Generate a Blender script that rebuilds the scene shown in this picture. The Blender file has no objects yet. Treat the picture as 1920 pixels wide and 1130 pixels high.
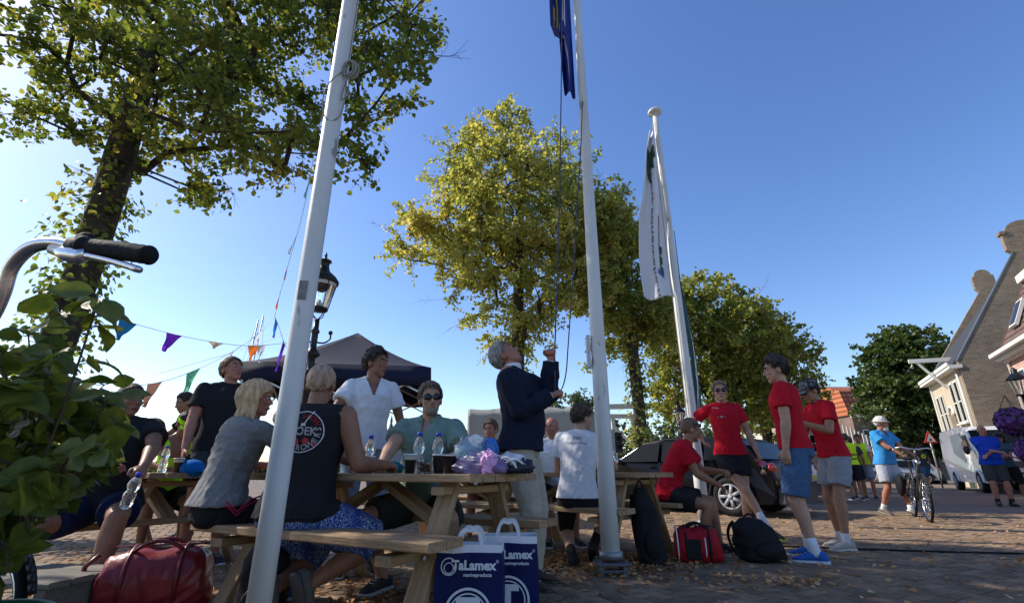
import bpy, bmesh, math, random
import numpy as np
from mathutils import Vector, Matrix, Quaternion
from mathutils.bvhtree import BVHTree
PI = math.pi
rnd = random.Random(7)
nrnd = np.random.default_rng(11)
S = bpy.context.scene
COL = S.collection
# ------------------------------------------------------------------ camera, sky, sun, exposure
cam_d = bpy.data.cameras.new('camera'); cam = bpy.data.objects.new('camera', cam_d); COL.objects.link(cam)
S.camera = cam
cam_d.sensor_width = 36; cam_d.sensor_fit = 'HORIZONTAL'; cam_d.lens = 36 * 898 / 1920
cam_d.clip_start = 0.02; cam_d.clip_end = 3000
CAM_H = 0.765
PITCH = math.atan(317 / 898)
cam.location = (0, 0, CAM_H); cam.rotation_euler = (PI / 2 + PITCH, 0, 0)
SUN_EL = math.radians(40); SUN_ROT = math.radians(-74)     # 0 = +Y, negative = towards -X
world = bpy.data.worlds.new('World'); S.world = world; world.use_nodes = True
wn = world.node_tree.nodes; wl = world.node_tree.links
sky = wn.new('ShaderNodeTexSky'); sky.sky_type = 'NISHITA'; sky.sun_disc = False
sky.sun_elevation = SUN_EL; sky.sun_rotation = SUN_ROT
sky.air_density = 1.0; sky.dust_density = .6; sky.ozone_density = 1.6; sky.altitude = 0
bg = wn['Background']; bg.inputs[1].default_value = 0.15
hsv = wn.new('ShaderNodeHueSaturation'); hsv.inputs['Saturation'].default_value = 1.22; hsv.inputs['Hue'].default_value = .511; wl.new(sky.outputs[0], hsv.inputs['Color']); wl.new(hsv.outputs[0], bg.inputs[0])
sun_d = bpy.data.lights.new('sun', 'SUN'); sun = bpy.data.objects.new('sun', sun_d); COL.objects.link(sun)
sun_d.energy = 4.2; sun_d.angle = math.radians(0.5); sun_d.color = (1.0, 0.93, 0.82)
sdir = Vector((math.sin(SUN_ROT) * math.cos(SUN_EL), math.cos(SUN_ROT) * math.cos(SUN_EL), math.sin(SUN_EL)))
sun.rotation_euler = sdir.to_track_quat('Z', 'Y').to_euler(); sun.location = sdir * 40
S.view_settings.view_transform = 'Standard'; S.view_settings.look = 'None'
S.view_settings.exposure = 0.55; S.view_settings.gamma = 1.0; S.view_settings.use_curve_mapping = False
S.render.engine = 'CYCLES'
S.cycles.max_bounces = 6; S.cycles.transparent_max_bounces = 12; S.cycles.transmission_bounces = 5
S.cycles.use_denoising = True

# ------------------------------------------------------------------ materials
MATS = {}
def mat(key, col=(.5, .5, .5), rough=.7, var=.12, scale=8, bump=.0, bscale=60, metal=0, spec=.4, per=None,
        trans=0, stretch=None, col2=None, coat=0, alpha=None, objvar=0, wear=None, sheen=0):
    if key in MATS: return MATS[key]
    m = bpy.data.materials.new(key); m.use_nodes = True; MATS[key] = m
    n = m.node_tree.nodes; l = m.node_tree.links
    b = n['Principled BSDF']
    b.inputs['Roughness'].default_value = rough; b.inputs['Metallic'].default_value = metal
    b.inputs['Specular IOR Level'].default_value = spec
    if coat: b.inputs['Coat Weight'].default_value = coat; b.inputs['Coat Roughness'].default_value = .04
    if sheen: b.inputs['Sheen Weight'].default_value = sheen
    if trans: b.inputs['Transmission Weight'].default_value = trans
    if alpha is not None: b.inputs['Alpha'].default_value = alpha
    tc = n.new('ShaderNodeTexCoord'); mp = n.new('ShaderNodeMapping')
    l.new(tc.outputs['Object'], mp.inputs[0])
    if stretch: mp.inputs['Scale'].default_value = stretch
    nz = n.new('ShaderNodeTexNoise'); nz.inputs['Scale'].default_value = scale; nz.inputs['Detail'].default_value = 6
    nz.inputs['Roughness'].default_value = .6
    l.new(mp.outputs[0], nz.inputs[0])
    rp = n.new('ShaderNodeValToRGB'); rp.color_ramp.elements[0].position = .3; rp.color_ramp.elements[1].position = .72
    c = Vector(col)
    a = tuple(max(0, v * (1 - var)) for v in col); z = col2 if col2 else tuple(min(1, v * (1 + var)) for v in col)
    rp.color_ramp.elements[0].color = (*a, 1); rp.color_ramp.elements[1].color = (*z, 1)
    l.new(nz.outputs[0], rp.inputs[0])
    out = rp.outputs[0]
    if objvar:
        oi = n.new('ShaderNodeObjectInfo'); mr = n.new('ShaderNodeMapRange')
        mr.inputs['To Min'].default_value = 1 - objvar; mr.inputs['To Max'].default_value = 1 + objvar
        l.new(oi.outputs['Random'], mr.inputs[0])
        mx = n.new('ShaderNodeVectorMath'); mx.operation = 'SCALE'
        l.new(out, mx.inputs[0]); l.new(mr.outputs[0], mx.inputs['Scale']); out = mx.outputs[0]
    if wear:
        n2 = n.new('ShaderNodeTexNoise'); n2.inputs['Scale'].default_value = wear[1]; n2.inputs['Detail'].default_value = 8
        l.new(mp.outputs[0], n2.inputs[0])
        r2 = n.new('ShaderNodeValToRGB'); r2.color_ramp.elements[0].position = wear[2]; r2.color_ramp.elements[1].position = wear[2] + .05
        l.new(n2.outputs[0], r2.inputs[0])
        mm = n.new('ShaderNodeMix'); mm.data_type = 'RGBA'
        l.new(r2.outputs[0], mm.inputs[0]); l.new(out, mm.inputs[6]); mm.inputs[7].default_value = (*wear[0], 1); out = mm.outputs[2]
    l.new(out, b.inputs['Base Color'])
    if bump:
        bz = n.new('ShaderNodeTexNoise'); bz.inputs['Scale'].default_value = bscale; bz.inputs['Detail'].default_value = 5
        l.new(mp.outputs[0], bz.inputs[0])
        bp = n.new('ShaderNodeBump'); bp.inputs['Strength'].default_value = bump; bp.inputs['Distance'].default_value = .01
        l.new(bz.outputs[0], bp.inputs['Height']); l.new(bp.outputs[0], b.inputs['Normal'])
    return m
def leaf_mat(key, cols, transl=.45, rough=.5, nscale=.6):
    m = bpy.data.materials.new(key); m.use_nodes = True; MATS[key] = m
    n = m.node_tree.nodes; l = m.node_tree.links
    b = n['Principled BSDF']; b.inputs['Roughness'].default_value = rough; b.inputs['Specular IOR Level'].default_value = .35
    geo = n.new('ShaderNodeNewGeometry'); nz = n.new('ShaderNodeTexNoise'); nz.inputs['Scale'].default_value = nscale
    nz.inputs['Detail'].default_value = 2
    tc = n.new('ShaderNodeTexCoord'); l.new(tc.outputs['Object'], nz.inputs[0])
    ad = n.new('ShaderNodeMath'); ad.operation = 'MULTIPLY_ADD'; ad.inputs[1].default_value = .55
    l.new(geo.outputs['Random Per Island'], ad.inputs[0]); l.new(nz.outputs[0], ad.inputs[2])
    sb = n.new('ShaderNodeMath'); sb.operation = 'SUBTRACT'; sb.inputs[1].default_value = .27; l.new(ad.outputs[0], sb.inputs[0])
    rp = n.new('ShaderNodeValToRGB'); l.new(sb.outputs[0], rp.inputs[0])
    e = rp.color_ramp.elements
    for i, (p, c) in enumerate(cols):
        el = e[i] if i < 2 else e.new(p)
        el.position = p; el.color = (*c, 1)
    fz = n.new('ShaderNodeTexNoise'); fz.inputs['Scale'].default_value = 40; l.new(tc.outputs['Object'], fz.inputs[0])
    hs = n.new('ShaderNodeHueSaturation'); mr = n.new('ShaderNodeMapRange'); mr.inputs[3].default_value = .75; mr.inputs[4].default_value = 1.25
    l.new(fz.outputs[0], mr.inputs[0]); l.new(mr.outputs[0], hs.inputs['Value']); l.new(rp.outputs[0], hs.inputs['Color'])
    l.new(hs.outputs[0], b.inputs['Base Color'])
    tr = n.new('ShaderNodeBsdfTranslucent'); g = n.new('ShaderNodeVectorMath'); g.operation = 'MULTIPLY'; g.inputs[1].default_value = (1.9, 1.8, .9)
    l.new(hs.outputs[0], g.inputs[0]); l.new(g.outputs[0], tr.inputs[0])
    ms = n.new('ShaderNodeMixShader'); ms.inputs[0].default_value = transl
    l.new(b.outputs[0], ms.inputs[1]); l.new(tr.outputs[0], ms.inputs[2]); l.new(ms.outputs[0], n['Material Output'].inputs[0])
    return m
def brick_mat(key, c1, c2, mortar, w, h, rough=.85, bump=.5):
    """brick texture running in the object's x / z plane"""
    m = bpy.data.materials.new(key); m.use_nodes = True; MATS[key] = m
    n = m.node_tree.nodes; l = m.node_tree.links; b = n['Principled BSDF']; b.inputs['Roughness'].default_value = rough
    tc = n.new('ShaderNodeTexCoord'); sx = n.new('ShaderNodeSeparateXYZ'); cx = n.new('ShaderNodeCombineXYZ'); ad = n.new('ShaderNodeMath')
    l.new(tc.outputs['Object'], sx.inputs[0]); l.new(sx.outputs[0], ad.inputs[0]); l.new(sx.outputs[1], ad.inputs[1])
    l.new(ad.outputs[0], cx.inputs[0]); l.new(sx.outputs[2], cx.inputs[1])
    t = n.new('ShaderNodeTexBrick'); l.new(cx.outputs[0], t.inputs[0])
    t.inputs['Color1'].default_value = (*c1, 1); t.inputs['Color2'].default_value = (*c2, 1); t.inputs['Mortar'].default_value = (*mortar, 1)
    t.inputs['Scale'].default_value = 1; t.inputs['Brick Width'].default_value = w; t.inputs['Row Height'].default_value = h
    t.inputs['Mortar Size'].default_value = h * .11
    nz = n.new('ShaderNodeTexNoise'); nz.inputs['Scale'].default_value = 1.3; nz.inputs['Detail'].default_value = 6; l.new(tc.outputs['Object'], nz.inputs[0])
    hs = n.new('ShaderNodeHueSaturation'); mr = n.new('ShaderNodeMapRange'); mr.inputs[3].default_value = .6; mr.inputs[4].default_value = 1.4
    l.new(nz.outputs[0], mr.inputs[0]); l.new(mr.outputs[0], hs.inputs['Value']); l.new(t.outputs[0], hs.inputs['Color']); l.new(hs.outputs[0], b.inputs['Base Color'])
    bp = n.new('ShaderNodeBump'); bp.inputs['Strength'].default_value = bump; bp.inputs['Distance'].default_value = .02; bp.invert = True
    l.new(t.outputs['Fac'], bp.inputs['Height']); l.new(bp.outputs[0], b.inputs['Normal'])
    return m
def wood_mat(key, col, var=.3, rough=.75):
    return mat(key, col, rough, var, 5, bump=.35, bscale=14, stretch=(1.2, 14, 14), objvar=.16, spec=.25)
M_skin = {}
def skin(key, col):
    if key in M_skin: return M_skin[key]
    m = mat('skin_' + key, col, .5, .2, 11, bump=.12, bscale=160, spec=.4)
    m.node_tree.nodes['Principled BSDF'].inputs['Subsurface Weight'].default_value = .08
    m.node_tree.nodes['Principled BSDF'].inputs['Subsurface Radius'].default_value = (.02, .008, .004)
    M_skin[key] = m; return m
def cloth(key, col, rough=.9, var=.1, **k):
    k.setdefault('bump', .25); k.setdefault('bscale', 45)
    return mat('cloth_' + key, col, rough, var, k.pop('scale', 12), spec=.12, **k)
white_paint = mat('white_paint', (.60, .60, .57), .42, .12, 3, bump=.12, bscale=24, wear=((.26, .25, .22), 7, .64), stretch=(1.5, 1.5, .5))
black_metal = mat('black_metal', (.02, .022, .024), .4, .2, 20, metal=.3)
chrome = mat('chrome', (.62, .61, .6), .22, .12, 20, metal=1, bump=.05, bscale=90)
rubber = mat('rubber', (.010, .010, .011), .75, .2, 30, bump=.2, bscale=120, spec=.18)
glass_m = mat('glass_clear', (.9, .95, .95), .04, .0, 3, trans=1, spec=.5)
dark_glass = mat('glass_dark', (.008, .01, .012), .05, .1, 2, spec=.12)
rope_m = mat('rope', (.28, .26, .22), .8, .3, 90)
dark_rope = mat('dark_rope', (.05, .06, .1), .8, .3, 90)
bark = mat('bark', (.03, .025, .02), .95, .4, 9, bump=1.0, bscale=22, stretch=(1, 1, .35), col2=(.085, .068, .05))
stem_m = mat('stem', (.07, .055, .03), .8, .3, 20)
wood_new = wood_mat('pine_wood', (.33, .215, .118))
wood_old = wood_mat('weathered_wood', (.17, .15, .125))
zinc = mat('zinc', (.3, .31, .32), .5, .2, 8, metal=.6)

# ------------------------------------------------------------------ object helpers
def new_obj(name, me, m=None, parent=None, smooth=False):
    o = bpy.data.objects.new(name, me); COL.objects.link(o)
    if m is not None and me is not None and not me.materials:
        for x in (m if isinstance(m, (list, tuple)) else [m]): me.materials.append(x)
    if smooth and me is not None: me.shade_smooth()
    if parent is not None: o.parent = parent
    return o
def tag(o, label=None, cat=None, group=None, kind=None):
    if label: o['label'] = label
    if cat: o['category'] = cat
    if group: o['group'] = group
    if kind: o['kind'] = kind
    return o
def thing(name, label, cat, loc=(0, 0, 0), rz=0, group=None):
    o = bpy.data.objects.new(name, None); COL.objects.link(o); o.empty_display_size = .1
    o.location = loc; o.rotation_euler = (0, 0, rz)
    return tag(o, label, cat, group)
def pyd(name, vs, fs, m=None, parent=None, smooth=False):
    me = bpy.data.meshes.new(name); me.from_pydata([tuple(v) for v in vs], [], fs); me.update()
    return new_obj(name, me, m, parent, smooth)
class MB:
    """collects shapes into one mesh"""
    def __init__(s): s.v = []; s.f = []; s.mi = []; s.cur = 0
    def add(s, vs, fs):
        o = len(s.v); s.v += [tuple(v) for v in vs]; s.f += [tuple(i + o for i in f) for f in fs]; s.mi += [s.cur] * len(fs); return s
    def box(s, lo, hi, M=None, ch=0):
        (x0, y0, z0), (x1, y1, z1) = lo, hi
        if ch:
            vs = []
            for (x, sx) in ((x0, 1), (x1, -1)):
                for (y, z) in ((y0 + ch, z0), (y1 - ch, z0), (y1, z0 + ch), (y1, z1 - ch), (y1 - ch, z1), (y0 + ch, z1), (y0, z1 - ch), (y0, z0 + ch)):
                    vs.append(Vector((x, y, z)))
            fs = [tuple(range(7, -1, -1)), tuple(range(8, 16))] + [(i, (i + 1) % 8, 8 + (i + 1) % 8, 8 + i) for i in range(8)]
        else:
            vs = [Vector((x, y, z)) for z in (z0, z1) for y in (y0, y1) for x in (x0, x1)]
            fs = [(0, 2, 3, 1), (4, 5, 7, 6), (0, 1, 5, 4), (2, 6, 7, 3), (0, 4, 6, 2), (1, 3, 7, 5)]
        if M is not None: vs = [M @ v for v in vs]
        return s.add(vs, fs)
    def bar(s, a, b, w, h, up=(0, 0, 1), ch=0):
        a = Vector(a); b = Vector(b); d = (b - a); L = d.length; x = d.normalized()
        u = Vector(up); y = u.cross(x)
        if y.length < 1e-4: y = Vector((0, 1, 0)).cross(x)
        y.normalize(); z = x.cross(y)
        M = Matrix((x, y, z)).transposed().to_4x4(); M.translation = a
        return s.box((0, -w / 2, -h / 2), (L, w / 2, h / 2), M, ch)
    def tube(s, pts, r, n=8, cap=True, closed=False, flat=None):
        pts = [Vector(p) for p in pts]; m = len(pts)
        rs = r if isinstance(r, (list, tuple)) else [r] * m
        vs = []; prev = None
        for i, p in enumerate(pts):
            if closed: d = pts[(i + 1) % m] - pts[i - 1]
            else: d = pts[min(i + 1, m - 1)] - pts[max(i - 1, 0)]
            if d.length < 1e-9: d = Vector((0, 0, 1))
            d.normalize()
            if prev is None:
                u = d.orthogonal().normalized()
                if flat is not None:
                    u = Vector(flat); u = (u - d * u.dot(d)).normalized()
            else:
                u = prev - d * prev.dot(d)
                u = u.normalized() if u.length > 1e-6 else d.orthogonal().normalized()
            prev = u; w = d.cross(u)
            for k in range(n):
                a = 2 * PI * k / n
                vs.append(p + (u * math.cos(a) + w * math.sin(a)) * rs[i])
        fs = []
        for i in range(m if closed else m - 1):
            for k in range(n):
                a = i * n + k; b = i * n + (k + 1) % n; j = ((i + 1) % m) * n
                fs.append((a, b, j + (k + 1) % n, j + k))
        if cap and not closed: fs += [tuple(range(n - 1, -1, -1)), tuple(range((m - 1) * n, m * n))]
        return s.add(vs, fs)
    def lathe(s, prof, c=(0, 0, 0), n=20, M=None, cap=True):
        vs = []; fs = []
        for r, z in prof:
            for k in range(n):
                a = 2 * PI * k / n; v = Vector((r * math.cos(a), r * math.sin(a), z)) + Vector(c)
                vs.append(M @ v if M is not None else v)
        m = len(prof)
        for i in range(m - 1):
            for k in range(n):
                fs.append((i * n + k, i * n + (k + 1) % n, (i + 1) * n + (k + 1) % n, (i + 1) * n + k))
        if cap: fs += [tuple(range(n - 1, -1, -1)), tuple(range((m - 1) * n, m * n))]
        return s.add(vs, fs)
    def ell(s, c, r, M=None, nu=16, nv=10):
        vs = []; c = Vector(c); fs = []
        R = M.to_3x3() if M is not None else None
        for i in range(1, nv):
            t = PI * i / nv
            for k in range(nu):
                a = 2 * PI * k / nu
                v = Vector((r[0] * math.sin(t) * math.cos(a), r[1] * math.sin(t) * math.sin(a), r[2] * math.cos(t)))
                vs.append(c + (R @ v if R is not None else v))
        vs += [c + ((R @ Vector((0, 0, r[2]))) if R is not None else Vector((0, 0, r[2]))), c - ((R @ Vector((0, 0, r[2]))) if R is not None else Vector((0, 0, r[2])))]
        for i in range(nv - 2):
            for k in range(nu):
                fs.append((i * nu + k, (i + 1) * nu + k, (i + 1) * nu + (k + 1) % nu, i * nu + (k + 1) % nu))
        T = len(vs) - 2; Bm = T + 1
        for k in range(nu):
            fs.append((T, k, (k + 1) % nu)); fs.append((Bm, (nv - 2) * nu + (k + 1) % nu, (nv - 2) * nu + k))
        return s.add(vs, fs)
    def loft(s, rings, n=20):
        """rings: (center, xaxis, yaxis, rx, ry[, power])"""
        vs = []; fs = []
        for rg in rings:
            c, xa, ya, rx, ry = rg[:5]; pw = rg[5] if len(rg) > 5 else 1
            for k in range(n):
                a = 2 * PI * k / n; ca, sa = math.cos(a), math.sin(a)
                ca = math.copysign(abs(ca) ** pw, ca); sa = math.copysign(abs(sa) ** pw, sa)
                vs.append(c + xa * (rx * ca) + ya * (ry * sa))
        m = len(rings)
        for i in range(m - 1):
            for k in range(n):
                fs.append((i * n + k, i * n + (k + 1) % n, (i + 1) * n + (k + 1) % n, (i + 1) * n + k))
        fs += [tuple(range(n - 1, -1, -1)), tuple(range((m - 1) * n, m * n))]
        return s.add(vs, fs)
    def prism(s, poly, depth, M=None):
        """poly in x/z, extruded along +y"""
        n = len(poly)
        vs = [Vector((x, 0, z)) for x, z in poly] + [Vector((x, depth, z)) for x, z in poly]
        if M is not None: vs = [M @ v for v in vs]
        fs = [tuple(range(n)), tuple(range(2 * n - 1, n - 1, -1))] + [(i, n + i, n + (i + 1) % n, (i + 1) % n) for i in range(n)]
        return s.add(vs, fs)
    def mesh(s, name):
        me = bpy.data.meshes.new(name); me.from_pydata(s.v, [], s.f)
        if any(s.mi): me.polygons.foreach_set('material_index', s.mi)
        me.update()
        bm = bmesh.new(); bm.from_mesh(me); bmesh.ops.recalc_face_normals(bm, faces=bm.faces); bm.to_mesh(me); bm.free()
        return me
    def build(s, name, m=None, parent=None, smooth=False, bevel=0):
        me = s.mesh(name)
        if bevel:
            bm = bmesh.new(); bm.from_mesh(me)
            es = [e for e in bm.edges if len(e.link_faces) == 2 and e.calc_face_angle(0) > .6]
            bmesh.ops.bevel(bm, geom=es, offset=bevel, segments=2, affect='EDGES', profile=.6); bm.to_mesh(me); bm.free()
        return new_obj(name, me, m, parent, smooth)
TMP = []
def remesh(mb, name, voxel, smooth_it=4, m=None, parent=None, fold=0, seed=0, foldfreq=1.0, cut=None, keep_voxel=False):
    me = mb.mesh(name + '_tmp'); o = bpy.data.objects.new('tmp', me); COL.objects.link(o)
    r = o.modifiers.new('r', 'REMESH'); r.mode = 'VOXEL'; r.voxel_size = voxel
    if smooth_it:
        sm = o.modifiers.new('s', 'SMOOTH'); sm.factor = .5; sm.iterations = smooth_it
    dg = bpy.context.evaluated_depsgraph_get(); ev = o.evaluated_get(dg)
    out = bpy.data.meshes.new_from_object(ev); out.name = name
    bpy.data.objects.remove(o); bpy.data.meshes.remove(me)
    if fold or cut:
        n = len(out.vertices); co = np.empty(n * 3, np.float32); out.vertices.foreach_get('co', co); co = co.reshape(-1, 3)
        if fold:
            no = np.empty(n * 3, np.float32); out.vertices.foreach_get('normal', no); no = no.reshape(-1, 3)
            rg = np.random.default_rng(seed + 5); d = np.zeros(n, np.float32)
            warp = np.sin(co @ rg.normal(size=(3, 3)).astype(np.float32) * 9 + rg.uniform(0, 6, 3)) * .03
            for i in range(7):
                k = rg.normal(size=3); k[2] *= .55 if i % 2 else 1.2; k = k / np.linalg.norm(k) * rg.uniform(26, 75) * foldfreq
                w = np.sin((co + warp) @ k.astype(np.float32) + rg.uniform(0, 6))
                gate = .5 + .5 * np.sin(co @ (rg.normal(size=3) * 7).astype(np.float32) + rg.uniform(0, 6))
                d += (1 - np.abs(w) ** .8) * gate * (26 / np.linalg.norm(k) + .4) - .25
            co = co + no * (d * fold / 2.7)[:, None]
            out.vertices.foreach_set('co', co.astype(np.float32).ravel())
        if cut:
            bm = bmesh.new(); bm.from_mesh(out)
            dv = [v for v in bm.verts if cut(v.co)]
            bmesh.ops.delete(bm, geom=dv, context='VERTS'); bm.to_mesh(out); bm.free()
        out.update()
    out.materials.clear()
    return new_obj(name, out, m, parent, True)
def text_mesh(txt, size, bold=0.0, spacing=1.0, extr=.0004, align='CENTER'):
    c = bpy.data.curves.new('txt', 'FONT'); c.body = txt; c.size = size; c.align_x = align; c.align_y = 'CENTER'
    c.offset = bold; c.space_character = spacing; c.extrude = extr; c.resolution_u = 3
    o = bpy.data.objects.new('t', c); COL.objects.link(o)
    dg = bpy.context.evaluated_depsgraph_get(); me = bpy.data.meshes.new_from_object(o.evaluated_get(dg))
    bpy.data.objects.remove(o); bpy.data.curves.remove(c); me.materials.clear(); return me
def project(me, M, target, dirv, off=.004):
    """move the mesh by M, then push each vertex along dirv on to target's surface (both in the same frame)"""
    bm = bmesh.new(); bm.from_mesh(target.data); bvh = BVHTree.FromBMesh(bm); bm.free()
    dirv = Vector(dirv).normalized()
    bm = bmesh.new(); bm.from_mesh(me)
    for _ in range(3):
        es = [e for e in bm.edges if e.calc_length() > .02]
        if not es: break
        bmesh.ops.subdivide_edges(bm, edges=es, cuts=1)
    for v in bm.verts:
        p = M @ v.co
        h = bvh.ray_cast(p - dirv * .35, dirv)
        v.co = h[0] - dirv * off if h[0] is not None else p
    bmesh.ops.triangulate(bm, faces=bm.faces)
    bm.to_mesh(me); bm.free(); me.update(); return me
def disc_mesh(r, n=24, r0=0):
    me = bpy.data.meshes.new('disc')
    if r0: vs = [(rr * math.cos(2 * PI * k / n), rr * math.sin(2 * PI * k / n), 0) for rr in (r0, r) for k in range(n)]; fs = [(k, (k + 1) % n, n + (k + 1) % n, n + k) for k in range(n)]
    else: vs = [(r * math.cos(2 * PI * k / n), r * math.sin(2 * PI * k / n), 0) for k in range(n)]; fs = [tuple(range(n))]
    me.from_pydata(vs, [], fs); me.update(); return me
def copy_tree(o, parent=None):
    c = o.copy(); COL.objects.link(c)
    if parent is not None: c.parent = parent
    for ch in list(o.children): copy_tree(ch, c)
    return c
def bez(a, b, c, n=10):
    a, b, c = Vector(a), Vector(b), Vector(c)
    return [a * (1 - t) ** 2 + b * 2 * t * (1 - t) + c * t * t for t in [i / (n - 1) for i in range(n)]]
# ------------------------------------------------------------------ people
def ik(a, t, l1, l2, hint):
    d = t - a; L = d.length; mx = (l1 + l2) * .995
    if L > mx: t = a + d * (mx / L); d = t - a; L = mx
    L = max(L, abs(l1 - l2) + .02)
    x = d.normalized(); ca = (l1 * l1 + L * L - l2 * l2) / (2 * l1 * L); ca = max(-1, min(1, ca))
    h = Vector(hint); h = h - x * h.dot(x)
    h = h.normalized() if h.length > 1e-4 else x.orthogonal().normalized()
    return a + x * (l1 * ca) + h * (l1 * math.sqrt(max(0, 1 - ca * ca))), t
def limb(mb, pts, n=14):
    """pts: (pos, r) chain with rounded ends"""
    ps = [Vector(p) for p, r in pts]; rs = [r for p, r in pts]
    d0 = (ps[0] - ps[1]).normalized(); d1 = (ps[-1] - ps[-2]).normalized()
    P = [ps[0] + d0 * rs[0] * .9, ps[0] + d0 * rs[0] * .6] + ps + [ps[-1] + d1 * rs[-1] * .6, ps[-1] + d1 * rs[-1] * .9]
    R = [rs[0] * .35, rs[0] * .8] + rs + [rs[-1] * .8, rs[-1] * .35]
    mb.tube(P, R, n)
def lerp(a, b, t): return a + (b - a) * t
def hand(mb, w, d, nrm, curl=.35, side=1, s=1.0, simple=False):
    """w wrist, d direction of the hand, nrm = back-of-hand normal, side +1 right hand"""
    d = d.normalized(); nrm = (nrm - d * nrm.dot(d)).normalized(); x = d.cross(nrm)
    x = x * side                                  # towards the little finger... thumb is at -x
    L = .085 * s
    mb.loft([(w - d * .01, x, nrm, .026 * s, .02 * s), (w + d * .02, x, nrm, .032 * s, .019 * s), (w + d * L * .7, x, nrm, .042 * s, .017 * s),
             (w + d * L, x, nrm, .041 * s, .014 * s), (w + d * (L + .006), x, nrm, .03 * s, .008 * s)], 12)
    lens = (.07, .078, .072, .056)
    for i, ln in enumerate(lens):
        off = (-.031 + i * .0207) * s
        p = w + d * (L - .012) + x * off; dd = d + x * (i - 1.5) * .07; dd.normalize()
        pts = [(p, .0092 * s)]; a = curl * .5
        for j, fr in enumerate((.42, .32, .26)):
            q = Quaternion(x, 0)
            ax = x; a += curl * (1 if j else .6)
            dir2 = (dd * math.cos(a) - nrm * math.sin(a))
            p = p + dir2 * (ln * fr * s * 1.05); pts.append((p, (.0088 - .0009 * j) * s))
        limb(mb, pts, 8)
    p = w + d * .03 * s - x * .026 * s
    t1 = p + (d * .6 - x * .75 - nrm * .25 * (1 + curl)).normalized() * .042 * s
    t2 = t1 + (d * .8 - x * .25 - nrm * .5 * curl + x * .35 * curl).normalized() * .034 * s
    limb(mb, [(p, .014 * s), (t1, .0108 * s), (t2, .009 * s)], 8)

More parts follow.
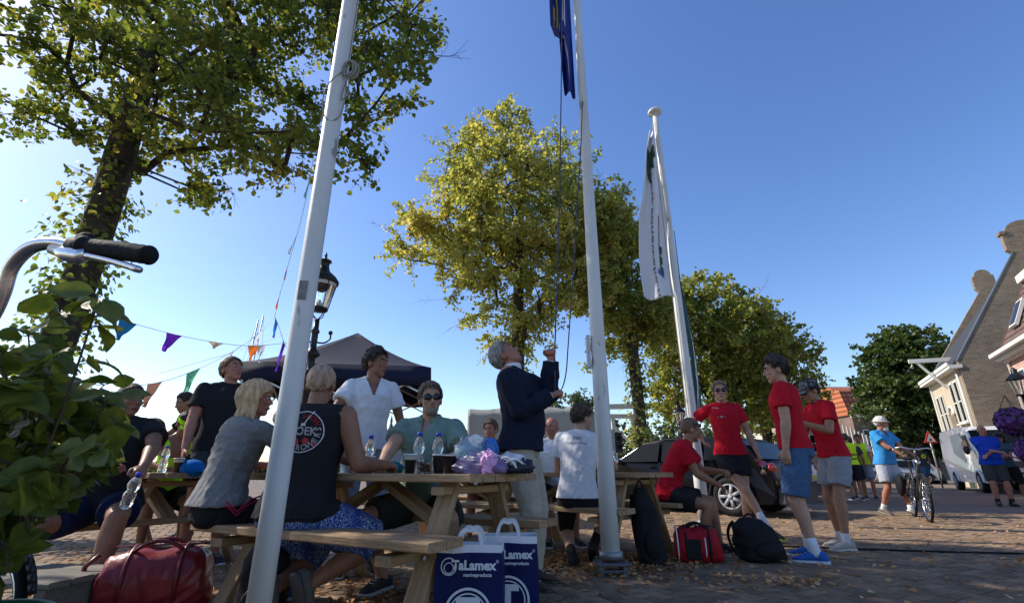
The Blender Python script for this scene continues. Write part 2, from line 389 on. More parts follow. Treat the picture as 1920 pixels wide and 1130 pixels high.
SK = {'tan': (.32, .155, .09), 'pale': (.42, .235, .155), 'red': (.37, .155, .10), 'brown': (.25, .115, .066), 'dark': (.2, .09, .055)}
def person(label, loc, face, H=1.78, pelvis_z=None, sit=False, lean=(0, 0, 0), head=(0, 0, 0), R=None, L=None, RW=None, LW=None,
           re=(.5, -.6, -.5), le=(-.5, -.6, -.5), fR=None, fL=None, kR=(.15, 1, .1), kL=(-.15, 1, .1), curlR=.35, curlL=.35,
           sk='tan', hair='short', hcol=(.05, .035, .02), top=None, bottom=None, shoes=((.03, .03, .035), (.6, .6, .6)), socks=None, build=1.0, belly=0,
           detail=1, group=None, seed=0, stub=None, face_on=True, gender='m'):
    s = H / 1.78
    lo = Vector((loc[0], loc[1], 0)); rz = math.atan2(-face[0], face[1])
    root = thing('person', label, 'person', lo, rz, group)
    inv = Matrix.Rotation(-rz, 3, 'Z')
    def W(p): return inv @ (Vector(p) - lo)
    root['s'] = s
    V = Vector
    pz = pelvis_z if pelvis_z else ((.55 if sit else .93 * s))
    P = V((0, 0, pz))
    fwd, side, tw = [math.radians(a) for a in lean]
    Rm = Matrix.Rotation(tw, 3, 'Z') @ Matrix.Rotation(side, 3, 'Y') @ Matrix.Rotation(-fwd, 3, 'X')
    up = Rm @ V((0, 0, 1)); cx = Rm @ V((1, 0, 0)); cy = Rm @ V((0, 1, 0))
    I = V((1, 0, 0)), V((0, 1, 0)), V((0, 0, 1))
    torso = .56 * s
    def spine(f):
        """f 0 hip .. 1 neck base, bends progressively"""
        q = max(0, min(1, f * 1.3)); q = q * q * (3 - 2 * q)
        U = lerp(I[2], up, q * .5).normalized() if f < .5 else None
        d0 = lerp(I[2], up, .35).normalized()
        mid = P + d0 * torso * .35
        if f <= .35: c = P + d0 * torso * f
        else: c = mid + up * torso * (f - .35)
        X = lerp(I[0], cx, q).normalized(); Y = lerp(I[1], cy, q).normalized()
        return c, X, Y
    g = (.92 if gender == 'f' else 1.0) * build * s
    fem = gender == 'f'
    rings0 = [(-.2, .10, .07, 0), (-.13, .145, .105, -.01), (-.03, .172 if not fem else .185, .122, -.012), (.08, .165 if not fem else .178, .115, 0), (.25, .145 if not fem else .135, .102 + belly * .5, .008 + belly * .5),
              (.42, .143 if not fem else .13, .102 + belly * .6, .01 + belly * .6), (.6, .158, .112 + belly * .25, .012 + belly * .2), (.78, .172, .118, .008), (.9, .175, .102, -.005), (.97, .15, .08, -.014), (1.03, .085, .06, -.016)]
    def torso_rings(infl, f0=-.2, f1=1.1, flare=0, tucks=0):
        out = []
        for f, rx, ry, oy in rings0:
            if f < f0 - .05 or f > f1: continue
            c, X, Y = spine(f); t = infl * (1 + (flare if f < .35 else 0) * (1 - f / .35 if f < .35 else 0))
            out.append((c + Y * (oy * g), X, Y, rx * g + t, ry * g + t, .92))
        return out
    sc, sX, sY = spine(.925); nb, _, _ = spine(1.0)
    shw = .178 * g
    shR = sc + cx * shw + up * .005; shL = sc - cx * shw + up * .005
    la, lf = .29 * s, .255 * s
    # arms
    def deft(sd): return V((sd * .25, .05, pz - .02)) if not sit else V((sd * .2, .38, pz + .1))
    tR = W(RW) if RW is not None else (V(R) if R is not None else shR + V((.07, .04, -.53 * s)))
    tL = W(LW) if LW is not None else (V(L) if L is not None else shL + V((-.07, .04, -.53 * s)))
    eR, wR = ik(shR, tR, la, lf, re); eL, wL = ik(shL, tL, la, lf, le)
    # legs
    hR = P + V((.092 * s, 0, -.02)); hL = P + V((-.092 * s, 0, -.02))
    lt, lc = .43 * s, .41 * s
    def foot(f, sd):
        if f is None: f = (sd * .12, .05, 0) if not sit else (sd * .15, .42, 0)
        a = V(f[:3]); dr = V(f[3]) if len(f) > 3 else V((sd * .2, 1, 0))
        return a + V((0, 0, .085 * s)), dr.normalized()
    aR, dR = foot(fR, 1); aL, dL = foot(fL, -1)
    kneeR, aR = ik(hR, aR, lt, lc, kR); kneeL, aL = ik(hL, aL, lt, lc, kL)
    # head
    hy, hp, hr = [math.radians(a) for a in head]
    HM = Rm.lerp(Matrix.Identity(3), .6) if False else Matrix.Identity(3)
    HM = Matrix.Rotation(tw * .5 + hy, 3, 'Z') @ Matrix.Rotation(hp - fwd * .35, 3, 'X') @ Matrix.Rotation(hr, 3, 'Y')
    nk = nb + up * .015 * s
    hc = nk + lerp(up, HM @ V((0, 0, 1)), .6).normalized() * .055 * s + HM @ V((0, .02, .092)) * s
    H4 = HM.to_4x4(); H4.translation = hc
    hs = s * (1.05 if not fem else 1.0)
    def hp_(x, y, z): return hc + HM @ (V((x, y, z)) * hs)
    vox = {2: .0065, 1: .0085, 0: .013}[detail]
    # ---- body, one surface
    af = (.82 if fem else 1.0) * build * s
    mb = MB()
    mb.loft(torso_rings(0), 20)
    limb(mb, [(nb - up * .03, .066 * s * (.85 if fem else 1)), (nk, .058 * s * (.82 if fem else 1)), (hp_(0, -.012, -.06), .056 * s * (.85 if fem else 1))])
    for sh_ in (shR, shL): limb(mb, [(nk + up * .012, .045 * s * (.8 if fem else 1)), (lerp(nk, sh_, .45) - up * .002, .047 * s * (.8 if fem else 1)), (lerp(nk, sh_, .85) , .048 * af)])
    mb.ell(hp_(0, -.008, .03), (.074 * hs, .096 * hs, .09 * hs), H4)
    mb.ell(hp_(0, .022, -.03), (.062 * hs, .066 * hs, .085 * hs), H4)
    mb.ell(hp_(0, .055, -.092), (.03 * hs, .03 * hs, .024 * hs), H4, 10, 8)
    mb.ell(hp_(0, .03, -.07), (.056 * hs, .045 * hs, .035 * hs), H4, 12, 8)
    mb.ell(hp_(0, .074, .024), (.05 * hs, .018 * hs, .013 * hs), H4, 12, 8)
    for q in (-1, 1):
        mb.ell(hp_(q * .036, .066, -.02), (.022 * hs, .02 * hs, .02 * hs), H4, 10, 8)
        mb.ell(hp_(q * .077, -.008, -.008), (.009 * hs, .021 * hs, .032 * hs), H4, 10, 8)
    limb(mb, [(hp_(0, .082, .018), .008 * hs), (hp_(0, .095, -.008), .010 * hs), (hp_(0, .103, -.024), .0135 * hs)], 8)
    mb.ell(hp_(0, .092, -.031), (.017 * hs, .012 * hs, .009 * hs), H4, 10, 6)
    mb.ell(hp_(0, .084, -.06), (.026 * hs, .012 * hs, .012 * hs), H4, 10, 6)
    af = (.82 if fem else 1.0) * build * s
    for sd, sh, el, w in ((1, shR, eR, wR), (-1, shL, eL, wL)):
        limb(mb, [(sh, .058 * af), (lerp(sh, el, .35), .051 * af), (lerp(sh, el, .8), .043 * af), (el, .04 * af)])
        limb(mb, [(el, .04 * af), (lerp(el, w, .25), .043 * af), (lerp(el, w, .7), .031 * af), (w, .0265 * af)])
        d = (w - el).normalized()
        nr = V((sd, 0, 0)) if abs(d.z) > .75 else V((0, 0, 1)) + V((sd * .5, 0, 0))
        hand(mb, w, d, nr, curlR if sd > 0 else curlL, sd if True else 1, s)
    lg = (.95 if fem else 1.0) * build * s
    for hj, k, a, dr in ((hR, kneeR, aR, dR), (hL, kneeL, aL, dL)):
        limb(mb, [(hj, .092 * lg), (lerp(hj, k, .4), .079 * lg), (lerp(hj, k, .85), .057 * lg), (k, .055 * lg)])
        bk = -(lerp(hj, a, .5) - k); bk = -bk; back = (lerp(hj, a, .5) - k)
        back = back.normalized() * .012 if back.length > .01 else V((0, -.012, 0))
        limb(mb, [(k, .054 * lg), (lerp(k, a, .3) + back, .057 * lg), (lerp(k, a, .62) + back * .4, .044 * lg), (lerp(k, a, .88), .034 * lg), (a, .036 * lg)])
        limb(mb, [(a - dr * .03 - V((0, 0, .03)), .03 * s), (a + dr * .1 - V((0, 0, .05)), .026 * s)], 10)
    body = remesh(mb, 'body', vox, 2, skin(sk, SK[sk]), root)
    # ---- face
    if face_on:
        for q in (-1, 1):
            e = MB().ell(hp_(q * .031, .081, .006), (.0125 * hs, .008 * hs, .0055 * hs), H4, 10, 6)
            e.cur = 1; e.ell(hp_(q * .031, .0865, .006), (.006 * hs, .004 * hs, .005 * hs), H4, 8, 6)
            e.build('eye', [mat('eye_white', (.6, .57, .53), .3), mat('eye_dark', (.03, .02, .015), .2)], root, True)
            b = MB(); b.tube([hp_(q * .014, .0915, .027), hp_(q * .032, .0915, .032), hp_(q * .05, .082, .026)], [.004 * hs, .005 * hs, .003 * hs], 6)
            b.build('eyebrow', mat('brow_%d' % int(hcol[0] * 999), tuple(c * .7 for c in hcol), .9), root, True)
        MB().ell(hp_(0, .0925, -.0605), (.023 * hs, .0075 * hs, .0045 * hs), H4, 12, 6).build('lips', skin(sk + 'lip', (SK[sk][0] * .85, SK[sk][1] * .55, SK[sk][2] * .6)), root, True)
    # ---- hair
    hm = mat('hair_%d_%d' % (int(hcol[0] * 999), int(hcol[2] * 999)), hcol, .55, .5, 45, bump=.9, bscale=110, stretch=(1, 1, .25), spec=.3, col2=tuple(c_ * min(1.9, .92 / max(hcol)) for c_ in hcol))
    if hair != 'bald':
        th = {'buzz': .0022, 'short': .013, 'full': .022, 'long': .018, 'bun': .010, 'cap': .008, 'thin': .007}[hair]
        nu, nv = 60, 34; bm = bmesh.new(); grid = {}
        rg = random.Random(seed * 31 + 5); ph = [rg.uniform(0, 6) for _ in range(6)]
        for i in range(nv + 1):
            el_ = -.95 + (PI / 2 + .95) * i / nv
            for j in range(nu):
                az = 2 * PI * j / nu                                    # 0 = front (+y)
                f = (1 + math.cos(az)) / 2                              # 1 front 0 back
                a = abs((az + PI) % (2 * PI) - PI)
                line = np.interp(a, [0, .55, .9, 1.2, 1.55, 1.85, PI], [.66, .60, .38, -.22, .0, -.62, -.86]) if hair != 'thin' else np.interp(a, [0, .7, 1.1, 1.3, 1.6, 1.9, PI], [1.05, .85, .4, 0, 0, -.55, -.75])
                if hair == 'long': line = np.interp(a, [0, .4, .8, 1.25, 1.9, PI], [.5, .4, .1, -.7, -.9, -.95])
                line += .05 * math.sin(az * 7 + ph[2]) + .035 * math.sin(az * 17 + ph[3])
                if el_ < line - .07: continue
                t = (th * min(1, .1 + (el_ - line) * 1.5) * (.5 + .5 * max(0, math.sin(el_)) ** .7) + .002) + th * .2 * min(1, max(0, (el_ - line) * 3)) * (math.sin(az * 9 + ph[0] + el_ * 5) + math.sin(az * 5 - el_ * 11 + ph[1]) + .8 * math.sin(az * 21 + el_ * 3 + ph[4]))
                if hair == 'full' : t += .01 * f * max(0, el_)
                x = math.sin(az) * math.cos(el_); y = math.cos(az) * math.cos(el_); z = math.sin(el_)
                rz_ = .09 if z > 0 else .1
                p = hp_(x * .075, -.008 + y * .097, .03 + z * rz_) + (HM @ V((x, y, z))) * t
                grid[i, j] = bm.verts.new(p)
        for i in range(nv):
            for j in range(nu):
                k = [(i, j), (i, (j + 1) % nu), (i + 1, (j + 1) % nu), (i + 1, j)]
                if all(q in grid for q in k):
                    try: bm.faces.new([grid[q] for q in k])
                    except ValueError: pass
        me = bpy.data.meshes.new('hair'); bm.to_mesh(me); bm.free()
        ho = new_obj('hair', me, hm, root, True)
        sol = ho.modifiers.new('s', 'SOLIDIFY'); sol.thickness = .006 if hair != 'buzz' else .002; sol.offset = -1
        if detail >= 1 and hair in ('short', 'full', 'long', 'bun', 'thin', 'buzz'):
            st = MB(); ns = {'short': 700, 'full': 800, 'long': 1000, 'bun': 420, 'thin': 300, 'buzz': 0}[hair] if detail > 1 or hair == 'long' else 260
            for q in range(ns):
                az = rg.uniform(-PI, PI); a = abs(az); e0 = rg.uniform(-.5, 1.5)
                line = np.interp(a, [0, .55, .95, 1.25, 1.55, 1.9, PI], [.62, .55, .3, 0, .05, -.5, -.8])
                if e0 < line: continue
                def sp(az, e, t):
                    x = math.sin(az) * math.cos(e); y = math.cos(az) * math.cos(e); z = math.sin(e)
                    return hp_(x * .075, -.008 + y * .097, .03 + z * (.09 if z > 0 else .1)) + (HM @ V((x, y, z))) * t
                if hair == 'long':
                    e0 = rg.uniform(.3, 1.4); side_ = 1 if az > 0 else -1
                    az2 = side_ * max(a, rg.uniform(1.15, 3.0))
                    pts = [sp(az, e0, th), sp(lerp(az, az2, .6), e0 * .5, th + .012), sp(az2, -.15, th + .016), sp(az2, -.75, th + .022)]
                    e_ = pts[-1]; dz = rg.uniform(.07, .20) * s
                    bkp = nb - up * .0
                    pts += [e_ + V((side_ * .01, 0, -dz * .5)) + cy * -.012, e_ + V((side_ * rg.uniform(.0, .03), 0, -dz)) + cy * -.02 * rg.random()]
                    st.tube(pts, [.003, .0048, .005, .005, .004, .001], 4)
                else:
                    ln = {'short': .03, 'full': .042, 'bun': .05, 'thin': .03}[hair]
                    d2 = -.32 if hair != 'bun' else .3
                    pts = [sp(az, e0, th * .6), sp(az + rg.uniform(-.1, .1), e0 + d2 * .5, th + .003), sp(az + rg.uniform(-.2, .2), e0 + d2, th * .8 + rg.uniform(-.002, .009))]
                    st.tube(pts, [.003, .0032, .0008], 3)
            if hair == 'bun':
                st.ell(hp_(0, -.11, .065), (.036, .033, .034), H4)
                for q in range(26):
                    c = hp_(rg.uniform(-.03, .03), -.115 + rg.uniform(-.03, .02), .065 + rg.uniform(-.03, .03))
                    st.tube([c, c + V((rg.uniform(-.03, .03), rg.uniform(-.03, .03), rg.uniform(-.03, .03)))], [.006, .003], 5)
            if st.v: st.build('hair_strands', hm, root, True)
    res = dict(root=root, body=body, hp=hp_, HM=HM, H4=H4, hc=hc, spine=spine, cx=cx, cy=cy, up=up, wR=wR, wL=wL, nb=nb, s=s, W=W, aR=aR, aL=aL, hs=hs, eR=eR, eL=eL)
    # ---- clothes
    cv = {2: .009, 1: .011, 0: .016}[detail]
    fd = {2: .009, 1: .008, 0: .006}[detail]
    if bottom:
        kind, bm_ = bottom[0], bottom[1]; mb = MB()
        infl = {'tights': .005, 'shorts': .02, 'trousers': .018, 'jeans': .014, 'skirt': .02}[kind]
        rr = torso_rings(infl, -.2, .16); rr = [(r[0], r[1], r[2], r[3] - infl * (.45 if i_ >= len(rr) - 2 else 0), r[4] - infl * (.45 if i_ >= len(rr) - 2 else 0), r[5]) for i_, r in enumerate(rr)]; mb.loft(rr, 20)
        leg = {'tights': .75, 'shorts': .72, 'trousers': 2, 'jeans': 2, 'skirt': .7}[kind]
        if len(bottom) > 2: leg = bottom[2]
        for hj, k, a in ((hR, kneeR, aR), (hL, kneeL, aL)):
            lo_ = .0 if kind == 'tights' else .012
            if leg <= 1.2:
                e = lerp(hj, k, leg); r1 = lerp(.092, .062, leg) * lg + infl + lo_ * 1.6
                mb.tube([hj - (k - hj).normalized() * .02, lerp(hj, k, leg * .5), e - (k - hj).normalized() * .01, e], [.094 * lg + infl * .6, lerp(.092, .07, leg * .5) * lg + infl + lo_, r1, r1 - .004], 18)
            else:
                mb.tube([hj, lerp(hj, k, .5), k, lerp(k, a, .5), lerp(k, a, .97)], [.094 * lg + infl * .6, .08 * lg + infl, .062 * lg + infl, .057 * lg + infl, .05 * lg + infl], 18)
        res['bottom'] = remesh(mb, {'tights': 'tight_shorts', 'jeans': 'jeans'}.get(kind, kind), cv, 2, bm_, root, fold=fd * (.25 if kind == 'tights' else 1), seed=seed)
    if top:
        kind, tm = top[0], top[1]; opt = top[2] if len(top) > 2 else {}
        mb = MB(); infl = opt.get('infl', {'tshirt': .018, 'polo': .02, 'tank': .016, 'jacket': .03, 'longshirt': .03, 'vest': .026, 'long': .02, 'bratank': .006}[kind])
        hem = opt.get('hem', {'tshirt': -.03 if not sit else -.08, 'polo': -.08, 'tank': -.05, 'jacket': -.12, 'longshirt': -.14, 'vest': .0, 'long': -.04, 'bratank': .05}[kind])
        rr = torso_rings(infl, hem, 1.0 if kind in ('bratank',) else 1.1, opt.get('flare', .35))
        if len(rr) and hem > -.2:
            c, X, Y = spine(hem); r = rr[0]
            rr = [(c + Y * (-.008 * g), X, Y, r[3] * .995, r[4], .92)] + [q for q in rr[0:] if (q[0] - c).dot(up) > .015]
        # neck edge
        if kind not in ('tank', 'bratank'):
            c, X, Y = spine(1.05); rr.append((c + Y * -.016, X, Y, .064 * s + .008, .058 * s + .008))
        mb.loft(rr, 24)
        sl = {'tshirt': .62, 'polo': .66, 'tank': 0, 'jacket': 2, 'longshirt': .95, 'vest': 0, 'long': 2, 'bratank': 0}[kind]
        if 'sleeve' in opt: sl = opt['sleeve']
        for sh, el, w in ((shR, eR, wR), (shL, eL, wL)):
            if sl == 0:
                if kind in ('tank', 'vest'): mb.ell(lerp(sh, sc, .28) + up * .01, (.052 * g + infl * .4, .06 * g + infl * .4, .055 * g), Rm.to_4x4())
                continue
            if sl <= 1.1:
                e = lerp(sh, el, sl); d = (el - sh).normalized()
                mb.tube([sh - d * .02 - (sh - sc).normalized() * .02, sh + d * .01, lerp(sh, e, .5), e - d * .008, e], [.045 * g, .058 * g + min(infl, .016) * .6, .054 * g + min(infl, .02), .052 * af + min(infl, .022) + .010, .050 * af + min(infl, .022) + .006], 18)
            else:
                mb.tube([sh - (el - sh).normalized() * .02, sh, lerp(sh, el, .5), el, lerp(el, w, .5), lerp(el, w, .97)], [.05 * g, .062 * g + infl * .7, .057 * af + infl, .052 * af + infl, .046 * af + infl * .9, .041 * af + infl * .7], 18)
                mb.ell(el, (.05 * af + infl,) * 3, None, 12, 8)
        cut = None
        if opt.get('v') or kind == 'bratank':
            vd = opt.get('v', .16); vw = opt.get('vw', .055)
            top_c = nb + up * .04
            if kind == 'bratank':
                def cut(p):
                    r = p - nb; z = r.dot(up); x = abs(r.dot(cx)); y = r.dot(cy)
                    if z > -.02: return True
                    if y > 0 and z > -.17 and x < .055 + .02 * (z + .17) / .17: return True
                    return x > .115 and z > -.16
            else:
                def cut(p):
                    r = p - top_c; z = r.dot(up); x = abs(r.dot(cx)); y = r.dot(cy)
                    return y > .0 and -vd < z and x < vw * (1 + z / vd)
        res['top'] = remesh(mb, {'tshirt': 't_shirt', 'polo': 'polo_shirt', 'tank': 'tank_top', 'jacket': 'jacket', 'longshirt': 'loose_shirt', 'vest': 'safety_vest', 'long': 'shirt', 'bratank': 'tank_top'}[kind],
                            cv, 2, tm, root, fold=opt.get('fold', fd), seed=seed + 3, cut=cut)
        if kind in ('polo',) or opt.get('collar'):
            cm = opt.get('collar_mat', tm); c, X, Y = spine(1.02); k = MB(); nn = 20; vs = []
            for i in range(nn + 1):
                a = math.radians(112) + (2 * PI - math.radians(44)) * i / nn
                for r, h in ((.068, .045), (.076, .04), (.098, -.01), (.088, -.012)):
                    vs.append(c + Y * -.012 + X * math.cos(a) * r * s * 1.04 + Y * math.sin(a) * r * s + up * (h * s) * (1 if math.sin(a) < .7 else .6))
            fs = [(i * 4 + j, i * 4 + (j + 1) % 4, (i + 1) * 4 + (j + 1) % 4, (i + 1) * 4 + j) for i in range(nn) for j in range(4)] + [(0, 1, 2, 3), (nn * 4 + 3, nn * 4 + 2, nn * 4 + 1, nn * 4)]
            k.add(vs, fs); k.build('collar', cm, root, True)
    if top:
        clear(res['top'], body, .006, .03)
        if bottom: clear(res['top'], res['bottom'], .006, .035)
    if bottom: clear(res['bottom'], body, .004, .02)
    # ---- shoes
    if shoes:
        um = mat('shoe_%d_%d_%d' % tuple(int(c * 255) for c in shoes[0]), shoes[0], .7, .2, 30, bump=.3, bscale=90)
        so = mat('sole_%d_%d' % (int(shoes[1][0] * 255), int(shoes[1][2] * 255)), shoes[1], .6, .1)
        for a, d, fs_ in ((aR, dR, fR), (aL, dL, fL)):
            flat = abs(d.z) < .1
            u = V((0, 0, 1)) - d * d.z
            if u.length < .3: u = V((0, 1, 0)) - d * d.y
            u.normalize(); x = d.cross(u); o = a - u * (.085 * s)
            def fr(y, w, z0, z1, xo=0, pw=.8): return (o + d * (y * s) + u * ((z0 + z1) / 2 * s) + x * xo, x, u, w * s, (z1 - z0) / 2 * s, pw)
            sh = MB().loft([fr(-.085, .018, .03, .07), fr(-.075, .032, .02, .09), (fr(-.03, .038, .02, .105)), fr(.02, .041, .02, .1), fr(.07, .045, .02, .08), fr(.12, .047, .02, .06), fr(.16, .042, .02, .048), fr(.185, .025, .022, .036)], 16)
            so_ = sh.build('shoe', um, root, True)
            sl_ = MB().loft([fr(-.095, .02, .0, .028, 0, .6), fr(-.085, .036, -.002, .03, 0, .6), fr(.0, .041, .002, .03, 0, .6), fr(.1, .05, .0, .027, 0, .6), fr(.16, .045, .002, .027, 0, .6), fr(.195, .026, .008, .026, 0, .6)], 16)
            sl_.build('sole', so, so_, True)
            if detail >= 1:
                lc_ = MB()
                for q in range(4):
                    y = .02 + q * .026; h = .1 - q * .011
                    lc_.tube([o + d * (y * s) + u * (h + .002) * s - x * .02, o + d * ((y + .012) * s) + u * (h + .004) * s, o + d * (y * s) + u * (h + .002) * s + x * .02], .0028, 5)
                lc_.build('laces', mat('laces', (.5, .5, .48), .8), so_, True)
    if socks:
        sm = cloth('sock_%d' % int(socks[0][0] * 255), socks[0])
        for k, a in ((kneeR, aR), (kneeL, aL)):
            mb = MB().tube([lerp(a, k, socks[1]), lerp(a, k, socks[1] * .5), a, a - V((0, 0, .03))], [.042 * lg, .041 * lg, .043 * lg, .04 * lg], 14)
            mb.build('sock', sm, root, True)
    return res
def clear(o, target, gap, depth):
    """push cloth that dips just under what it covers back out"""
    bm = bmesh.new(); bm.from_mesh(target.data); bvh = BVHTree.FromBMesh(bm); bm.free()
    for v in o.data.vertices:
        h = bvh.find_nearest(v.co, depth)
        if h[0] is None: continue
        sd = (v.co - h[0]).dot(h[1])
        if sd < gap and (v.co - h[0]).length < depth: v.co = h[0] + h[1] * gap
    o.data.update()
def glasses(p, shade=True, on_top=False, col=(.01, .01, .012)):
    m = mat('lens_black', (.008, .008, .01), .08, .1, spec=.7); mb = MB(); hp = p['hp']; H4 = p['H4']; hs = p['hs']
    dz = .052 if on_top else 0; dy = -.006 if on_top else 0
    for q in (-1, 1):
        mb.loft([(hp(q * .033, .088 + dy, .006 + dz), p['HM'] @ Vector((1, -q * .15, 0)), p['HM'] @ Vector((0, 0, 1)), .027 * hs, .019 * hs, .75),
                 (hp(q * .033, .098 + dy, .006 + dz), p['HM'] @ Vector((1, -q * .2, 0)), p['HM'] @ Vector((0, 0, 1)), .028 * hs, .02 * hs, .75)], 14)
        mb.tube([hp(q * .058, .09 + dy, .012 + dz), hp(q * .078, .05 + dy, .012 + dz), hp(q * .083, -.01 + dy, .008 + dz)], .003, 6)
    mb.tube([hp(-.01, .099 + dy, .01 + dz), hp(.01, .099 + dy, .01 + dz)], .003, 6)
    return mb.build('sunglasses', m, p['root'], True)
def cap(p, col, brim=True, back=False, visor=False, key='cap'):
    m = cloth('hat_%s' % key, col, var=.15); mb = MB(); hp = p['hp']; HM = p['HM']; hs = p['hs']; sg = -1 if back else 1
    X = HM @ Vector((1, 0, 0)); Y = HM @ Vector((0, 1, 0))
    if visor:
        vs = []; n = 28
        for i in range(n):
            a = 2 * PI * i / n
            for r, z in ((1.0, .035), (1.05, .035), (1.02, .075), (.97, .075)):
                vs.append(hp(math.sin(a) * .083 * r, -.008 + math.cos(a) * .105 * r, z))
        fs = [(i * 4 + j, i * 4 + (j + 1) % 4, ((i + 1) % n) * 4 + (j + 1) % 4, ((i + 1) % n) * 4 + j) for i in range(n) for j in range(4)]
        mb.add(vs, fs)
    else:
        rings = []
        for e in (-.05, .15, .4, .65, .9, 1.15, 1.35, 1.5):
            rings.append((hp(0, -.01, .045 + math.sin(e) * .088), X, Y, .088 * hs * math.cos(e) ** .8, .108 * hs * math.cos(e) ** .8))
        mb.loft(rings, 26)
        mb.ell(hp(0, -.01, .137), (.008, .008, .005), None, 8, 6)
    if brim:
        vs = []; n = 13
        for i in range(n):
            a = -.85 + 1.7 * i / (n - 1)
            for r, dz, th in ((.0, 0, .0), (.07, -.012, 0), (.07, -.015, 0), (.0, -.004, 0)):
                x = math.sin(a) * (.082 + r * .25); y = sg * (math.cos(a) * .1 + r * math.cos(a * .8)); vs.append(hp(x, -.008 + y, .04 + dz - r * .15 - abs(a) * .01))
        fs = [(i * 4 + j, i * 4 + (j + 1) % 4, (i + 1) * 4 + (j + 1) % 4, (i + 1) * 4 + j) for i in range(n - 1) for j in range(4)] + [(0, 1, 2, 3), tuple(n * 4 - 1 - j for j in range(4))]
        mb.add(vs, fs)
    if not brim and not visor:
        mb.loft([(hp(0, -.01, .03), X, Y, .125 * hs, .14 * hs), (hp(0, -.01, .05), X, Y, .09 * hs, .11 * hs)], 26)
    return mb.build({True: 'sun_visor', False: 'cap'}[visor], m, p['root'], True)
def print_on(p, txt, size, f, xoff=0, back=True, col=(.7, .7, .7), bold=0, name='lettering', rot=0, on='top', mesh=None):
    """flat print laid on the shirt at spine fraction f"""
    c, X, Y = p['spine'](f); sg = -1 if back else 1
    n = Y * sg; x = X * -sg; up = n.cross(x)
    x = -x if False else x
    # right-handed: text x to viewer's right
    xr = X if back else -X
    M = Matrix((xr, n.cross(xr), n)).transposed().to_4x4(); M.translation = c + X * xoff + n * .05
    M = M @ Matrix.Rotation(rot, 4, 'Z')
    me = mesh if mesh is not None else text_mesh(txt, size, bold)
    project(me, M, p[on], -n, .003)
    return new_obj(name, me, mat('print_%d_%d_%d' % tuple(int(c * 255) for c in col), col, .7, .05), p['root'])
def beard(p, col, big=False):
    mb = MB(); hp = p['hp']; H4 = p['H4']
    mb.ell(hp(0, .052, -.088), (.048, .044 if not big else .055, .034 if not big else .05), H4, 16, 10)
    mb.ell(hp(0, .091, -.048), (.026, .009, .006), H4, 12, 6)
    mb.build('beard', mat('beard_%d' % int(col[0] * 999), col, .9, .3, 60, bump=.5, bscale=90), p['root'], True)
# ------------------------------------------------------------------ ground
ground = pyd('ground', [(-400, -60, 0), (400, -60, 0), (400, 900, 0), (-400, 900, 0)], [(0, 1, 2, 3)])
tag(ground, 'brick paved quayside square', None, None, 'structure')
def paving_mat():
    m = bpy.data.materials.new('paving'); m.use_nodes = True
    n = m.node_tree.nodes; l = m.node_tree.links; b = n['Principled BSDF']; b.inputs['Roughness'].default_value = .9
    tc = n.new('ShaderNodeTexCoord'); mp = n.new('ShaderNodeMapping'); mp.inputs['Rotation'].default_value = (0, 0, .5)
    l.new(tc.outputs['Object'], mp.inputs[0])
    t = n.new('ShaderNodeTexBrick'); l.new(mp.outputs[0], t.inputs[0]); t.inputs['Scale'].default_value = 1
    t.inputs['Brick Width'].default_value = .2; t.inputs['Row Height'].default_value = .1; t.inputs['Mortar Size'].default_value = .006
    t.inputs['Color1'].default_value = (.15, .105, .075, 1); t.inputs['Color2'].default_value = (.21, .155, .115, 1); t.inputs['Mortar'].default_value = (.045, .036, .028, 1)
    nz = n.new('ShaderNodeTexNoise'); nz.inputs['Scale'].default_value = .5; nz.inputs['Detail'].default_value = 8; l.new(tc.outputs['Object'], nz.inputs[0])
    hs = n.new('ShaderNodeHueSaturation'); mr = n.new('ShaderNodeMapRange'); mr.inputs[3].default_value = .6; mr.inputs[4].default_value = 1.35
    l.new(nz.outputs[0], mr.inputs[0]); l.new(mr.outputs[0], hs.inputs['Value']); l.new(t.outputs[0], hs.inputs['Color']); l.new(hs.outputs[0], b.inputs['Base Color'])
    return m
ground.data.materials.append(paving_mat())
brick_m = mat('paver', (.20, .122, .066), .88, .3, 11, bump=.6, bscale=70, objvar=.3, col2=(.28, .19, .115))
def paver_stuff_mat():
    m = brick_m.copy(); m.name = 'paver_many'; n = m.node_tree.nodes; l = m.node_tree.links
    oi = [q for q in n if q.bl_idname == 'ShaderNodeObjectInfo'][0]; g = n.new('ShaderNodeNewGeometry')
    for lk in list(l):
        if lk.from_node == oi: l.new(g.outputs['Random Per Island'], lk.to_socket)
    return m
brick_m2 = paver_stuff_mat()
def paver_mesh(sd):
    r = random.Random(sd); mb = MB(); w, h, t = .0975, .0475, .05
    z = lambda: t + r.uniform(-.002, .002)
    c = .005
    lo = [(-w, -h), (w, -h), (w, h), (-w, h)]; hi = [(-w + c, -h + c), (w - c, -h + c), (w - c, h - c), (-w + c, h - c)]
    vs = [(x, y, 0) for x, y in lo] + [(x, y, t - .004) for x, y in lo] + [(x, y, z()) for x, y in hi]
    fs = []
    for k in (0, 4):
        for i in range(4): fs.append((k + i, k + (i + 1) % 4, k + 4 + (i + 1) % 4, k + 4 + i))
    fs.append((8, 9, 10, 11)); return vs, fs
pv = [paver_mesh(i) for i in range(5)]
pmesh = []
for vs, fs in pv:
    me = bpy.data.meshes.new('brick'); me.from_pydata(vs, [], fs); me.materials.append(brick_m); pmesh.append(me)
spots = []
rp_ = random.Random(3); ca, sa = math.cos(.5), math.sin(.5)
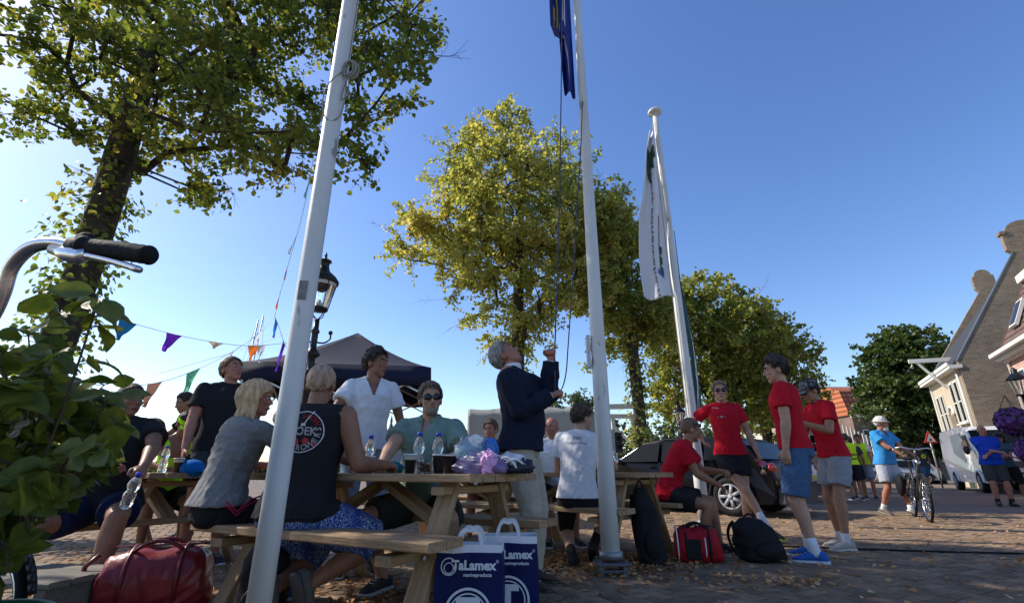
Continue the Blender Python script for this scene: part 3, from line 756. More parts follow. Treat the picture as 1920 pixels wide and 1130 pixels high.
for i in range(-90, 130):
    for j in range(-90, 130):
        # herringbone: L-shaped repeat
        k = (i + j) % 4
        if k == 0: u, v, a = (i + .5 + .5) * .1, (j + .5) * .1, 0
        elif k == 2: u, v, a = (i + .5) * .1, (j + .5 + .5) * .1, PI / 2
        else: continue
        # herringbone cell lattice
        x = u * ca - v * sa; y = u * sa + v * ca
        spots.append((x + 3.5, y + 3.0, a + .5))
spots = []
for i in range(-70, 110):
    for j in range(-100, 110):
        m4 = (i - j) % 4
        if m4 == 0: u, v, a = (i + 1) * .1, (j + .5) * .1, 0            # horizontal brick covers (i,j),(i+1,j)
        elif m4 == 3: u, v, a = (i + .5) * .1, (j + 1) * .1, PI / 2     # vertical brick covers (i,j),(i,j+1)
        else: continue
        x = u * ca - v * sa + 2.5; y = u * sa + v * ca + 3.5
        if y < 3.15 or y > 10 or abs(x) > y * 1.12 + .4: continue
        spots.append((x, y, a + .5))
spots.sort(key=lambda q: q[0] ** 2 + q[1] ** 2)
near = [q for q in spots if q[0] > .1][:300]; ns_ = set(near)
for x, y, a in near:
    o = new_obj('brick', pmesh[rp_.randrange(5)], None, ground); o.location = (x, y, -.040 + rp_.uniform(-.003, .003)); o.rotation_euler = (rp_.uniform(-.012, .012), rp_.uniform(-.012, .012), a + rp_.uniform(-.015, .015))
mb = MB()
for q in spots:
    if q in ns_: continue
    x, y, a = q; vs, fs = pv[rp_.randrange(5)]
    M = Matrix.Translation((x, y, -.040 + rp_.uniform(-.003, .003))) @ Matrix.Rotation(a + rp_.uniform(-.015, .015), 4, 'Z') @ Matrix.Rotation(rp_.uniform(-.012, .012), 4, 'X')
    mb.add([M @ Vector(v) for v in vs], fs)
me = bpy.data.meshes.new('pavers'); me.from_pydata(mb.v, [], mb.f); me.materials.append(brick_m2)
tag(new_obj('paving_bricks', me, None, ground), None, None, None, 'stuff')
joint = mat('joint_sand', (.12, .10, .08), .95, .3, 6, bump=.5, bscale=80)

# ------------------------------------------------------------------ fallen leaves
leaf_litter = leaf_mat('dead_leaf', [(.2, (.22, .09, .035)), (.5, (.42, .20, .08)), (.8, (.60, .38, .18))], .15, .8)
lv, lf = [], []
rl = random.Random(21)
def drop(x, y, sz):
    a = rl.uniform(0, 2 * PI); t = rl.uniform(-.5, .5); c = rl.uniform(.15, .7)
    M = Matrix.Translation((x, y, rl.uniform(.012, .03))) @ Matrix.Rotation(a, 4, 'Z') @ Matrix.Rotation(t, 4, 'X') @ Matrix.Rotation(rl.uniform(-.4, .4), 4, 'Y')
    o = len(lv)
    for p in ((-.5, 0, 0), (-.2, .38, c * .3), (.2, .32, c * .35), (.55, 0, .05), (.2, -.32, c * .35), (-.2, -.38, c * .3)):
        lv.append(M @ (Vector(p) * sz))
    lf.extend([(o, o + 3, o + 2, o + 1), (o, o + 5, o + 4, o + 3)])
patches = [(.75, 4.75, .5, .28, 1300), (.2, 4.3, .5, .3, 500), (-.6, 3.1, .45, .25, 420), (-1.0, 3.6, .5, .4, 300), (1.9, 3.95, .3, .1, 120), (-2.6, 4.2, .6, .5, 350), (1.6, 4.4, 1.2, .6, 130), (2, 5.5, 2, 1.2, 380), (-1, 6, 3, 1.5, 350), (-2, 3.0, .7, .4, 150), (3.5, 6.5, 2.5, 1.5, 160)]
for cx_, cy_, rx_, ry_, n_ in patches:
    for q in range(n_):
        drop(rl.gauss(cx_, rx_), rl.gauss(cy_, ry_), rl.uniform(.022, .055))
for q in range(900): drop(rl.uniform(-5, 8), rl.uniform(3.2, 11), rl.uniform(.02, .055))
o = pyd('fallen_leaves', lv, lf, leaf_litter); tag(o, 'dry brown leaves scattered over the paving', None, None, 'stuff')

# ------------------------------------------------------------------ trees
def leaf_mesh(name, C, N, size, m, parent, seed, tri2=False, droop=.3):
    """C (n,3) centres, N (n,3) normals"""
    rg = np.random.default_rng(seed); n = len(C)
    N = N / (np.linalg.norm(N, axis=1, keepdims=True) + 1e-9)
    t = rg.normal(size=(n, 3)); t[:, 2] -= droop * 2; t -= N * (t * N).sum(1, keepdims=True); t /= np.linalg.norm(t, axis=1, keepdims=True) + 1e-9
    b = np.cross(N, t); sz = (size * rg.uniform(.6, 1.25, n))[:, None]
    if tri2: loc = [(-.5, 0, 0), (0, .42, .08), (.6, 0, 0), (0, -.42, .08)]; faces = [(0, 1, 2, 3)]
    else: loc = [(-.42, 0, 0), (-.3, .36, .10), (.12, .42, .12), (.62, 0, -.06), (.12, -.42, .12), (-.3, -.36, .10)]; faces = [(0, 3, 2, 1), (0, 5, 4, 3)]
    k = len(loc); V = np.empty((n, k, 3), np.float32)
    for i, (a, c, z) in enumerate(loc): V[:, i] = C + (t * a + b * c + N * z) * sz
    nf = len(faces); idx = (np.array(faces)[None] + (np.arange(n) * k)[:, None, None]).reshape(-1)
    me = bpy.data.meshes.new(name); me.vertices.add(n * k); me.vertices.foreach_set('co', V.ravel())
    me.loops.add(len(idx)); me.loops.foreach_set('vertex_index', idx.astype(np.int32))
    me.polygons.add(n * nf); me.polygons.foreach_set('loop_start', np.arange(0, len(idx), 4, dtype=np.int32)); me.polygons.foreach_set('loop_total', np.full(n * nf, 4, np.int32))
    me.update(calc_edges=True); me.materials.append(m)
    return new_obj(name, me, None, parent)
def make_tree(label, loc, trunk_h, trunk_r, blobs, nclump, per, leaf, lm, seed, clump=.42, lean=(0, 0), group=None, tri2=False, skirt=None, name='linden_tree', leaf_objs=0, top=None, hollow=.35, bare=14, twig=1.0):
    """blobs: ellipsoids (cx,cy,cz,rx,ry,rz) relative to the base that the crown fills"""
    rg = random.Random(seed); root = thing(name, label, 'tree', loc, 0, group)
    pts = []
    vol = [b[3] * b[4] * b[5] for b in blobs]; tot = sum(vol)
    tries = 0
    while len(pts) < nclump and tries < nclump * 60:
        tries += 1
        b = rg.choices(blobs, vol)[0]
        d = Vector((rg.gauss(0, 1), rg.gauss(0, 1), rg.gauss(0, 1))).normalized() * (hollow + (1 - hollow) * rg.random() ** .6)
        p = Vector((b[0] + d.x * b[3], b[1] + d.y * b[4], b[2] + d.z * b[5]))
        if all((p - q).length > clump * .62 for q in pts): pts.append(p)
    # trunk nodes
    topz = top or trunk_h
    nodes = []; par = []
    nT = 9
    for i in range(nT + 1):
        f = i / nT; nodes.append(Vector((lean[0] * f + .06 * math.sin(f * 5 + seed), lean[1] * f + .05 * math.cos(f * 4 + seed), topz * f))); par.append(i - 1)
    pts.sort(key=lambda p: (p - nodes[-1]).length if p.z > topz else (Vector((p.x - nodes[-1].x, p.y - nodes[-1].y, 0))).length)
    leafnodes = []
    for p in pts:
        best = None; bd = 1e9
        for i, q in enumerate(nodes):
            if i < nT * .5 and q.z < trunk_h * .75: continue
            dd = p - q; c = dd.length * (1.0 + .5 * max(0, -dd.z / (dd.length + .01) + .1))
            if c < bd: bd = c; best = i
        q = nodes[best]; steps = max(1, int((p - q).length / .55)); prev = best; dirp = (q - nodes[par[best]]).normalized() if par[best] >= 0 else Vector((0, 0, 1))
        L = (p - q).length; mid = q + dirp * L * .35 + (p - q) * .25
        for k in range(1, steps + 1):
            t = k / steps; c = q * (1 - t) ** 2 + mid * 2 * t * (1 - t) + p * t * t
            c += Vector((rg.uniform(-.05, .05), rg.uniform(-.05, .05), rg.uniform(-.05, .05))) * (1 - t)
            nodes.append(c); par.append(prev); prev = len(nodes) - 1
        leafnodes.append(prev)
    rad = [0.0] * len(nodes); kids = [[] for _ in nodes]
    for i, p in enumerate(par):
        if p >= 0: kids[p].append(i)
    for i in range(len(nodes) - 1, -1, -1):
        rad[i] = max(.011 * twig, sum(rad[k] ** 2.25 for k in kids[i]) ** (1 / 2.25)) if kids[i] else .011 * twig
    sc = trunk_r / rad[1]
    for i in range(len(nodes)): rad[i] = rad[i] * (sc if rad[i] > .05 else lerp(1, sc, rad[i] / .05)) if sc < 1.5 or True else rad[i]
    for i in range(nT + 1): rad[i] = max(rad[i], trunk_r * (1.0 - .45 * (i / nT)))
    rad[0] = trunk_r * 1.35
    tb = MB(); bb = MB()
    tb.tube([nodes[i] for i in range(nT + 1)], [rad[i] for i in range(nT + 1)], 18)
    for i in range(nT + 1, len(nodes)):
        p = par[i]
        if kids[p] and kids[p][0] == i and p > nT and False: continue
        r0 = min(rad[p], rad[i] * 1.35); bb.tube([nodes[p], nodes[i]], [r0, rad[i]], 6 if rad[i] < .05 else 9, cap=False)
    # twigs + leaves
    C = []; N = []
    for p in pts:
        tw = rg.randint(4, 7)
        dirs = []
        for k in range(tw):
            d = Vector((rg.gauss(0, 1), rg.gauss(0, 1), rg.gauss(-.1, .7))).normalized() * clump * rg.uniform(.8, 1.7)
            dirs.append(d); bb.tube([p, p + d * .5 + Vector((0, 0, .03)), p + d], [.009 * twig, .006 * twig, .003], 3, cap=False)
        pc = int(per * rg.uniform(.45, 1.4))
        for k in range(pc):
            d = rg.choice(dirs); t = rg.random() ** .7 * 1.08
            C.append(p + d * t + Vector((rg.gauss(0, .2), rg.gauss(0, .2), rg.gauss(-.06, .18))) * clump * .8)
            N.append((rg.gauss(0, .8), rg.gauss(0, .8), rg.gauss(.7, .5)))
    for k in range(bare):
        p = rg.choice(pts); d = (p - Vector((0, 0, trunk_h + 2))).normalized(); q = p + d * clump * 2.2
        bb.tube([p, q], [.006, .003], 3, cap=False)
        for _ in range(5):
            a = lerp(p, q, rg.uniform(.4, 1)); bb.tube([a, a + d * .25 + Vector((rg.gauss(0, .15), rg.gauss(0, .15), rg.gauss(0, .15)))], [.004, .002], 3, cap=False)
    if skirt:
        z0, z1, r, n = skirt
        for k in range(n):
            a = rg.uniform(0, 2 * PI); z = rg.uniform(z0, z1) if rg.random() < .8 else rg.uniform(z0, z0 + .6); rr = r + abs(rg.gauss(0, .11)) + .25 * max(0, math.sin(z * 3 + a * 2)) * rg.random()
            C.append(Vector((lean[0] * z / topz + math.cos(a) * rr, lean[1] * z / topz + math.sin(a) * rr, z))); N.append((math.cos(a) + rg.gauss(0, .4), math.sin(a) + rg.gauss(0, .4), rg.gauss(.6, .4)))
    tb.build('trunk', bark, root, True)
    bo = new_obj('branches', bb.mesh('branches'), bark, root, True); bo['kind'] = 'stuff'
    C = np.array([tuple(c) for c in C], np.float32); N = np.array(N, np.float32)
    if leaf_objs:
        cm = Vector(cam.location) - Vector(loc)
        d = np.linalg.norm(C - np.array(tuple(cm), np.float32), axis=1)
        order = np.argsort(d); order = order[C[order][:, 2] > 1.0][:leaf_objs * 2:2]
        keep = np.ones(len(C), bool); keep[order] = False
        lo_ = pyd('leaf', [(-.42, 0, 0), (-.3, .36, .10), (.12, .42, .12), (.62, 0, -.06), (.12, -.42, .12), (-.3, -.36, .10)], [(0, 3, 2, 1), (0, 5, 4, 3)], lm)
        lmesh = lo_.data; bpy.data.objects.remove(lo_)
        for i in order:
            o = new_obj('leaf', lmesh, None, root); o.location = C[i]; o.scale = (leaf * rg.uniform(.8, 1.3),) * 3
            o.rotation_euler = (rg.uniform(-.9, .9), rg.uniform(-.2, 1.2), rg.uniform(0, 6.28))
        C = C[keep]; N = N[keep]
    cr = leaf_mesh('crown', C, N, leaf, lm, root, seed, tri2); cr['kind'] = 'stuff'
    return root
lm_left = leaf_mat('leaf_left', [(.1, (.055, .085, .022)), (.4, (.10, .145, .032)), (.68, (.18, .20, .045)), (.9, (.36, .29, .08))], .5, nscale=.5)
lm_mid = leaf_mat('leaf_mid', [(.1, (.11, .15, .04)), (.35, (.22, .25, .07)), (.65, (.36, .35, .11)), (.92, (.52, .43, .18))], .5, nscale=.45)
lm_right = leaf_mat('leaf_right', [(.1, (.08, .12, .03)), (.4, (.17, .21, .05)), (.7, (.29, .29, .08)), (.93, (.42, .34, .12))], .46, nscale=.4)
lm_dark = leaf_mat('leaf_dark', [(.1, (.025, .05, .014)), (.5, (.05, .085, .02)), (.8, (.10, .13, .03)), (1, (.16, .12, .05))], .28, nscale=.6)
lm_far = leaf_mat('leaf_far', [(.1, (.035, .06, .03)), (.6, (.07, .10, .045)), (1, (.14, .13, .08))], .25, nscale=.4)
make_tree('big linden with dark ivied trunk beside the picnic tables', (-6.05, 6.1, 0), 5.2, .20,
          [(.0, .3, 7.2, 2.1, 2.6, 2.3), (2.3, -.2, 6.9, 2.4, 2.2, 2.0), (3.7, -.6, 6.0, 1.3, 1.3, .9), (3.2, -.1, 5.4, 1.2, 1.0, .7), (-.9, -.6, 6.0, 1.5, 1.2, .9), (1.0, -.6, 5.4, 1.3, .9, .55), (.6, .2, 9.6, 3.0, 2.6, 1.6), (3.0, 0, 8.6, 2, 2, 1.5), (-1.0, .4, 5.2, 1.0, .9, .6)],
          205, 175, .086, lm_left, 5, clump=.42, lean=(.0, .1), skirt=(1.0, 4.7, .25, 1700), leaf_objs=300, top=8.0, bare=20)
make_tree('full round yellowing linden behind the man in the jacket', (.25, 15, 0), 4.4, .2,
          [(0, 0, 9.6, 3.2, 3.0, 3.4), (-1.8, 0, 8.2, 2.7, 2.2, 2.0), (2.0, 0, 8.6, 2.5, 2.2, 2.4), (-.9, 0, 11.4, 2.0, 1.8, 1.9), (.9, 0, 11.6, 1.7, 1.7, 1.6), (-.2, 0, 6.0, 2.0, 1.8, 1.5), (.1, 0, 4.9, 1.3, 1.2, .8), (-3.6, 0, 8.4, 1.3, 1.1, .9), (3.2, .3, 9.2, 1.3, 1.1, 1.6), (3.0, .3, 7.0, 1.2, 1.1, 1.2), (-2.6, 0, 10.2, 1.2, 1.0, 1.0)],
          330, 185, .112, lm_mid, 9, clump=.52, lean=(.0, 0), skirt=(2.4, 5.2, .2, 500), top=10.5, bare=26)
make_tree('slim linden with ivy on its trunk behind the middle flagpole', (4.25, 16.5, 0), 4.2, .2,
          [(-.6, .5, 8.2, 2.0, 2.2, 2.3), (-.2, 0, 6.2, 1.8, 1.9, 1.3), (-1.0, .5, 9.8, 1.5, 1.5, 1.5), (.9, 0, 5.8, 1.2, 1.4, .9), (-.6, 0, 4.6, 1.3, 1.2, .6)],
          170, 160, .125, lm_right, 13, clump=.5, skirt=(1.5, 4.5, .2, 500), top=8, bare=16)
make_tree('broad linden behind the parked black car', (8.6, 20, 0), 3.2, .25,
          [(0, 0, 6.6, 2.9, 2.6, 2.5), (-1.4, 0, 7.2, 1.9, 1.9, 2.0), (1.4, 0, 6.0, 2.3, 2.1, 1.8), (-1.4, 0, 4.2, 2.2, 1.9, 1.5), (.8, -.3, 3.9, 2.6, 1.9, 1.5), (2.6, 0, 5.2, 1.4, 1.3, 1.2)],
          230, 170, .14, lm_right, 17, clump=.55, top=6.5, skirt=(.6, 3, .3, 200), bare=16)
make_tree('rounded linden behind the two men in red at the right', (12.3, 24, 0), 3.0, .24,
          [(0, 0, 6.2, 2.4, 2.4, 2.3), (-1.6, 0, 5.0, 2.1, 1.9, 1.9), (1.0, 0, 5.0, 2.1, 1.9, 1.5), (0, 0, 3.4, 2.8, 1.9, 1.2)],
          150, 130, .18, lm_right, 19, clump=.6, top=5.5, tri2=True, bare=10)
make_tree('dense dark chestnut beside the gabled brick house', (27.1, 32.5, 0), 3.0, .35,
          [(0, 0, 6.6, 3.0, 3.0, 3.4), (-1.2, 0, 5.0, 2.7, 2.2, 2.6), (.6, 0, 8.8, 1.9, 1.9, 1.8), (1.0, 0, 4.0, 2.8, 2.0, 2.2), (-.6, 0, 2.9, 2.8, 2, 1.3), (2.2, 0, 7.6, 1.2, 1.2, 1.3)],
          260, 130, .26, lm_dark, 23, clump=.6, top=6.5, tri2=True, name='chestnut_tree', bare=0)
# unseen linden, added left of the frame to shade the bush and duffel
for k, (x, y, rr) in enumerate(((-9.9, 2.7, .9),)):
    make_tree('unseen linden added out of view to shade the bush' if k == 0 else 'second unseen linden added for shade behind the viewer', (x, y, 0), 5, .26,
              [(0, 0, 7.4, 2.6 * rr, 2.6, 2.2), (1.6, .2, 6.3, 1.9, 1.9, 1.1), (-1, -.5, 6.0, 1.8, 1.8, 1.1)], 105, 75, .15, lm_left, 40 + k, clump=.6, top=8, tri2=True, bare=0)
# far greenery
for i, (x, y, h, r, lb) in enumerate(((5.5, 42, 7.2, 3.2, 'distant hazy tree showing above the grey tarpaulin stall'), (13.5, 48, 6.5, 5, 'distant dark tree between the bridge and the lamp'), (18.5, 52, 6, 5, 'distant low tree right of the background lamp'), (44, 70, 6, 4, 'distant small tree beside the orange tiled roof'))):
    make_tree(lb, (x, y, 0), 2, .25, [(0, 0, h * .62, r, r, h * .38), (r * .5, 0, h * .4, r, r, h * .3), (-r * .5, 0, h * .38, r, r, h * .32)], 70, 90, .3, lm_far, 60 + i, clump=.8, top=h * .6, tri2=True, name='distant_tree', bare=0)

# ------------------------------------------------------------------ foreground bush
bush_m = leaf_mat('bush_leaf', [(.15, (.04, .068, .015)), (.45, (.08, .115, .022)), (.76, (.16, .17, .03)), (.98, (.42, .31, .04))], .42, .42, nscale=2.2)
def vein_leaf_mesh(sd):
    r = random.Random(sd); n = 9; vs = []; fs = []
    for i in range(n):
        t = i / (n - 1); w = .36 * math.sin(PI * min(1, t * 1.02 + .02)) ** .75 * (1.15 - .35 * t) + (.012 if i % 2 else -.006)
        dz = -.16 * t * t + .03 * math.sin(t * 7 + sd)
        for q, (k, h) in enumerate(((-1, .09), (-.5, .06), (0, 0), (.5, .06), (1, .09))):
            vs.append((t - .02, k * w, dz + h * abs(w) * 2.4 + (.016 if (i % 2 and q in (1, 3)) else 0) + r.uniform(-.008, .008)))
    for i in range(n - 1):
        for k in range(4): fs.append((i * 5 + k, i * 5 + k + 1, (i + 1) * 5 + k + 1, (i + 1) * 5 + k))
    me = bpy.data.meshes.new('leaf'); me.from_pydata(vs, [], fs); me.materials.append(bush_m); me.shade_smooth(); return me
lms = [vein_leaf_mesh(i) for i in range(6)]
bush = thing('leafy_bush', 'broad leaved bush with yellowing leaves in the near left corner', 'bush', (-1.35, 1.45, 0))
rb = random.Random(77); bs = MB(); leaves = []
def stem(a, b, r0, n, sz=.085, spread=.9):
    a = Vector(a); b = Vector(b); mid = (a + b) / 2 + Vector((rb.uniform(-.12, .12), rb.uniform(-.12, .12), rb.uniform(-.02, .12)))
    P = bez(a, mid, b, 9); bs.tube(P, [r0 * (1 - .7 * i / 8) for i in range(9)], 6)
    for k in range(n):
        t = 1.0 if k < 3 else rb.uniform(.25, 1.0); i = min(7, int(t * 8)); p = lerp(P[i], P[i + 1], t * 8 - i)
        a_ = rb.uniform(0, 2 * PI); d = Vector((math.cos(a_), math.sin(a_), rb.uniform(-.25, .5))).normalized()
        q = p + d * rb.uniform(.01, .03); bs.tube([p, q], .002, 4, cap=False); leaves.append((q, d, sz * rb.uniform(.65, 1.3)))
for k in range(26):
    x = rb.uniform(-.6, .34); y = rb.uniform(-.28, .5); h = rb.uniform(.7, 1.24) - max(0, x - .2) * .9
    base = (rb.uniform(-.2, .1), rb.uniform(-.1, .25), .1)
    stem(base, (x, y, h), .007, 34)
    for j in range(3):
        zz = rb.uniform(.25, .95); f = zz / h if h > zz else .8; bx = (base[0] + (x - base[0]) * f, base[1] + (y - base[1]) * f, zz)
        stem(bx, (bx[0] + rb.uniform(-.25, .24), bx[1] + rb.uniform(-.25, .25), zz + rb.uniform(-.1, .22)), .005, 13)
camp = Vector(cam.location) - bush.location
leaves.sort(key=lambda q: (q[0] - camp).length)
leaves = [q for q in leaves if (q[0] + bush.location).x < (-1.0 + .2 * min(1, max(0, (q[0].z - .45) / .35))) * (q[0] + bush.location).y and q[0].z < 1.34]
def leaf_M(q, d, s):
    y = Vector((0, 0, 1)).cross(d).normalized(); z = d.cross(y)
    M = Matrix((d, y, z)).transposed().to_4x4() @ Matrix.Rotation(rb.uniform(-1.3, 1.3), 4, 'X') @ Matrix.Rotation(rb.uniform(-.4, 1.1), 4, 'Y')
    M = Matrix.Translation(q) @ M @ Matrix.Scale(s, 4); return M
for q, d, s_ in leaves[:300]:
    o = new_obj('leaf', lms[rb.randrange(6)], None, bush); o.matrix_local = leaf_M(q, d, s_)
lb = MB()
for q, d, s_ in leaves[300:]:
    M = leaf_M(q, d, s_); src = lms[rb.randrange(6)]; lb.add([M @ v.co for v in src.vertices], [tuple(p.vertices) for p in src.polygons])
if lb.v: tag(lb.build('foliage', bush_m, bush, True), None, None, None, 'stuff')
bs.f = [f_ for f_ in bs.f if all((Vector(bs.v[i_]) + bush.location).x < (-1.0 + .2 * min(1, max(0, (bs.v[i_][2] - .45) / .35))) * (bs.v[i_][1] + bush.location.y) + .02 for i_ in f_)]; bs.mi = [0] * len(bs.f)
new_obj('stems', bs.mesh('stems'), stem_m, bush, True)['kind'] = 'stuff'
green_pl = mat('green_plastic', (.03, .16, .085), .45, .15, 6, bump=.1)
for i, (x, y, lab) in enumerate(((-1.0, 1.0, 'green plastic plant tub at the foot of the bush'), (-1.42, 1.22, 'second green plastic tub under the bush, nearer the left edge'))):
    t = thing('plant_tub', lab, 'plant pot', (x - .35, y + .35, 0), .4 * i)
    MB().lathe([(.13, 0), (.17, .4), (.185, .4), (.185, .43), (.165, .43), (.15, .36)], n=20).build('tub', green_pl, t, True)
    MB().lathe([(.0, .36), (.155, .37)], n=16, cap=False).build('soil', mat('soil', (.05, .035, .025), .95, .3, 40, bump=.8), t)
gp = thing('green_parasol_cover', 'green fabric cover round a post at the far left edge', 'cover', (-1.95, 1.75, 0))
MB().loft([(Vector((0, 0, z)), Vector((1, 0, 0)), Vector((0, 1, 0)), r * 1.1, r) for z, r in ((.05, .05), (.4, .09), (.7, .1), (.9, .09), (1.02, .06))], 14).build('cover', green_pl, gp, True)
MB().tube([(0, 0, 0), (0, 0, 1.1)], .02, 10).build('post', black_metal, gp)

# ------------------------------------------------------------------ flagpoles
def flagpole(label, x, y, h, r, tp=.55, group='white flagpoles'):
    t = thing('flagpole', label, 'flagpole', (x, y, 0), 0, group)
    n = 12; MB().tube([(0, 0, .12 + (h - .12) * i / n) for i in range(n + 1)], [lerp(r, r * tp, i / n) for i in range(n + 1)], 28).build('pole', white_paint, t, True)
    b = MB(); b.box((-.13, -.10, .075), (.13, .10, .10), ch=.008); b.box((-.11, -.085, .0), (-.075, .085, .074)); b.box((.075, -.085, 0), (.11, .085, .074)); b.box((-.12, -.04, .02), (.12, .04, .04))
    for sx in (-1, 1):
        for sy in (-1, 1): b.tube([(sx * .1, sy * .075, .1), (sx * .1, sy * .075, .125)], .013, 6)
    b.tube([(-.09, -.12, .05), (.09, -.12, .05)], .008, 6)
    b.build('base_bracket', mat('base_metal', (.13, .13, .135), .6, .3, 20, metal=.6, bump=.3), t)
    MB().lathe([(r * .98, .12), (r * 1.25, .125), (r * 1.25, .17), (r * .98, .175)], n=28).build('collar', zinc, t, True)
    MB().lathe([(r * tp, h), (r * tp, h + .02), (r * 1.35, h + .03), (r * 1.5, h + .07), (r * 1.2, h + .10), (.0, h + .11)], n=24).build('finial', white_paint, t, True)
    return t
fpl = flagpole('thick near white flagpole in front of the left picnic table', -1.055, 2.3, 7.2, .0505, .95)
fpm = flagpole('white flagpole with blue flag, bracket base on the leafy paving', .775, 4.2, 9.2, .074, .3)
fpr = flagpole('far white flagpole whose disc top is in view, behind the red duffel', 2.46, 6.7, 6.52, .078)
# halyard and coiled rope on the near pole
c = MB(); rr_ = random.Random(4)
def screen_pt(px, py, Y):
    x = (px - 960) / 898; v = (565 - py) / 898; cs, sn = math.cos(PITCH), math.sin(PITCH)
    t = Y / (cs - sn * v); return Vector((x * t, Y, CAM_H + (sn + cs * v) * t))
P0 = screen_pt(652, 128, 2.26); P0.x = -.992
for k in range(6):
    a0 = rr_.uniform(-.3, .3); w = .028 + .006 * k % .02; hh = .062 + rr_.uniform(-.01, .015)
    c.tube([P0 + Vector((.01 + w * math.sin(a) * math.cos(a0) + .003 * k, w * math.sin(a) * math.sin(a0) - .01 + .004 * k, hh * math.cos(a) - .01)) for a in [2 * PI * i / 18 for i in range(18)]], .0045, 6, closed=True)
c.tube([P0 + Vector((0, 0, .05)), P0 + Vector((.0, -.005, 1.2)), P0 + Vector((-.02, 0, 3.0))], .004, 6)
c.tube(bez(P0, P0 + Vector((-.14, -.06, -.18)), P0 + Vector((-.09, -.02, -.36)), 14) + bez(P0 + Vector((-.09, -.02, -.36)), P0 + Vector((-.06, 0, -.43)), P0 + Vector((-.01, .0, -.36)), 8)[1:] + bez(P0 + Vector((-.01, .0, -.36)), P0 + Vector((.02, .01, -.25)), P0 + Vector((-.005, .0, -.03)), 10)[1:], .0042, 6)
c.tube(bez(P0 + Vector((0, 0, -.04)), P0 + Vector((.05, 0, -.2)), P0 + Vector((-.01, 0, -.24)), 12) + bez(P0 + Vector((-.01, 0, -.24)), P0 + Vector((-.02, 0, -.2)), P0 + Vector((.01, 0, -.05)), 8)[1:], .0042, 6)
tag(c.build('coiled_rope', rope_m, None, True), 'grey halyard rope coiled and looped on the near flagpole', 'rope')
M_ = MB(); M_.box((-.012, -.004, -.05), (.03, .002, .05)); o = M_.build('sticker', mat('sticker_grey', (.2, .19, .18), .6, .5, 30), fpl)
o.location = (-.005, -.0505, 1.62)
# white box plate on the middle pole
bx = MB(); bx.box((-.035, -.03, 1.62), (-.005, .03, 1.92), ch=.004); o = bx.build('notice_plate', mat('plate_grey', (.5, .5, .52), .5, .1), fpm); o.location = (-.07, 0, 0)

def flag_mesh(W_, H_, nu, nv, f):
    vs = [f(i / nu, j / nv) for j in range(nv + 1) for i in range(nu + 1)]
    fs = [(j * (nu + 1) + i, j * (nu + 1) + i + 1, (j + 1) * (nu + 1) + i + 1, (j + 1) * (nu + 1) + i) for j in range(nv) for i in range(nu)]
    return vs, fs
def flag(name, label, origin, f, m, thick=.002):
    vs, fs = flag_mesh(1, 1, 40, 80, f); o = pyd(name, vs, fs, m, None, True); o.location = origin
    s_ = o.modifiers.new('s', 'SOLIDIFY'); s_.thickness = thick; tag(o, label, 'flag'); return o
fabric_blue = mat('flag_blue', (.012, .025, .20), .75, .1, 4, bump=.2, bscale=60)
def flag_on(o, txt, size, u, v, f, rot, col, bold=0, mesh=None, off=-.012):
    """lettering wrapped on the draped flag surface f(u,v); text laid in u,v space"""
    me = mesh if mesh is not None else text_mesh(txt, size, bold, extr=0)
    bm = bmesh.new(); bm.from_mesh(me); c_, s_ = math.cos(rot), math.sin(rot)
    for _ in range(3):
        es = [e for e in bm.edges if e.calc_length() > .03]
        if not es: break
        bmesh.ops.subdivide_edges(bm, edges=es, cuts=1)
    for w in bm.verts:
        x = w.co.x * c_ - w.co.y * s_; y = w.co.x * s_ + w.co.y * c_
        p = Vector(f(min(1, max(0, u + x)), min(1, max(0, v + y)))); w.co = p + Vector((0, off, 0))
    bmesh.ops.triangulate(bm, faces=bm.faces); bm.to_mesh(me); bm.free(); me.update()
    return new_obj('lettering', me, mat('flagprint_%d_%d' % (int(col[0] * 99), int(col[2] * 99)), col, .8, .05), o)
# blue flag, hangs in folds on the left of the middle pole
bz0 = 4.78
def fb(u, v):
    z = -1.9 + 3.7 * v; wide = .13 + .035 * math.sin(v * 5) + (.09 if v > .235 else 0)
    x = -wide * u; y = .05 * math.sin(u * 10 + v * 3) * (.4 + u)
    return (x, y, z + .12 * u * math.sin(2 + v) - .0)
fl = flag('hanging_flag', 'dark blue flag hanging limp beside the middle flagpole', (.775 - .085, 4.17, 6.47), fb, fabric_blue)
flag_on(fl, 'G', .34, .7, .33, fb, 0, (.45, .38, .06), .012); flag_on(fl, 'n', .3, .35, .37, fb, .2, (.55, .58, .62), .01); flag_on(fl, '~', .4, .5, .17, fb, .9, (.4, .43, .5), .01)
# white flag on the far pole
fabric_white = mat('flag_white', (.66, .66, .69), .8, .06, 3, bump=.2, bscale=40)
def fw(u, v):
    z = -2.95 * (1 - v); wd = .44 - .36 * max(0, v - .45) / .55
    x = -(.06 + wd * u) - .02 * math.sin(v * 9)
    y = .07 * math.sin(u * 9 + v * 2.5) * (.3 + u * .7) + .03 * math.sin(v * 8)
    return (x, y, z - .06 * (1 - u) * math.sin(v * 3) + .04 * math.sin(u * 7))
ff = flag('hanging_flag', 'white lettered flag hanging from the far flagpole', (2.46, 6.64, 6.12), fw, fabric_white)
flag_on(ff, 'E', .2, .25, .21, fw, PI, (.03, .07, .04), .012)
flag_on(ff, 'www.gonewelle.nl', .11, .56, .38, fw, PI / 2 * 3 - .05, (.12, .14, .17), .002, off=-.022)
for k, (v_, s_) in enumerate(((.30, .08), (.355, .06), (.41, .05))): flag_on(ff, 'l', .1, .3, v_, fw, 0, (.05, .07, .05), .008)
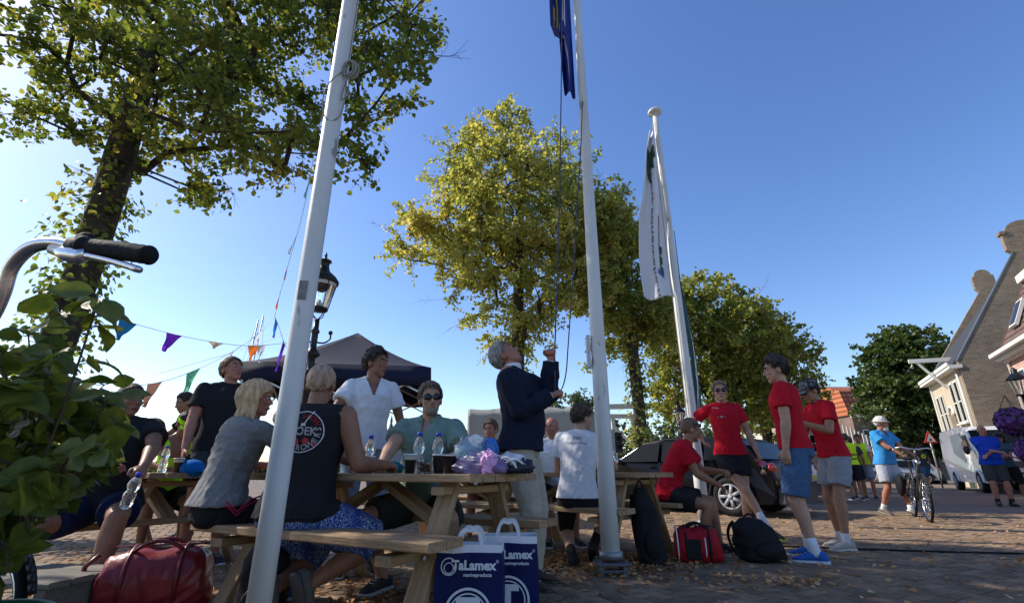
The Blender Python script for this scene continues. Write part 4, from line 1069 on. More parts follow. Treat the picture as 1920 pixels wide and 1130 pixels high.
flag_on(ff, '', .1, .3, .13, fw, 0, (.12, .10, .45), 0, mesh=(lambda: (lambda m_: (m_.from_pydata([(-.1, -.03, 0), (.12, .0, 0), (.1, .03, 0), (-.1, .0, 0)], [], [(0, 1, 2, 3)]), m_)[1])(bpy.data.meshes.new('stripe')))())
for q_, (u_, v_) in enumerate(((.35, .86), (.6, .83), (.75, .78))):
    dm = bpy.data.meshes.new('patch'); dm.from_pydata([(-.22, -.035, 0), (.1, -.045, 0), (.24, .02, 0), (.05, .05, 0), (-.2, .03, 0)], [], [(0, 1, 2, 3, 4)])
    flag_on(ff, '', .1, u_, v_, fw, .2 * q_, (.03, .03, .035), 0, mesh=dm, off=-.02)
# dark green banner behind the far pole
fabric_green = mat('banner_green', (.02, .07, .075), .8, .1)
def fg(u, v):
    z = -3.3 * (1 - v); wd = .16 * min(1, (1 - v) * 2.2) + .01
    return (wd * u + .03 * math.sin(v * 6), .22 * u + .04 * math.sin(v * 7 + u * 5), z)
bn = flag('beach_banner', 'narrow dark green banner with white letters behind the far pole', (2.98, 7.9, 4.95), fg, fabric_green)
for k, ch in enumerate('CAFE'): flag_on(bn, ch, .24, .5, .05 + k * .085, fg, -PI / 2, (.6, .62, .6), .012)
flag_on(bn, 'Hoek', .3, .5, .62, fg, -PI / 2, (.6, .62, .6), .008)
MB().tube([(.0, .05, -4.95), (0, .03, -3), (.02, .02, 0)], [.016, .014, .006], 8).build('pole', black_metal, bn)
# halyards
h = MB(); hp0 = screen_pt(1052, 185, 4.0); hp1 = screen_pt(1040, 665, 3.78)
h.tube([screen_pt(1056, -200, 4.1), hp0, lerp(hp0, hp1, .5) + Vector((.01, 0, 0)), hp1, screen_pt(1041, 735, 3.7)], .006, 6)
h.tube([screen_pt(1092, 190, 4.1)] + bez(screen_pt(1090, 260, 4.1), screen_pt(1072, 560, 3.9), screen_pt(1064, 665, 3.8), 10) + bez(screen_pt(1064, 665, 3.8), screen_pt(1062, 735, 3.8), screen_pt(1040, 742, 3.7), 8)[1:], .005, 6)
tag(h.build('halyard', dark_rope, None, True), 'thin dark halyard lines pulled by the man in the jacket', 'rope')
h = MB(); h.tube([(2.36, 6.6, 6.3), (2.34, 6.58, 4), (2.36, 6.6, 1.3)], .006, 5); h.tube([(2.4, 6.6, 6.3), (2.38, 6.58, 1.3)], .004, 5)
tag(h.build('halyard', rope_m, None, True), 'grey halyard running down the far flagpole', 'rope')

# ------------------------------------------------------------------ picnic tables
def chamfer_plank(L, w, t):
    me = MB().box((-L / 2, -w / 2, -t / 2), (L / 2, w / 2, t / 2), ch=.006).mesh('plank'); me.materials.append(wood_new); return me
pm = {}
def plank(parent, L, w, t, loc, rot=(0, 0, 0), name='plank', m=None):
    k = (round(L, 3), w, t, m and m.name)
    if k not in pm:
        pm[k] = chamfer_plank(L, w, t)
        if m: pm[k].materials.clear(); pm[k].materials.append(m)
    o = new_obj(name, pm[k], None, parent); o.location = loc; o.rotation_euler = rot; return o
def beam(parent, a, b, w, t, name, up=(0, 1, 0)):
    a = Vector(a); b = Vector(b); d = b - a; L = d.length; x = d.normalized(); y = Vector(up).cross(x).normalized(); z = x.cross(y)
    k = ('b', round(L, 3), w, t)
    if k not in pm: pm[k] = MB().box((-L / 2, -w / 2, -t / 2), (L / 2, w / 2, t / 2), ch=.005).mesh(name); pm[k].materials.append(wood_new)
    o = new_obj(name, pm[k], None, parent); M = Matrix((x, y, z)).transposed().to_4x4(); M.translation = (a + b) / 2; o.matrix_local = M; return o
bolt_me = MB().lathe([(.012, 0), (.012, .006), (.0, .009)], n=10).mesh('bolt'); bolt_me.materials.append(mat('bolt', (.7, .7, .68), .35, .05, metal=.6))
def picnic_table(label, B, d, group='picnic tables on the square', L=1.8):
    d = Vector((d[0], d[1], 0)).normalized(); p = Vector((-d.y, d.x, 0)) if False else Vector((d.y, -d.x, 0))
    if p.y < 0: p = -p
    c = Vector((B[0], B[1], 0)) + d * (L / 2) + p * .675
    rz = math.atan2(-d.y, -d.x)
    t = thing('picnic_table', label, 'picnic table', c, rz, group)
    for i in range(6): plank(t, L, .117, .042, (rp_.uniform(-.004, .004), (i - 2.5) * .124, .729))
    for s_ in (-1, 1):
        for q in (0, 1): plank(t, L, .13, .042, (rp_.uniform(-.004, .004), s_ * (.472 + q * .138), .449))
    for sx in (-1, 1):
        x = sx * (L / 2 - .22)
        beam(t, (x, -.34, .665), (x, .34, .665), .04, .085, 'crossbeam', (1, 0, 0)).rotation_euler
        beam(t, (x - sx * .045, -.66, .378), (x - sx * .045, .66, .378), .044, .098, 'crossbeam', (1, 0, 0))
        for s_ in (-1, 1):
            beam(t, (x - sx * .0, s_ * .22, .70), (x, s_ * .56, .0), .042, .115, 'leg', (1, 0, 0))
            beam(t, (x - sx * .07, s_ * .02, .385), (.03 * sx, s_ * .02, .69), .04, .085, 'brace', (0, 1, 0))
            for yy, zz, ox in ((.26, .665, .022), (.4, .40, .024), (.45, .37, .024)):
                b_ = new_obj('bolt', bolt_me, None, t); b_.location = (x + sx * ox, s_ * yy, zz); b_.rotation_euler = (0, sx * PI / 2, 0)
    return t
D1 = (-.874, .486)
T1 = picnic_table('near picnic table with bottles, cups and bags on top', (-.36, 2.29), D1)
T2 = picnic_table('left picnic table where the woman with the green visor sits', (-2.92, 3.62), D1)
T3 = picnic_table('picnic table standing behind the man in the white V-neck', (-.05, 4.8), (-.93, .37))
T4 = picnic_table('right picnic table where the men in white and red sit', (.85, 4.15), (-.733, .68))
# low weathered platform
pl = thing('timber_platform', 'low weathered grey timber platform beside the bush', 'platform', (-2.75, 3.05, 0), -.12)
for i in range(4): plank(pl, .9, .12, .03, (0, -.19 + i * .128, .215), m=wood_old)
for x in (-.4, .4): plank(pl, .06, .48, .19, (x, 0, .105), name='leg', m=wood_old)
# ------------------------------------------------------------------ the people
def pick(*a, **k): return cloth(*a, **k)
c_black = cloth('black', (.018, .018, .021)); c_white = cloth('white', (.64, .645, .67)); c_red = cloth('red', (.44, .010, .022), var=.12)
c_grey = cloth('grey_melange', (.20, .198, .195), var=.2, scale=60); c_denim = cloth('denim', (.06, .115, .22), var=.25, scale=70, bump=.4, bscale=120)
c_navy = cloth('navy', (.012, .016, .032)); c_beige = cloth('beige', (.36, .32, .25)); c_sage = cloth('sage', (.17, .25, .215)); c_greysh = cloth('greyshort', (.25, .265, .29))
c_ltdenim = cloth('ltdenim', (.22, .28, .34), var=.3, scale=30); c_neon = cloth('neon', (.42, .80, .02), rough=.8); c_blue = cloth('skyblue', (.045, .26, .56)); c_royal = cloth('royal', (.015, .055, .42))
c_dark = cloth('charcoal', (.045, .048, .05)); c_teal = cloth('slate', (.06, .10, .13)); c_hivis = cloth('hivis', (.62, .85, .03))
def floral():
    m = cloth('floral', (.025, .06, .24)); n = m.node_tree.nodes; l = m.node_tree.links; b = n['Principled BSDF']
    src = b.inputs['Base Color'].links[0].from_socket; tc = [q for q in n if q.bl_idname == 'ShaderNodeTexCoord'][0]
    w = n.new('ShaderNodeTexWave'); w.inputs['Scale'].default_value = 22; w.inputs['Distortion'].default_value = 14; w.inputs['Detail'].default_value = 3; w.inputs['Detail Scale'].default_value = 2.2
    l.new(tc.outputs['Object'], w.inputs[0]); n2 = n.new('ShaderNodeTexNoise'); n2.inputs['Scale'].default_value = 8; l.new(tc.outputs['Object'], n2.inputs[0])
    mu = n.new('ShaderNodeMath'); mu.operation = 'MULTIPLY'; l.new(w.outputs[1], mu.inputs[0]); l.new(n2.outputs[0], mu.inputs[1])
    r = n.new('ShaderNodeValToRGB'); r.color_ramp.elements[0].position = .34; r.color_ramp.elements[1].position = .44; l.new(mu.outputs[0], r.inputs[0])
    mx = n.new('ShaderNodeMix'); mx.data_type = 'RGBA'; l.new(r.outputs[0], mx.inputs[0]); l.new(src, mx.inputs[6]); mx.inputs[7].default_value = (.34, .38, .46, 1); l.new(mx.outputs[2], b.inputs['Base Color'])
    return m
c_floral = floral()
PE = {}
# 1 bald man in the printed black tank top
p = person('seated man with cropped grey hair in a black sleeveless shirt with a round rowers print', (-1.22, 2.93), (.22, .97), 1.80, sit=True, lean=(9, 0, 0), head=(14, 2, 0),
           RW=(-.80, 3.2, .80), LW=(-1.05, 3.4, .80), re=(.25, -.3, -1), le=(-.6, -.1, -.6), kR=(.7, 1, .35), kL=(-.1, 1, .2), fR=(.16, -.02, .12, (.1, .35, -1)), fL=(-.02, -.06, .1, (.0, .3, -1)),
           sk='brown', hair='buzz', hcol=(.30, .205, .14), top=('tank', c_black, {'infl': .022, 'fold': .010}), bottom=('shorts', c_floral, .95), shoes=((.09, .09, .08), (.05, .05, .05)), build=1.17, belly=.02, detail=2, seed=1, curlR=.9)
for r0, r1, cc in ((.112, .117, (.55, .55, .55)),): print_on(p, '', 0, 0.72, .045, col=cc, mesh=disc_mesh(r1, 40, r0), name='print_ring')
print_on(p, 'HOEK', .062, 0.72, .045, col=(.55, .55, .55), bold=.0016); 
for i, ch in enumerate('ROWERS'):
    a = math.radians(-130 + i * 21); print_on(p, ch, .036, .72, .045, col=(.5, .5, .5), bold=.001, mesh=(lambda me_, a_: (me_.transform(Matrix.Translation((math.cos(a_) * .09, math.sin(a_) * .09, 0)) @ Matrix.Rotation(a_ + PI / 2, 4, 'Z')), me_)[1])(text_mesh(ch, .042, .001), a + math.radians(35)))
for i, ch in enumerate('SHOW'):
    a = math.radians(95 - i * 20); print_on(p, ch, .036, 0.72, .045, col=(.4, .02, .03), mesh=(lambda me_, a_: (me_.transform(Matrix.Translation((math.cos(a_) * .088, math.sin(a_) * .088, 0)) @ Matrix.Rotation(a_ - PI / 2, 4, 'Z')), me_)[1])(text_mesh(ch, .04, .0015), a))
for (dx, dz, r) in ((-.03, -.06, .022), (.028, -.052, .018), (.075, -.068, .013)): print_on(p, '', 0, 0.72, .045, col=(.4, .02, .03), mesh=(lambda m_: (m_.transform(Matrix.Translation((dx, dz, 0))), m_)[1])(disc_mesh(r, 14)), name='print_dot')
print_on(p, '', 0, 0.72, .045, col=(.55, .55, .55), mesh=(lambda m_: (m_.from_pydata([(-.004, .035, 0), (.004, .035, 0), (.05, .115, 0), (.044, .118, 0), (-.014, .03, 0), (.014, .03, 0), (.012, .045, 0), (-.012, .045, 0)], [], [(0, 1, 2, 3), (4, 5, 6, 7)]), m_)[1])(bpy.data.meshes.new('oar')), name='print_oar')
PE['bald'] = p
# 2 blonde woman
p = person('seated blonde woman in a loose grey shirt and black shorts', (-1.80, 3.16), (.60, .80), 1.66, sit=True, lean=(14, 2, 0), head=(-42, 6, 0), R=(.12, .40, 1.05), L=(-.12, .42, .80), re=(.7, .1, -.8),
           sk='red', hair='long', hcol=(.66, .44, .24), top=('longshirt', c_grey, {'infl': .036, 'hem': .03, 'fold': .012, 'sleeve': .9, 'flare': .6}), bottom=('shorts', c_black), shoes=((.02, .04, .2), (.6, .6, .6)), build=1.02, detail=2, seed=2, gender='f', curlR=.9)
mb = MB()
for k in range(2): mb.tube([(.20 + .02 * k, -.04, .60 - k * .022), (.215 + .0 * k, .03, .54 - k * .02), (.20, .10, .60 - k * .022), (.17, .2, .625 - k * .022)], .005, 6)
mb.build('stripe', cloth('pinkstripe', (.5, .03, .09)), p['root'])
# 3 man in sage polo
p = person('seated man in a sage green polo shirt with dark sunglasses and greying beard', (-.62, 3.86), (-.25, -.97), 1.82, sit=True, lean=(12, -2, 0), head=(32, 6, 3), RW=(-.86, 3.32, .80), LW=(-.52, 3.35, .80), re=(.8, -.1, -.5), le=(-.8, -.1, -.5),
           kR=(.45, 1, .2), kL=(-.5, 1, .2), fR=(.2, .25, 0), fL=(-.3, .2, 0), sk='pale', hair='short', hcol=(.12, .085, .055), top=('polo', c_sage, {'infl': .022, 'fold': .010, 'v': .13, 'vw': .03}), bottom=('shorts', c_dark, .9), build=1.12, belly=.03, detail=2, seed=3, curlR=.6, curlL=.6)
glasses(p); beard(p, (.22, .17, .14))
# 4 white V-neck
p = person('standing dark haired man in a white V-neck T-shirt looking to the right', (-1.25, 4.28), (.42, -.91), 1.80, lean=(2, 0, 0), head=(48, 2, 0), RW=(-1.5, 3.93, .99), LW=(-.92, 4.42, .92), re=(1, .2, .1), le=(-.4, -1, 0),
           sk='brown', hair='full', hcol=(.035, .025, .02), top=('tshirt', c_white, {'infl': .022, 'v': .17, 'vw': .06, 'hem': -.02, 'fold': .009}), bottom=('jeans', c_ltdenim), build=.96, detail=2, seed=4, curlR=1.0)
# 5 man in the jacket
p = person('standing grey haired man in a navy jacket looking up and pulling the flag line', (.07, 3.82), (.97, -.25), 1.80, lean=(-6, 0, -4), head=(2, 44, 0), RW=(.30, 3.66, 1.30), LW=(.31, 3.78, 1.60), re=(.25, -.3, -1), le=(.0, .35, -1),
           sk='red', hair='short', hcol=(.24, .23, .21), top=('jacket', c_navy, {'infl': .03, 'hem': -.06, 'fold': .010, 'flare': .5}), bottom=('trousers', c_beige), shoes=((.05, .03, .02), (.03, .03, .03)), build=1.1, belly=.035, detail=2, seed=5, curlR=1.5, curlL=1.4)
q = p; c, X, Y = q['spine'](1.03); mb = MB()
nn = 20; vs = []
for i in range(nn + 1):
    a = math.radians(108) + (2 * PI - math.radians(36)) * i / nn
    for r, h_ in ((.064, .058), (.07, .056), (.088, -.02), (.078, -.02)): vs.append(c + Y * -.012 + X * math.cos(a) * r * 1.05 + Y * math.sin(a) * r + q['up'] * h_)
mb.add(vs, [(i * 4 + j, i * 4 + (j + 1) % 4, (i + 1) * 4 + (j + 1) % 4, (i + 1) * 4 + j) for i in range(nn) for j in range(4)])
mb.build('shirt_collar', c_white, p['root'], True)
for sd in (-1, 1):          # lapels
    c, X, Y = q['spine'](.82); mb = MB()
    pts = [q['nb'] + q['up'] * .045 + X * sd * .07 - Y * .03, q['nb'] + X * sd * .105 + Y * .055, q['spine'](.72)[0] + X * sd * .10 + Y * .148, q['spine'](.45)[0] + X * sd * .012 + Y * .17, q['spine'](.72)[0] + X * sd * .05 + Y * .155]
    mb.add(pts + [v + Y * .008 for v in pts], [(0, 1, 2, 3, 4), (9, 8, 7, 6, 5)] + [(i, (i + 1) % 5, 5 + (i + 1) % 5, 5 + i) for i in range(5)]); mb.build('lapel', c_navy, p['root'])
for w, e in ((q['wR'], q['eR']), (q['wL'], q['eL'])):
    d = (w - e).normalized(); MB().tube([w - d * .035, w - d * .004], [.036, .034], 14).build('shirt_cuff', c_white, p['root'], True)
# 6 man in black T-shirt
p = person('standing man in a black T-shirt looking up over the blonde woman', (-2.74, 4.66), (.62, -.78), 1.82, head=(26, 20, 0), lean=(2, 0, 0), sk='red', hair='short', hcol=(.13, .085, .05), top=('tshirt', c_black), bottom=('shorts', c_dark), build=1.12, belly=.02, detail=1, seed=6,
           R=(.27, .15, .95), L=(-.25, .22, .98))
# 7 woman with neon visor
p = person('seated woman in a neon yellow running vest and neon visor looking down', (-3.46, 5.16), (.62, -.78), 1.72, sit=True, lean=(14, 0, 0), head=(12, -26, 0), RW=(-3.3, 4.75, .80), LW=(-2.95, 4.8, .80), re=(.9, -.2, -.3), le=(-.8, -.1, -.5),
           sk='brown', hair='bun', hcol=(.04, .025, .018), top=('bratank', c_neon), bottom=('shorts', c_black), detail=1, seed=7, gender='f')
cap(p, (.40, .78, .02), True, visor=True, key='neon'); glasses(p)
# 8 leaning person with bun
p = person('woman with a dark bun leaning forward behind the visor woman', (-3.75, 6.1), (-.75, -.65), 1.74, lean=(32, 0, 0), head=(10, -8, 0), sk='tan', hair='bun', hcol=(.03, .02, .015), top=('tshirt', c_black), bottom=('shorts', c_black), detail=1, seed=8, gender='f', L=(-.15, .55, 1.0), R=(.2, .6, 1.0))
# 9 left man
p = person('seated man in a black T-shirt and blue shorts behind the bush holding a bottle', (-2.88, 3.68), (.28, -.96), 1.76, sit=True, lean=(4, 2, 0), head=(50, 2, 0), RW=(-2.42, 3.22, .66), LW=(-2.36, 3.24, .72), re=(.9, -.1, -.4), le=(-1, .2, -.2),
           kR=(.35, 1, .2), kL=(-.4, 1, .2), fR=(.22, .62, 0, (.3, 1, 0)), fL=(-.22, .45, 0, (-.2, 1, 0)), sk='brown', hair='buzz', hcol=(.05, .035, .03), top=('tshirt', c_black, {'infl': .024}), bottom=('shorts', cloth('darkblue', (.010, .016, .045)), .7),
           shoes=((.02, .02, .022), (.6, .6, .6)), build=1.16, belly=.03, detail=2, seed=9, curlR=1.0, curlL=1.0)
# 10 small head behind
p = person('partly hidden brown haired man seated far behind the blue water pack', (-.24, 6.2), (-.2, -1), 1.7, sit=True, lean=(10, 0, 0), head=(-10, 0, 0), sk='red', hair='short', hcol=(.07, .04, .02), top=('tshirt', c_dark), bottom=('shorts', c_dark), detail=0, seed=10)
# 11 bald man opposite
p = person('bald man seated opposite the man in the white T-shirt', (.50, 6.1), (.1, -1), 1.76, sit=True, lean=(6, 0, 0), head=(-38, -4, 0), sk='red', hair='bald', top=('tshirt', c_white), bottom=('shorts', c_dark), detail=1, seed=11)
# 12 man in white T-shirt
p = person('seated man in a white printed T-shirt and black tights seen from behind', (.58, 4.56), (.28, .96), 1.76, sit=True, lean=(19, 3, 0), head=(-46, 2, 0), RW=(.98, 4.93, .80), LW=(.5, 5.0, .80), re=(.5, -.3, -.9), le=(-.15, -.1, -1), kR=(.3, 1, .2), kL=(-.3, 1, .1),
           fR=(.1, .12, .06, (0, .6, -.5)), fL=(-.06, -.04, 0, (0, 1, 0)), sk='pale', hair='short', hcol=(.06, .04, .025), top=('tshirt', c_white, {'hem': -.02, 'infl': .018, 'fold': .007}), bottom=('tights', c_black, 1.0), shoes=((.015, .015, .016), (.02, .02, .02)), socks=((.02, .02, .02), .28), detail=2, seed=12)
print_on(p, 'Het', .055, .86, 0, col=(.3, .3, .36), rot=.05); print_on(p, 'snippendiner', .038, .78, 0, col=(.42, .42, .48))
# 13 seated red man
p = person('seated man in a red T-shirt and black shorts with sunglasses on his head', (1.60, 5.28), (.90, -.44), 1.70, sit=True, lean=(34, 0, 0), head=(26, 2, 0), RW=(2.04, 5.10, .64), LW=(2.14, 5.2, .76), re=(.6, -.4, -.6), le=(-.6, -.2, -.5), fR=(.12, .28, 0), fL=(-.2, .42, 0),
           kR=(.2, 1, .2), kL=(-.35, 1, .2), sk='tan', hair='buzz', hcol=(.13, .075, .045), top=('tshirt', c_red), bottom=('shorts', c_black), shoes=((.02, .02, .02), (.05, .05, .05)), detail=2, seed=13, curlR=.5, curlL=.8)
glasses(p, on_top=True)
# 14 standing red man
p = person('standing man in a red T-shirt and sunglasses with crossed legs leaning on the far flagpole', (2.66, 6.12), (-.16, -.99), 1.84, lean=(-2, 2, 0), head=(-6, 2, 0), RW=(2.47, 6.48, 1.16), LW=(2.95, 6.02, .94), re=(.6, -.6, -.4), le=(-.3, -1, -.1),
           fR=(-.27, .14, .03, (-.7, .7, -.25)), fL=(-.08, .0, 0, (-.1, 1, 0)), kR=(.0, 1, 0), kL=(.05, 1, 0), sk='pale', hair='short', hcol=(.20, .13, .08), top=('tshirt', c_red), bottom=('shorts', c_black, .55), shoes=((.015, .015, .015), (.45, .55, .04)), socks=((.62, .63, .66), .42), build=.95, detail=2, seed=14, curlL=.9)
glasses(p); print_on(p, '- w -', .05, .74, .06, back=False, col=(.7, .7, .72), bold=.001); print_on(p, 'kroon', .03, .94, .10, back=False, col=(.7, .7, .7), rot=-.3)
p14 = p
# 15 red man in denim shorts
p = person('tall man in a red T-shirt and denim shorts with bright blue shoes seen from behind', (2.72, 4.80), (-.80, .60), 1.86, lean=(2, 0, 0), head=(22, -4, 0), L=(-.25, .05, .93), re=(.3, -1, 0), le=(-.6, -1, -.1), R=(.24, .0, .9),
           fR=(.2, .06, 0, (.1, 1, 0)), fL=(-.13, -.02, 0, (-.1, 1, 0)), sk='pale', hair='full', hcol=(.035, .025, .02), top=('tshirt', c_red, {'hem': -.02}), bottom=('shorts', c_denim, .92), shoes=((.01, .09, .38), (.55, .56, .58)), socks=((.62, .63, .66), .28), build=1.04, detail=2, seed=15)
for k in range(4): print_on(p, ('sponsor', 'roeiclub', 'marine', 'hoek')[k], .034, .93 - k * .055, .05, col=(.65, .65, .68))
# 16 red man in cap
p = person('man in red T-shirt, grey cap and grey shorts, hand at his chin', (3.52, 5.5), (-.93, .0), 1.76, lean=(8, 0, 0), head=(4, -16, 0), L=(-.10, .33, 1.26), R=(.06, .34, 1.2), le=(-.4, .0, -1), re=(.4, .0, -1), fR=(.14, .02, 0, (.1, 1, 0)), fL=(-.12, .14, 0, (-.1, 1, 0)),
           sk='tan', hair='short', hcol=(.025, .018, .015), top=('tshirt', c_red, {'hem': -.03}), bottom=('shorts', c_greysh, .7), shoes=((.36, .32, .28), (.5, .48, .44)), socks=((.55, .55, .56), .2), detail=2, seed=16, curlL=1.3, curlR=1.3)
cap(p, (.16, .17, .175), True, key='greycap'); glasses(p, on_top=False)
MB().box((-.135, -.02, .62), (-.130, .012, .84)).build('stripe', c_black, p['root']).location = (-.045, 0, 0)
# 17, 18 hi-vis
def vest_bands(p):
    for f in (.28, .48):
        c, X, Y = p['spine'](f); mb = MB(); g = 1.0
        mb.loft([(c + p['up'] * -.02, X, Y, .180, .145), (c + p['up'] * .02, X, Y, .182, .147)], 24); mb.build('reflective_band', cloth('band', (.10, .14, .02)), p['root'], True)
p = person('man in a yellow safety vest and dark shorts with his back turned', (9.45, 14.1), (.35, .94), 1.76, lean=(4, 0, 0), head=(-20, -8, 0), R=(.22, .3, .85), L=(-.28, .15, .85), sk='tan', hair='short', hcol=(.06, .04, .03), top=('vest', c_hivis, {'infl': .04}), bottom=('shorts', cloth('dk', (.02, .02, .03)), .9), shoes=((.02, .03, .05), (.5, .5, .5)), detail=0, seed=17)
remesh_parts = []
for sd, (a, b) in enumerate(((p['spine'](.92)[0] + p['cx'] * .17, p['eR']), (p['spine'](.92)[0] - p['cx'] * .17, p['eL']))): MB().tube([a, lerp(a, b, .6)], [.07, .062], 12).build('sleeve', c_teal, p['root'], True)
vest_bands(p)
p = person('man in an open yellow safety vest over a white shirt looking down', (10.35, 14.9), (-.55, -.83), 1.80, lean=(6, 0, 0), head=(0, -18, 0), sk='red', hair='short', hcol=(.07, .05, .03), top=('vest', c_hivis, {'infl': .038}), bottom=('shorts', c_ltdenim, .9), shoes=((.02, .02, .02), (.4, .4, .4)), detail=0, seed=18, R=(.2, .25, .95), L=(-.2, .28, .95))
for a, b in ((p['spine'](.92)[0] + p['cx'] * .17, p['eR']), (p['spine'](.92)[0] - p['cx'] * .17, p['eL'])): MB().tube([a, lerp(a, b, .7)], [.07, .062], 12).build('sleeve', c_white, p['root'], True)
vest_bands(p)
p = person('dark clothed man half hidden between the two men in safety vests', (9.95, 14.7), (.6, .8), 1.7, sk='brown', hair='short', hcol=(.05, .04, .03), top=('tshirt', c_dark), bottom=('shorts', c_black, .8), detail=0, seed=28)
# 19 man with bike
p = person('elderly man with white beard, pale cap and sky blue T-shirt wheeling a bicycle', (6.98, 9.45), (.28, -.96), 1.74, lean=(8, 0, 0), head=(28, -4, 0), RW=(7.02, 9.05, 1.04), LW=(7.35, 9.2, 1.04), re=(.8, -.2, -.5), le=(-.6, -.3, -.6), fR=(.16, -.12, .03, (.1, 1, -.2)), fL=(-.06, .22, 0, (-.1, 1, 0)),
           sk='red', hair='short', hcol=(.5, .48, .45), top=('tshirt', c_blue, {'v': .13, 'vw': .05, 'hem': -.06, 'infl': .026}), bottom=('shorts', cloth('paleshort', (.38, .40, .44)), .8), shoes=((.13, .10, .08), (.2, .18, .15)), socks=((.6, .6, .6), .22), build=1.08, belly=.03, detail=1, seed=19)
cap(p, (.52, .49, .42), False, key='bucket'); beard(p, (.6, .6, .58), True)
# 20 walking man
p = person('man in a black T-shirt with a yellow round print walking away', (17.75, 21.8), (.1, 1), 1.84, head=(0, -6, 0), fR=(.1, .25, 0), fL=(-.1, -.25, .05, (0, 1, -.3)), sk='tan', hair='short', hcol=(.04, .03, .02), top=('tshirt', c_dark), bottom=('shorts', c_denim, .9), detail=0, seed=20)
print_on(p, '', 0, .68, 0, col=(.6, .6, .02), mesh=disc_mesh(.10, 24, .03), name='print_disc')
# 21 royal
p = person('bald man in a royal blue polo shirt with folded arms', (11.3, 11.9), (-.45, -.89), 1.80, lean=(-2, 0, 0), head=(6, 0, 0), R=(-.10, .26, 1.18), L=(.10, .24, 1.12), re=(.9, -.2, -.6), le=(-.9, -.2, -.6), sk='red', hair='bald', top=('polo', c_royal, {'infl': .026}), bottom=('shorts', c_dark, .9), shoes=((.015, .015, .015), (.02, .02, .02)), socks=((.02, .02, .02), .2), build=1.14, belly=.04, detail=1, seed=21)
p = person('woman in a slate top and dark cap with folded arms beside the man in blue', (11.95, 12.2), (-.6, -.8), 1.66, head=(6, -10, 0), R=(-.08, .26, 1.08), L=(.1, .24, 1.04), re=(.9, -.2, -.6), le=(-.9, -.2, -.6), sk='red', hair='long', hcol=(.05, .04, .03), top=('tshirt', c_teal), bottom=('shorts', c_black, 1.0), shoes=((.02, .02, .02), (.03, .03, .03)), socks=((.02, .02, .02), .2), detail=1, seed=22, gender='f')
cap(p, (.03, .03, .035), True, key='darkcap')
p = person('brown haired woman in a blue sleeveless top at the right edge', (12.1, 11.6), (-.7, -.7), 1.66, head=(10, -4, 0), R=(.2, .2, .95), L=(-.1, .26, 1.1), sk='tan', hair='long', hcol=(.12, .07, .04), top=('tank', c_royal), bottom=('tights', c_black, .8), detail=1, seed=23, gender='f')
# ------------------------------------------------------------------ things on the tables
bottle_m = mat('pet_bottle', (.86, .93, .95), .12, .03, 30, trans=.92, spec=.5); cap_blue = mat('cap_blue', (.01, .04, .40), .5)
def bottle(label, x, y, z=.75, tilt=(0, 0, 0), h=.235, capm=None):
    t = thing('water_bottle', label, 'bottle', (x, y, z), 0, 'water bottles'); t.rotation_euler = tilt; k = h / .235
    MB().lathe([(.026 * k, 0), (.033 * k, .006), (.034 * k, .03), (.031 * k, .05), (.034 * k, .068), (.034 * k, .09), (.025 * k, .11), (.026 * k, .12), (.034 * k, .14), (.034 * k, .16), (.026 * k, .19), (.014 * k, .208), (.013 * k, .218)], n=20).build('bottle_body', bottle_m, t, True)
    MB().lathe([(.0155 * k, .214 * k), (.0155 * k, .235 * k), (.013 * k, .237 * k)], n=16).build('cap', capm or cap_blue, t, True); return t
def on_table(px, depthY, z=.75):
    x = (px - 960) / 898; return (x * (depthY * math.cos(PITCH) + (z - CAM_H) * math.sin(PITCH)), depthY)
a = on_table(690, 3.3); bottle('water bottle with blue cap between the cropped man and the white V-neck man', *a)
a = on_table(662, 3.35); bottle('water bottle under the hand of the man in the white V-neck', *a, capm=mat('cap_dark', (.02, .02, .02), .5))
a = on_table(783, 3.05); bottle('water bottle with blue cap left of the two on the near table', *a)
a = on_table(819, 3.08); bottle('water bottle with blue cap right of the two on the near table', *a)
bottle('crumpled water bottle held by the man behind the bush', -2.36, 3.17, .56, (.4, .5, 0))
bottle('water bottle standing before the visor woman', *on_table(303, 4.4), h=.22)
cup_m = mat('cup_dark', (.03, .022, .02), .5, .2); cup_w = mat('cup_white', (.7, .7, .68), .5)
def cup(label, x, y, z=.75, lid=False, h=.095):
    t = thing('paper_cup', label, 'cup', (x, y, z), 0, 'dark paper coffee cups')
    MB().lathe([(.026, 0), (.037, h), (.0395, h + .002), (.0395, h + .007), (.036, h + .007), (.034, h - .003), (.024, .006)], n=22).build('cup_body', cup_m, t, True)
    MB().lathe([(.0375, h - .02), (.0385, h + .004), (.041, h + .006), (.041, h + .012), (.037, h + .013)] if lid else [(.0372, h), (.0402, h + .002), (.0402, h + .008), (.036, h + .008)], n=22).build('lid' if lid else 'rim', cup_w, t, True)
cup('dark paper cup with a white lid in front of the sage polo man', *on_table(768, 2.95), lid=True)
cup('dark paper cup beside the purple bag', *on_table(822, 2.86)); cup('second dark paper cup, half behind the purple bag', *on_table(842, 2.95))
cup('dark paper cup by the elbow of the cropped man', *on_table(689, 3.18)); cup('dark paper cup with white lid before the visor woman', *on_table(331, 4.15), lid=True, h=.1)
t = thing('plastic_tub', 'clear plastic tub of dark snacks between the cups', 'tub', (*on_table(795, 2.85), .75))
MB().lathe([(.035, 0), (.045, .06), (.047, .06), (.047, .064), (.043, .064), (.034, .004)], n=20).build('tub', glass_m, t, True)
mb = MB(); rr_ = random.Random(8)
for k in range(16): mb.ell((rr_.uniform(-.022, .022), rr_.uniform(-.022, .022), .012 + rr_.random() * .04), (.013, .01, .009), None, 8, 5)
mb.build('snacks', mat('snack', (.16, .04, .03), .6, .3), t, True)['kind'] = 'stuff'
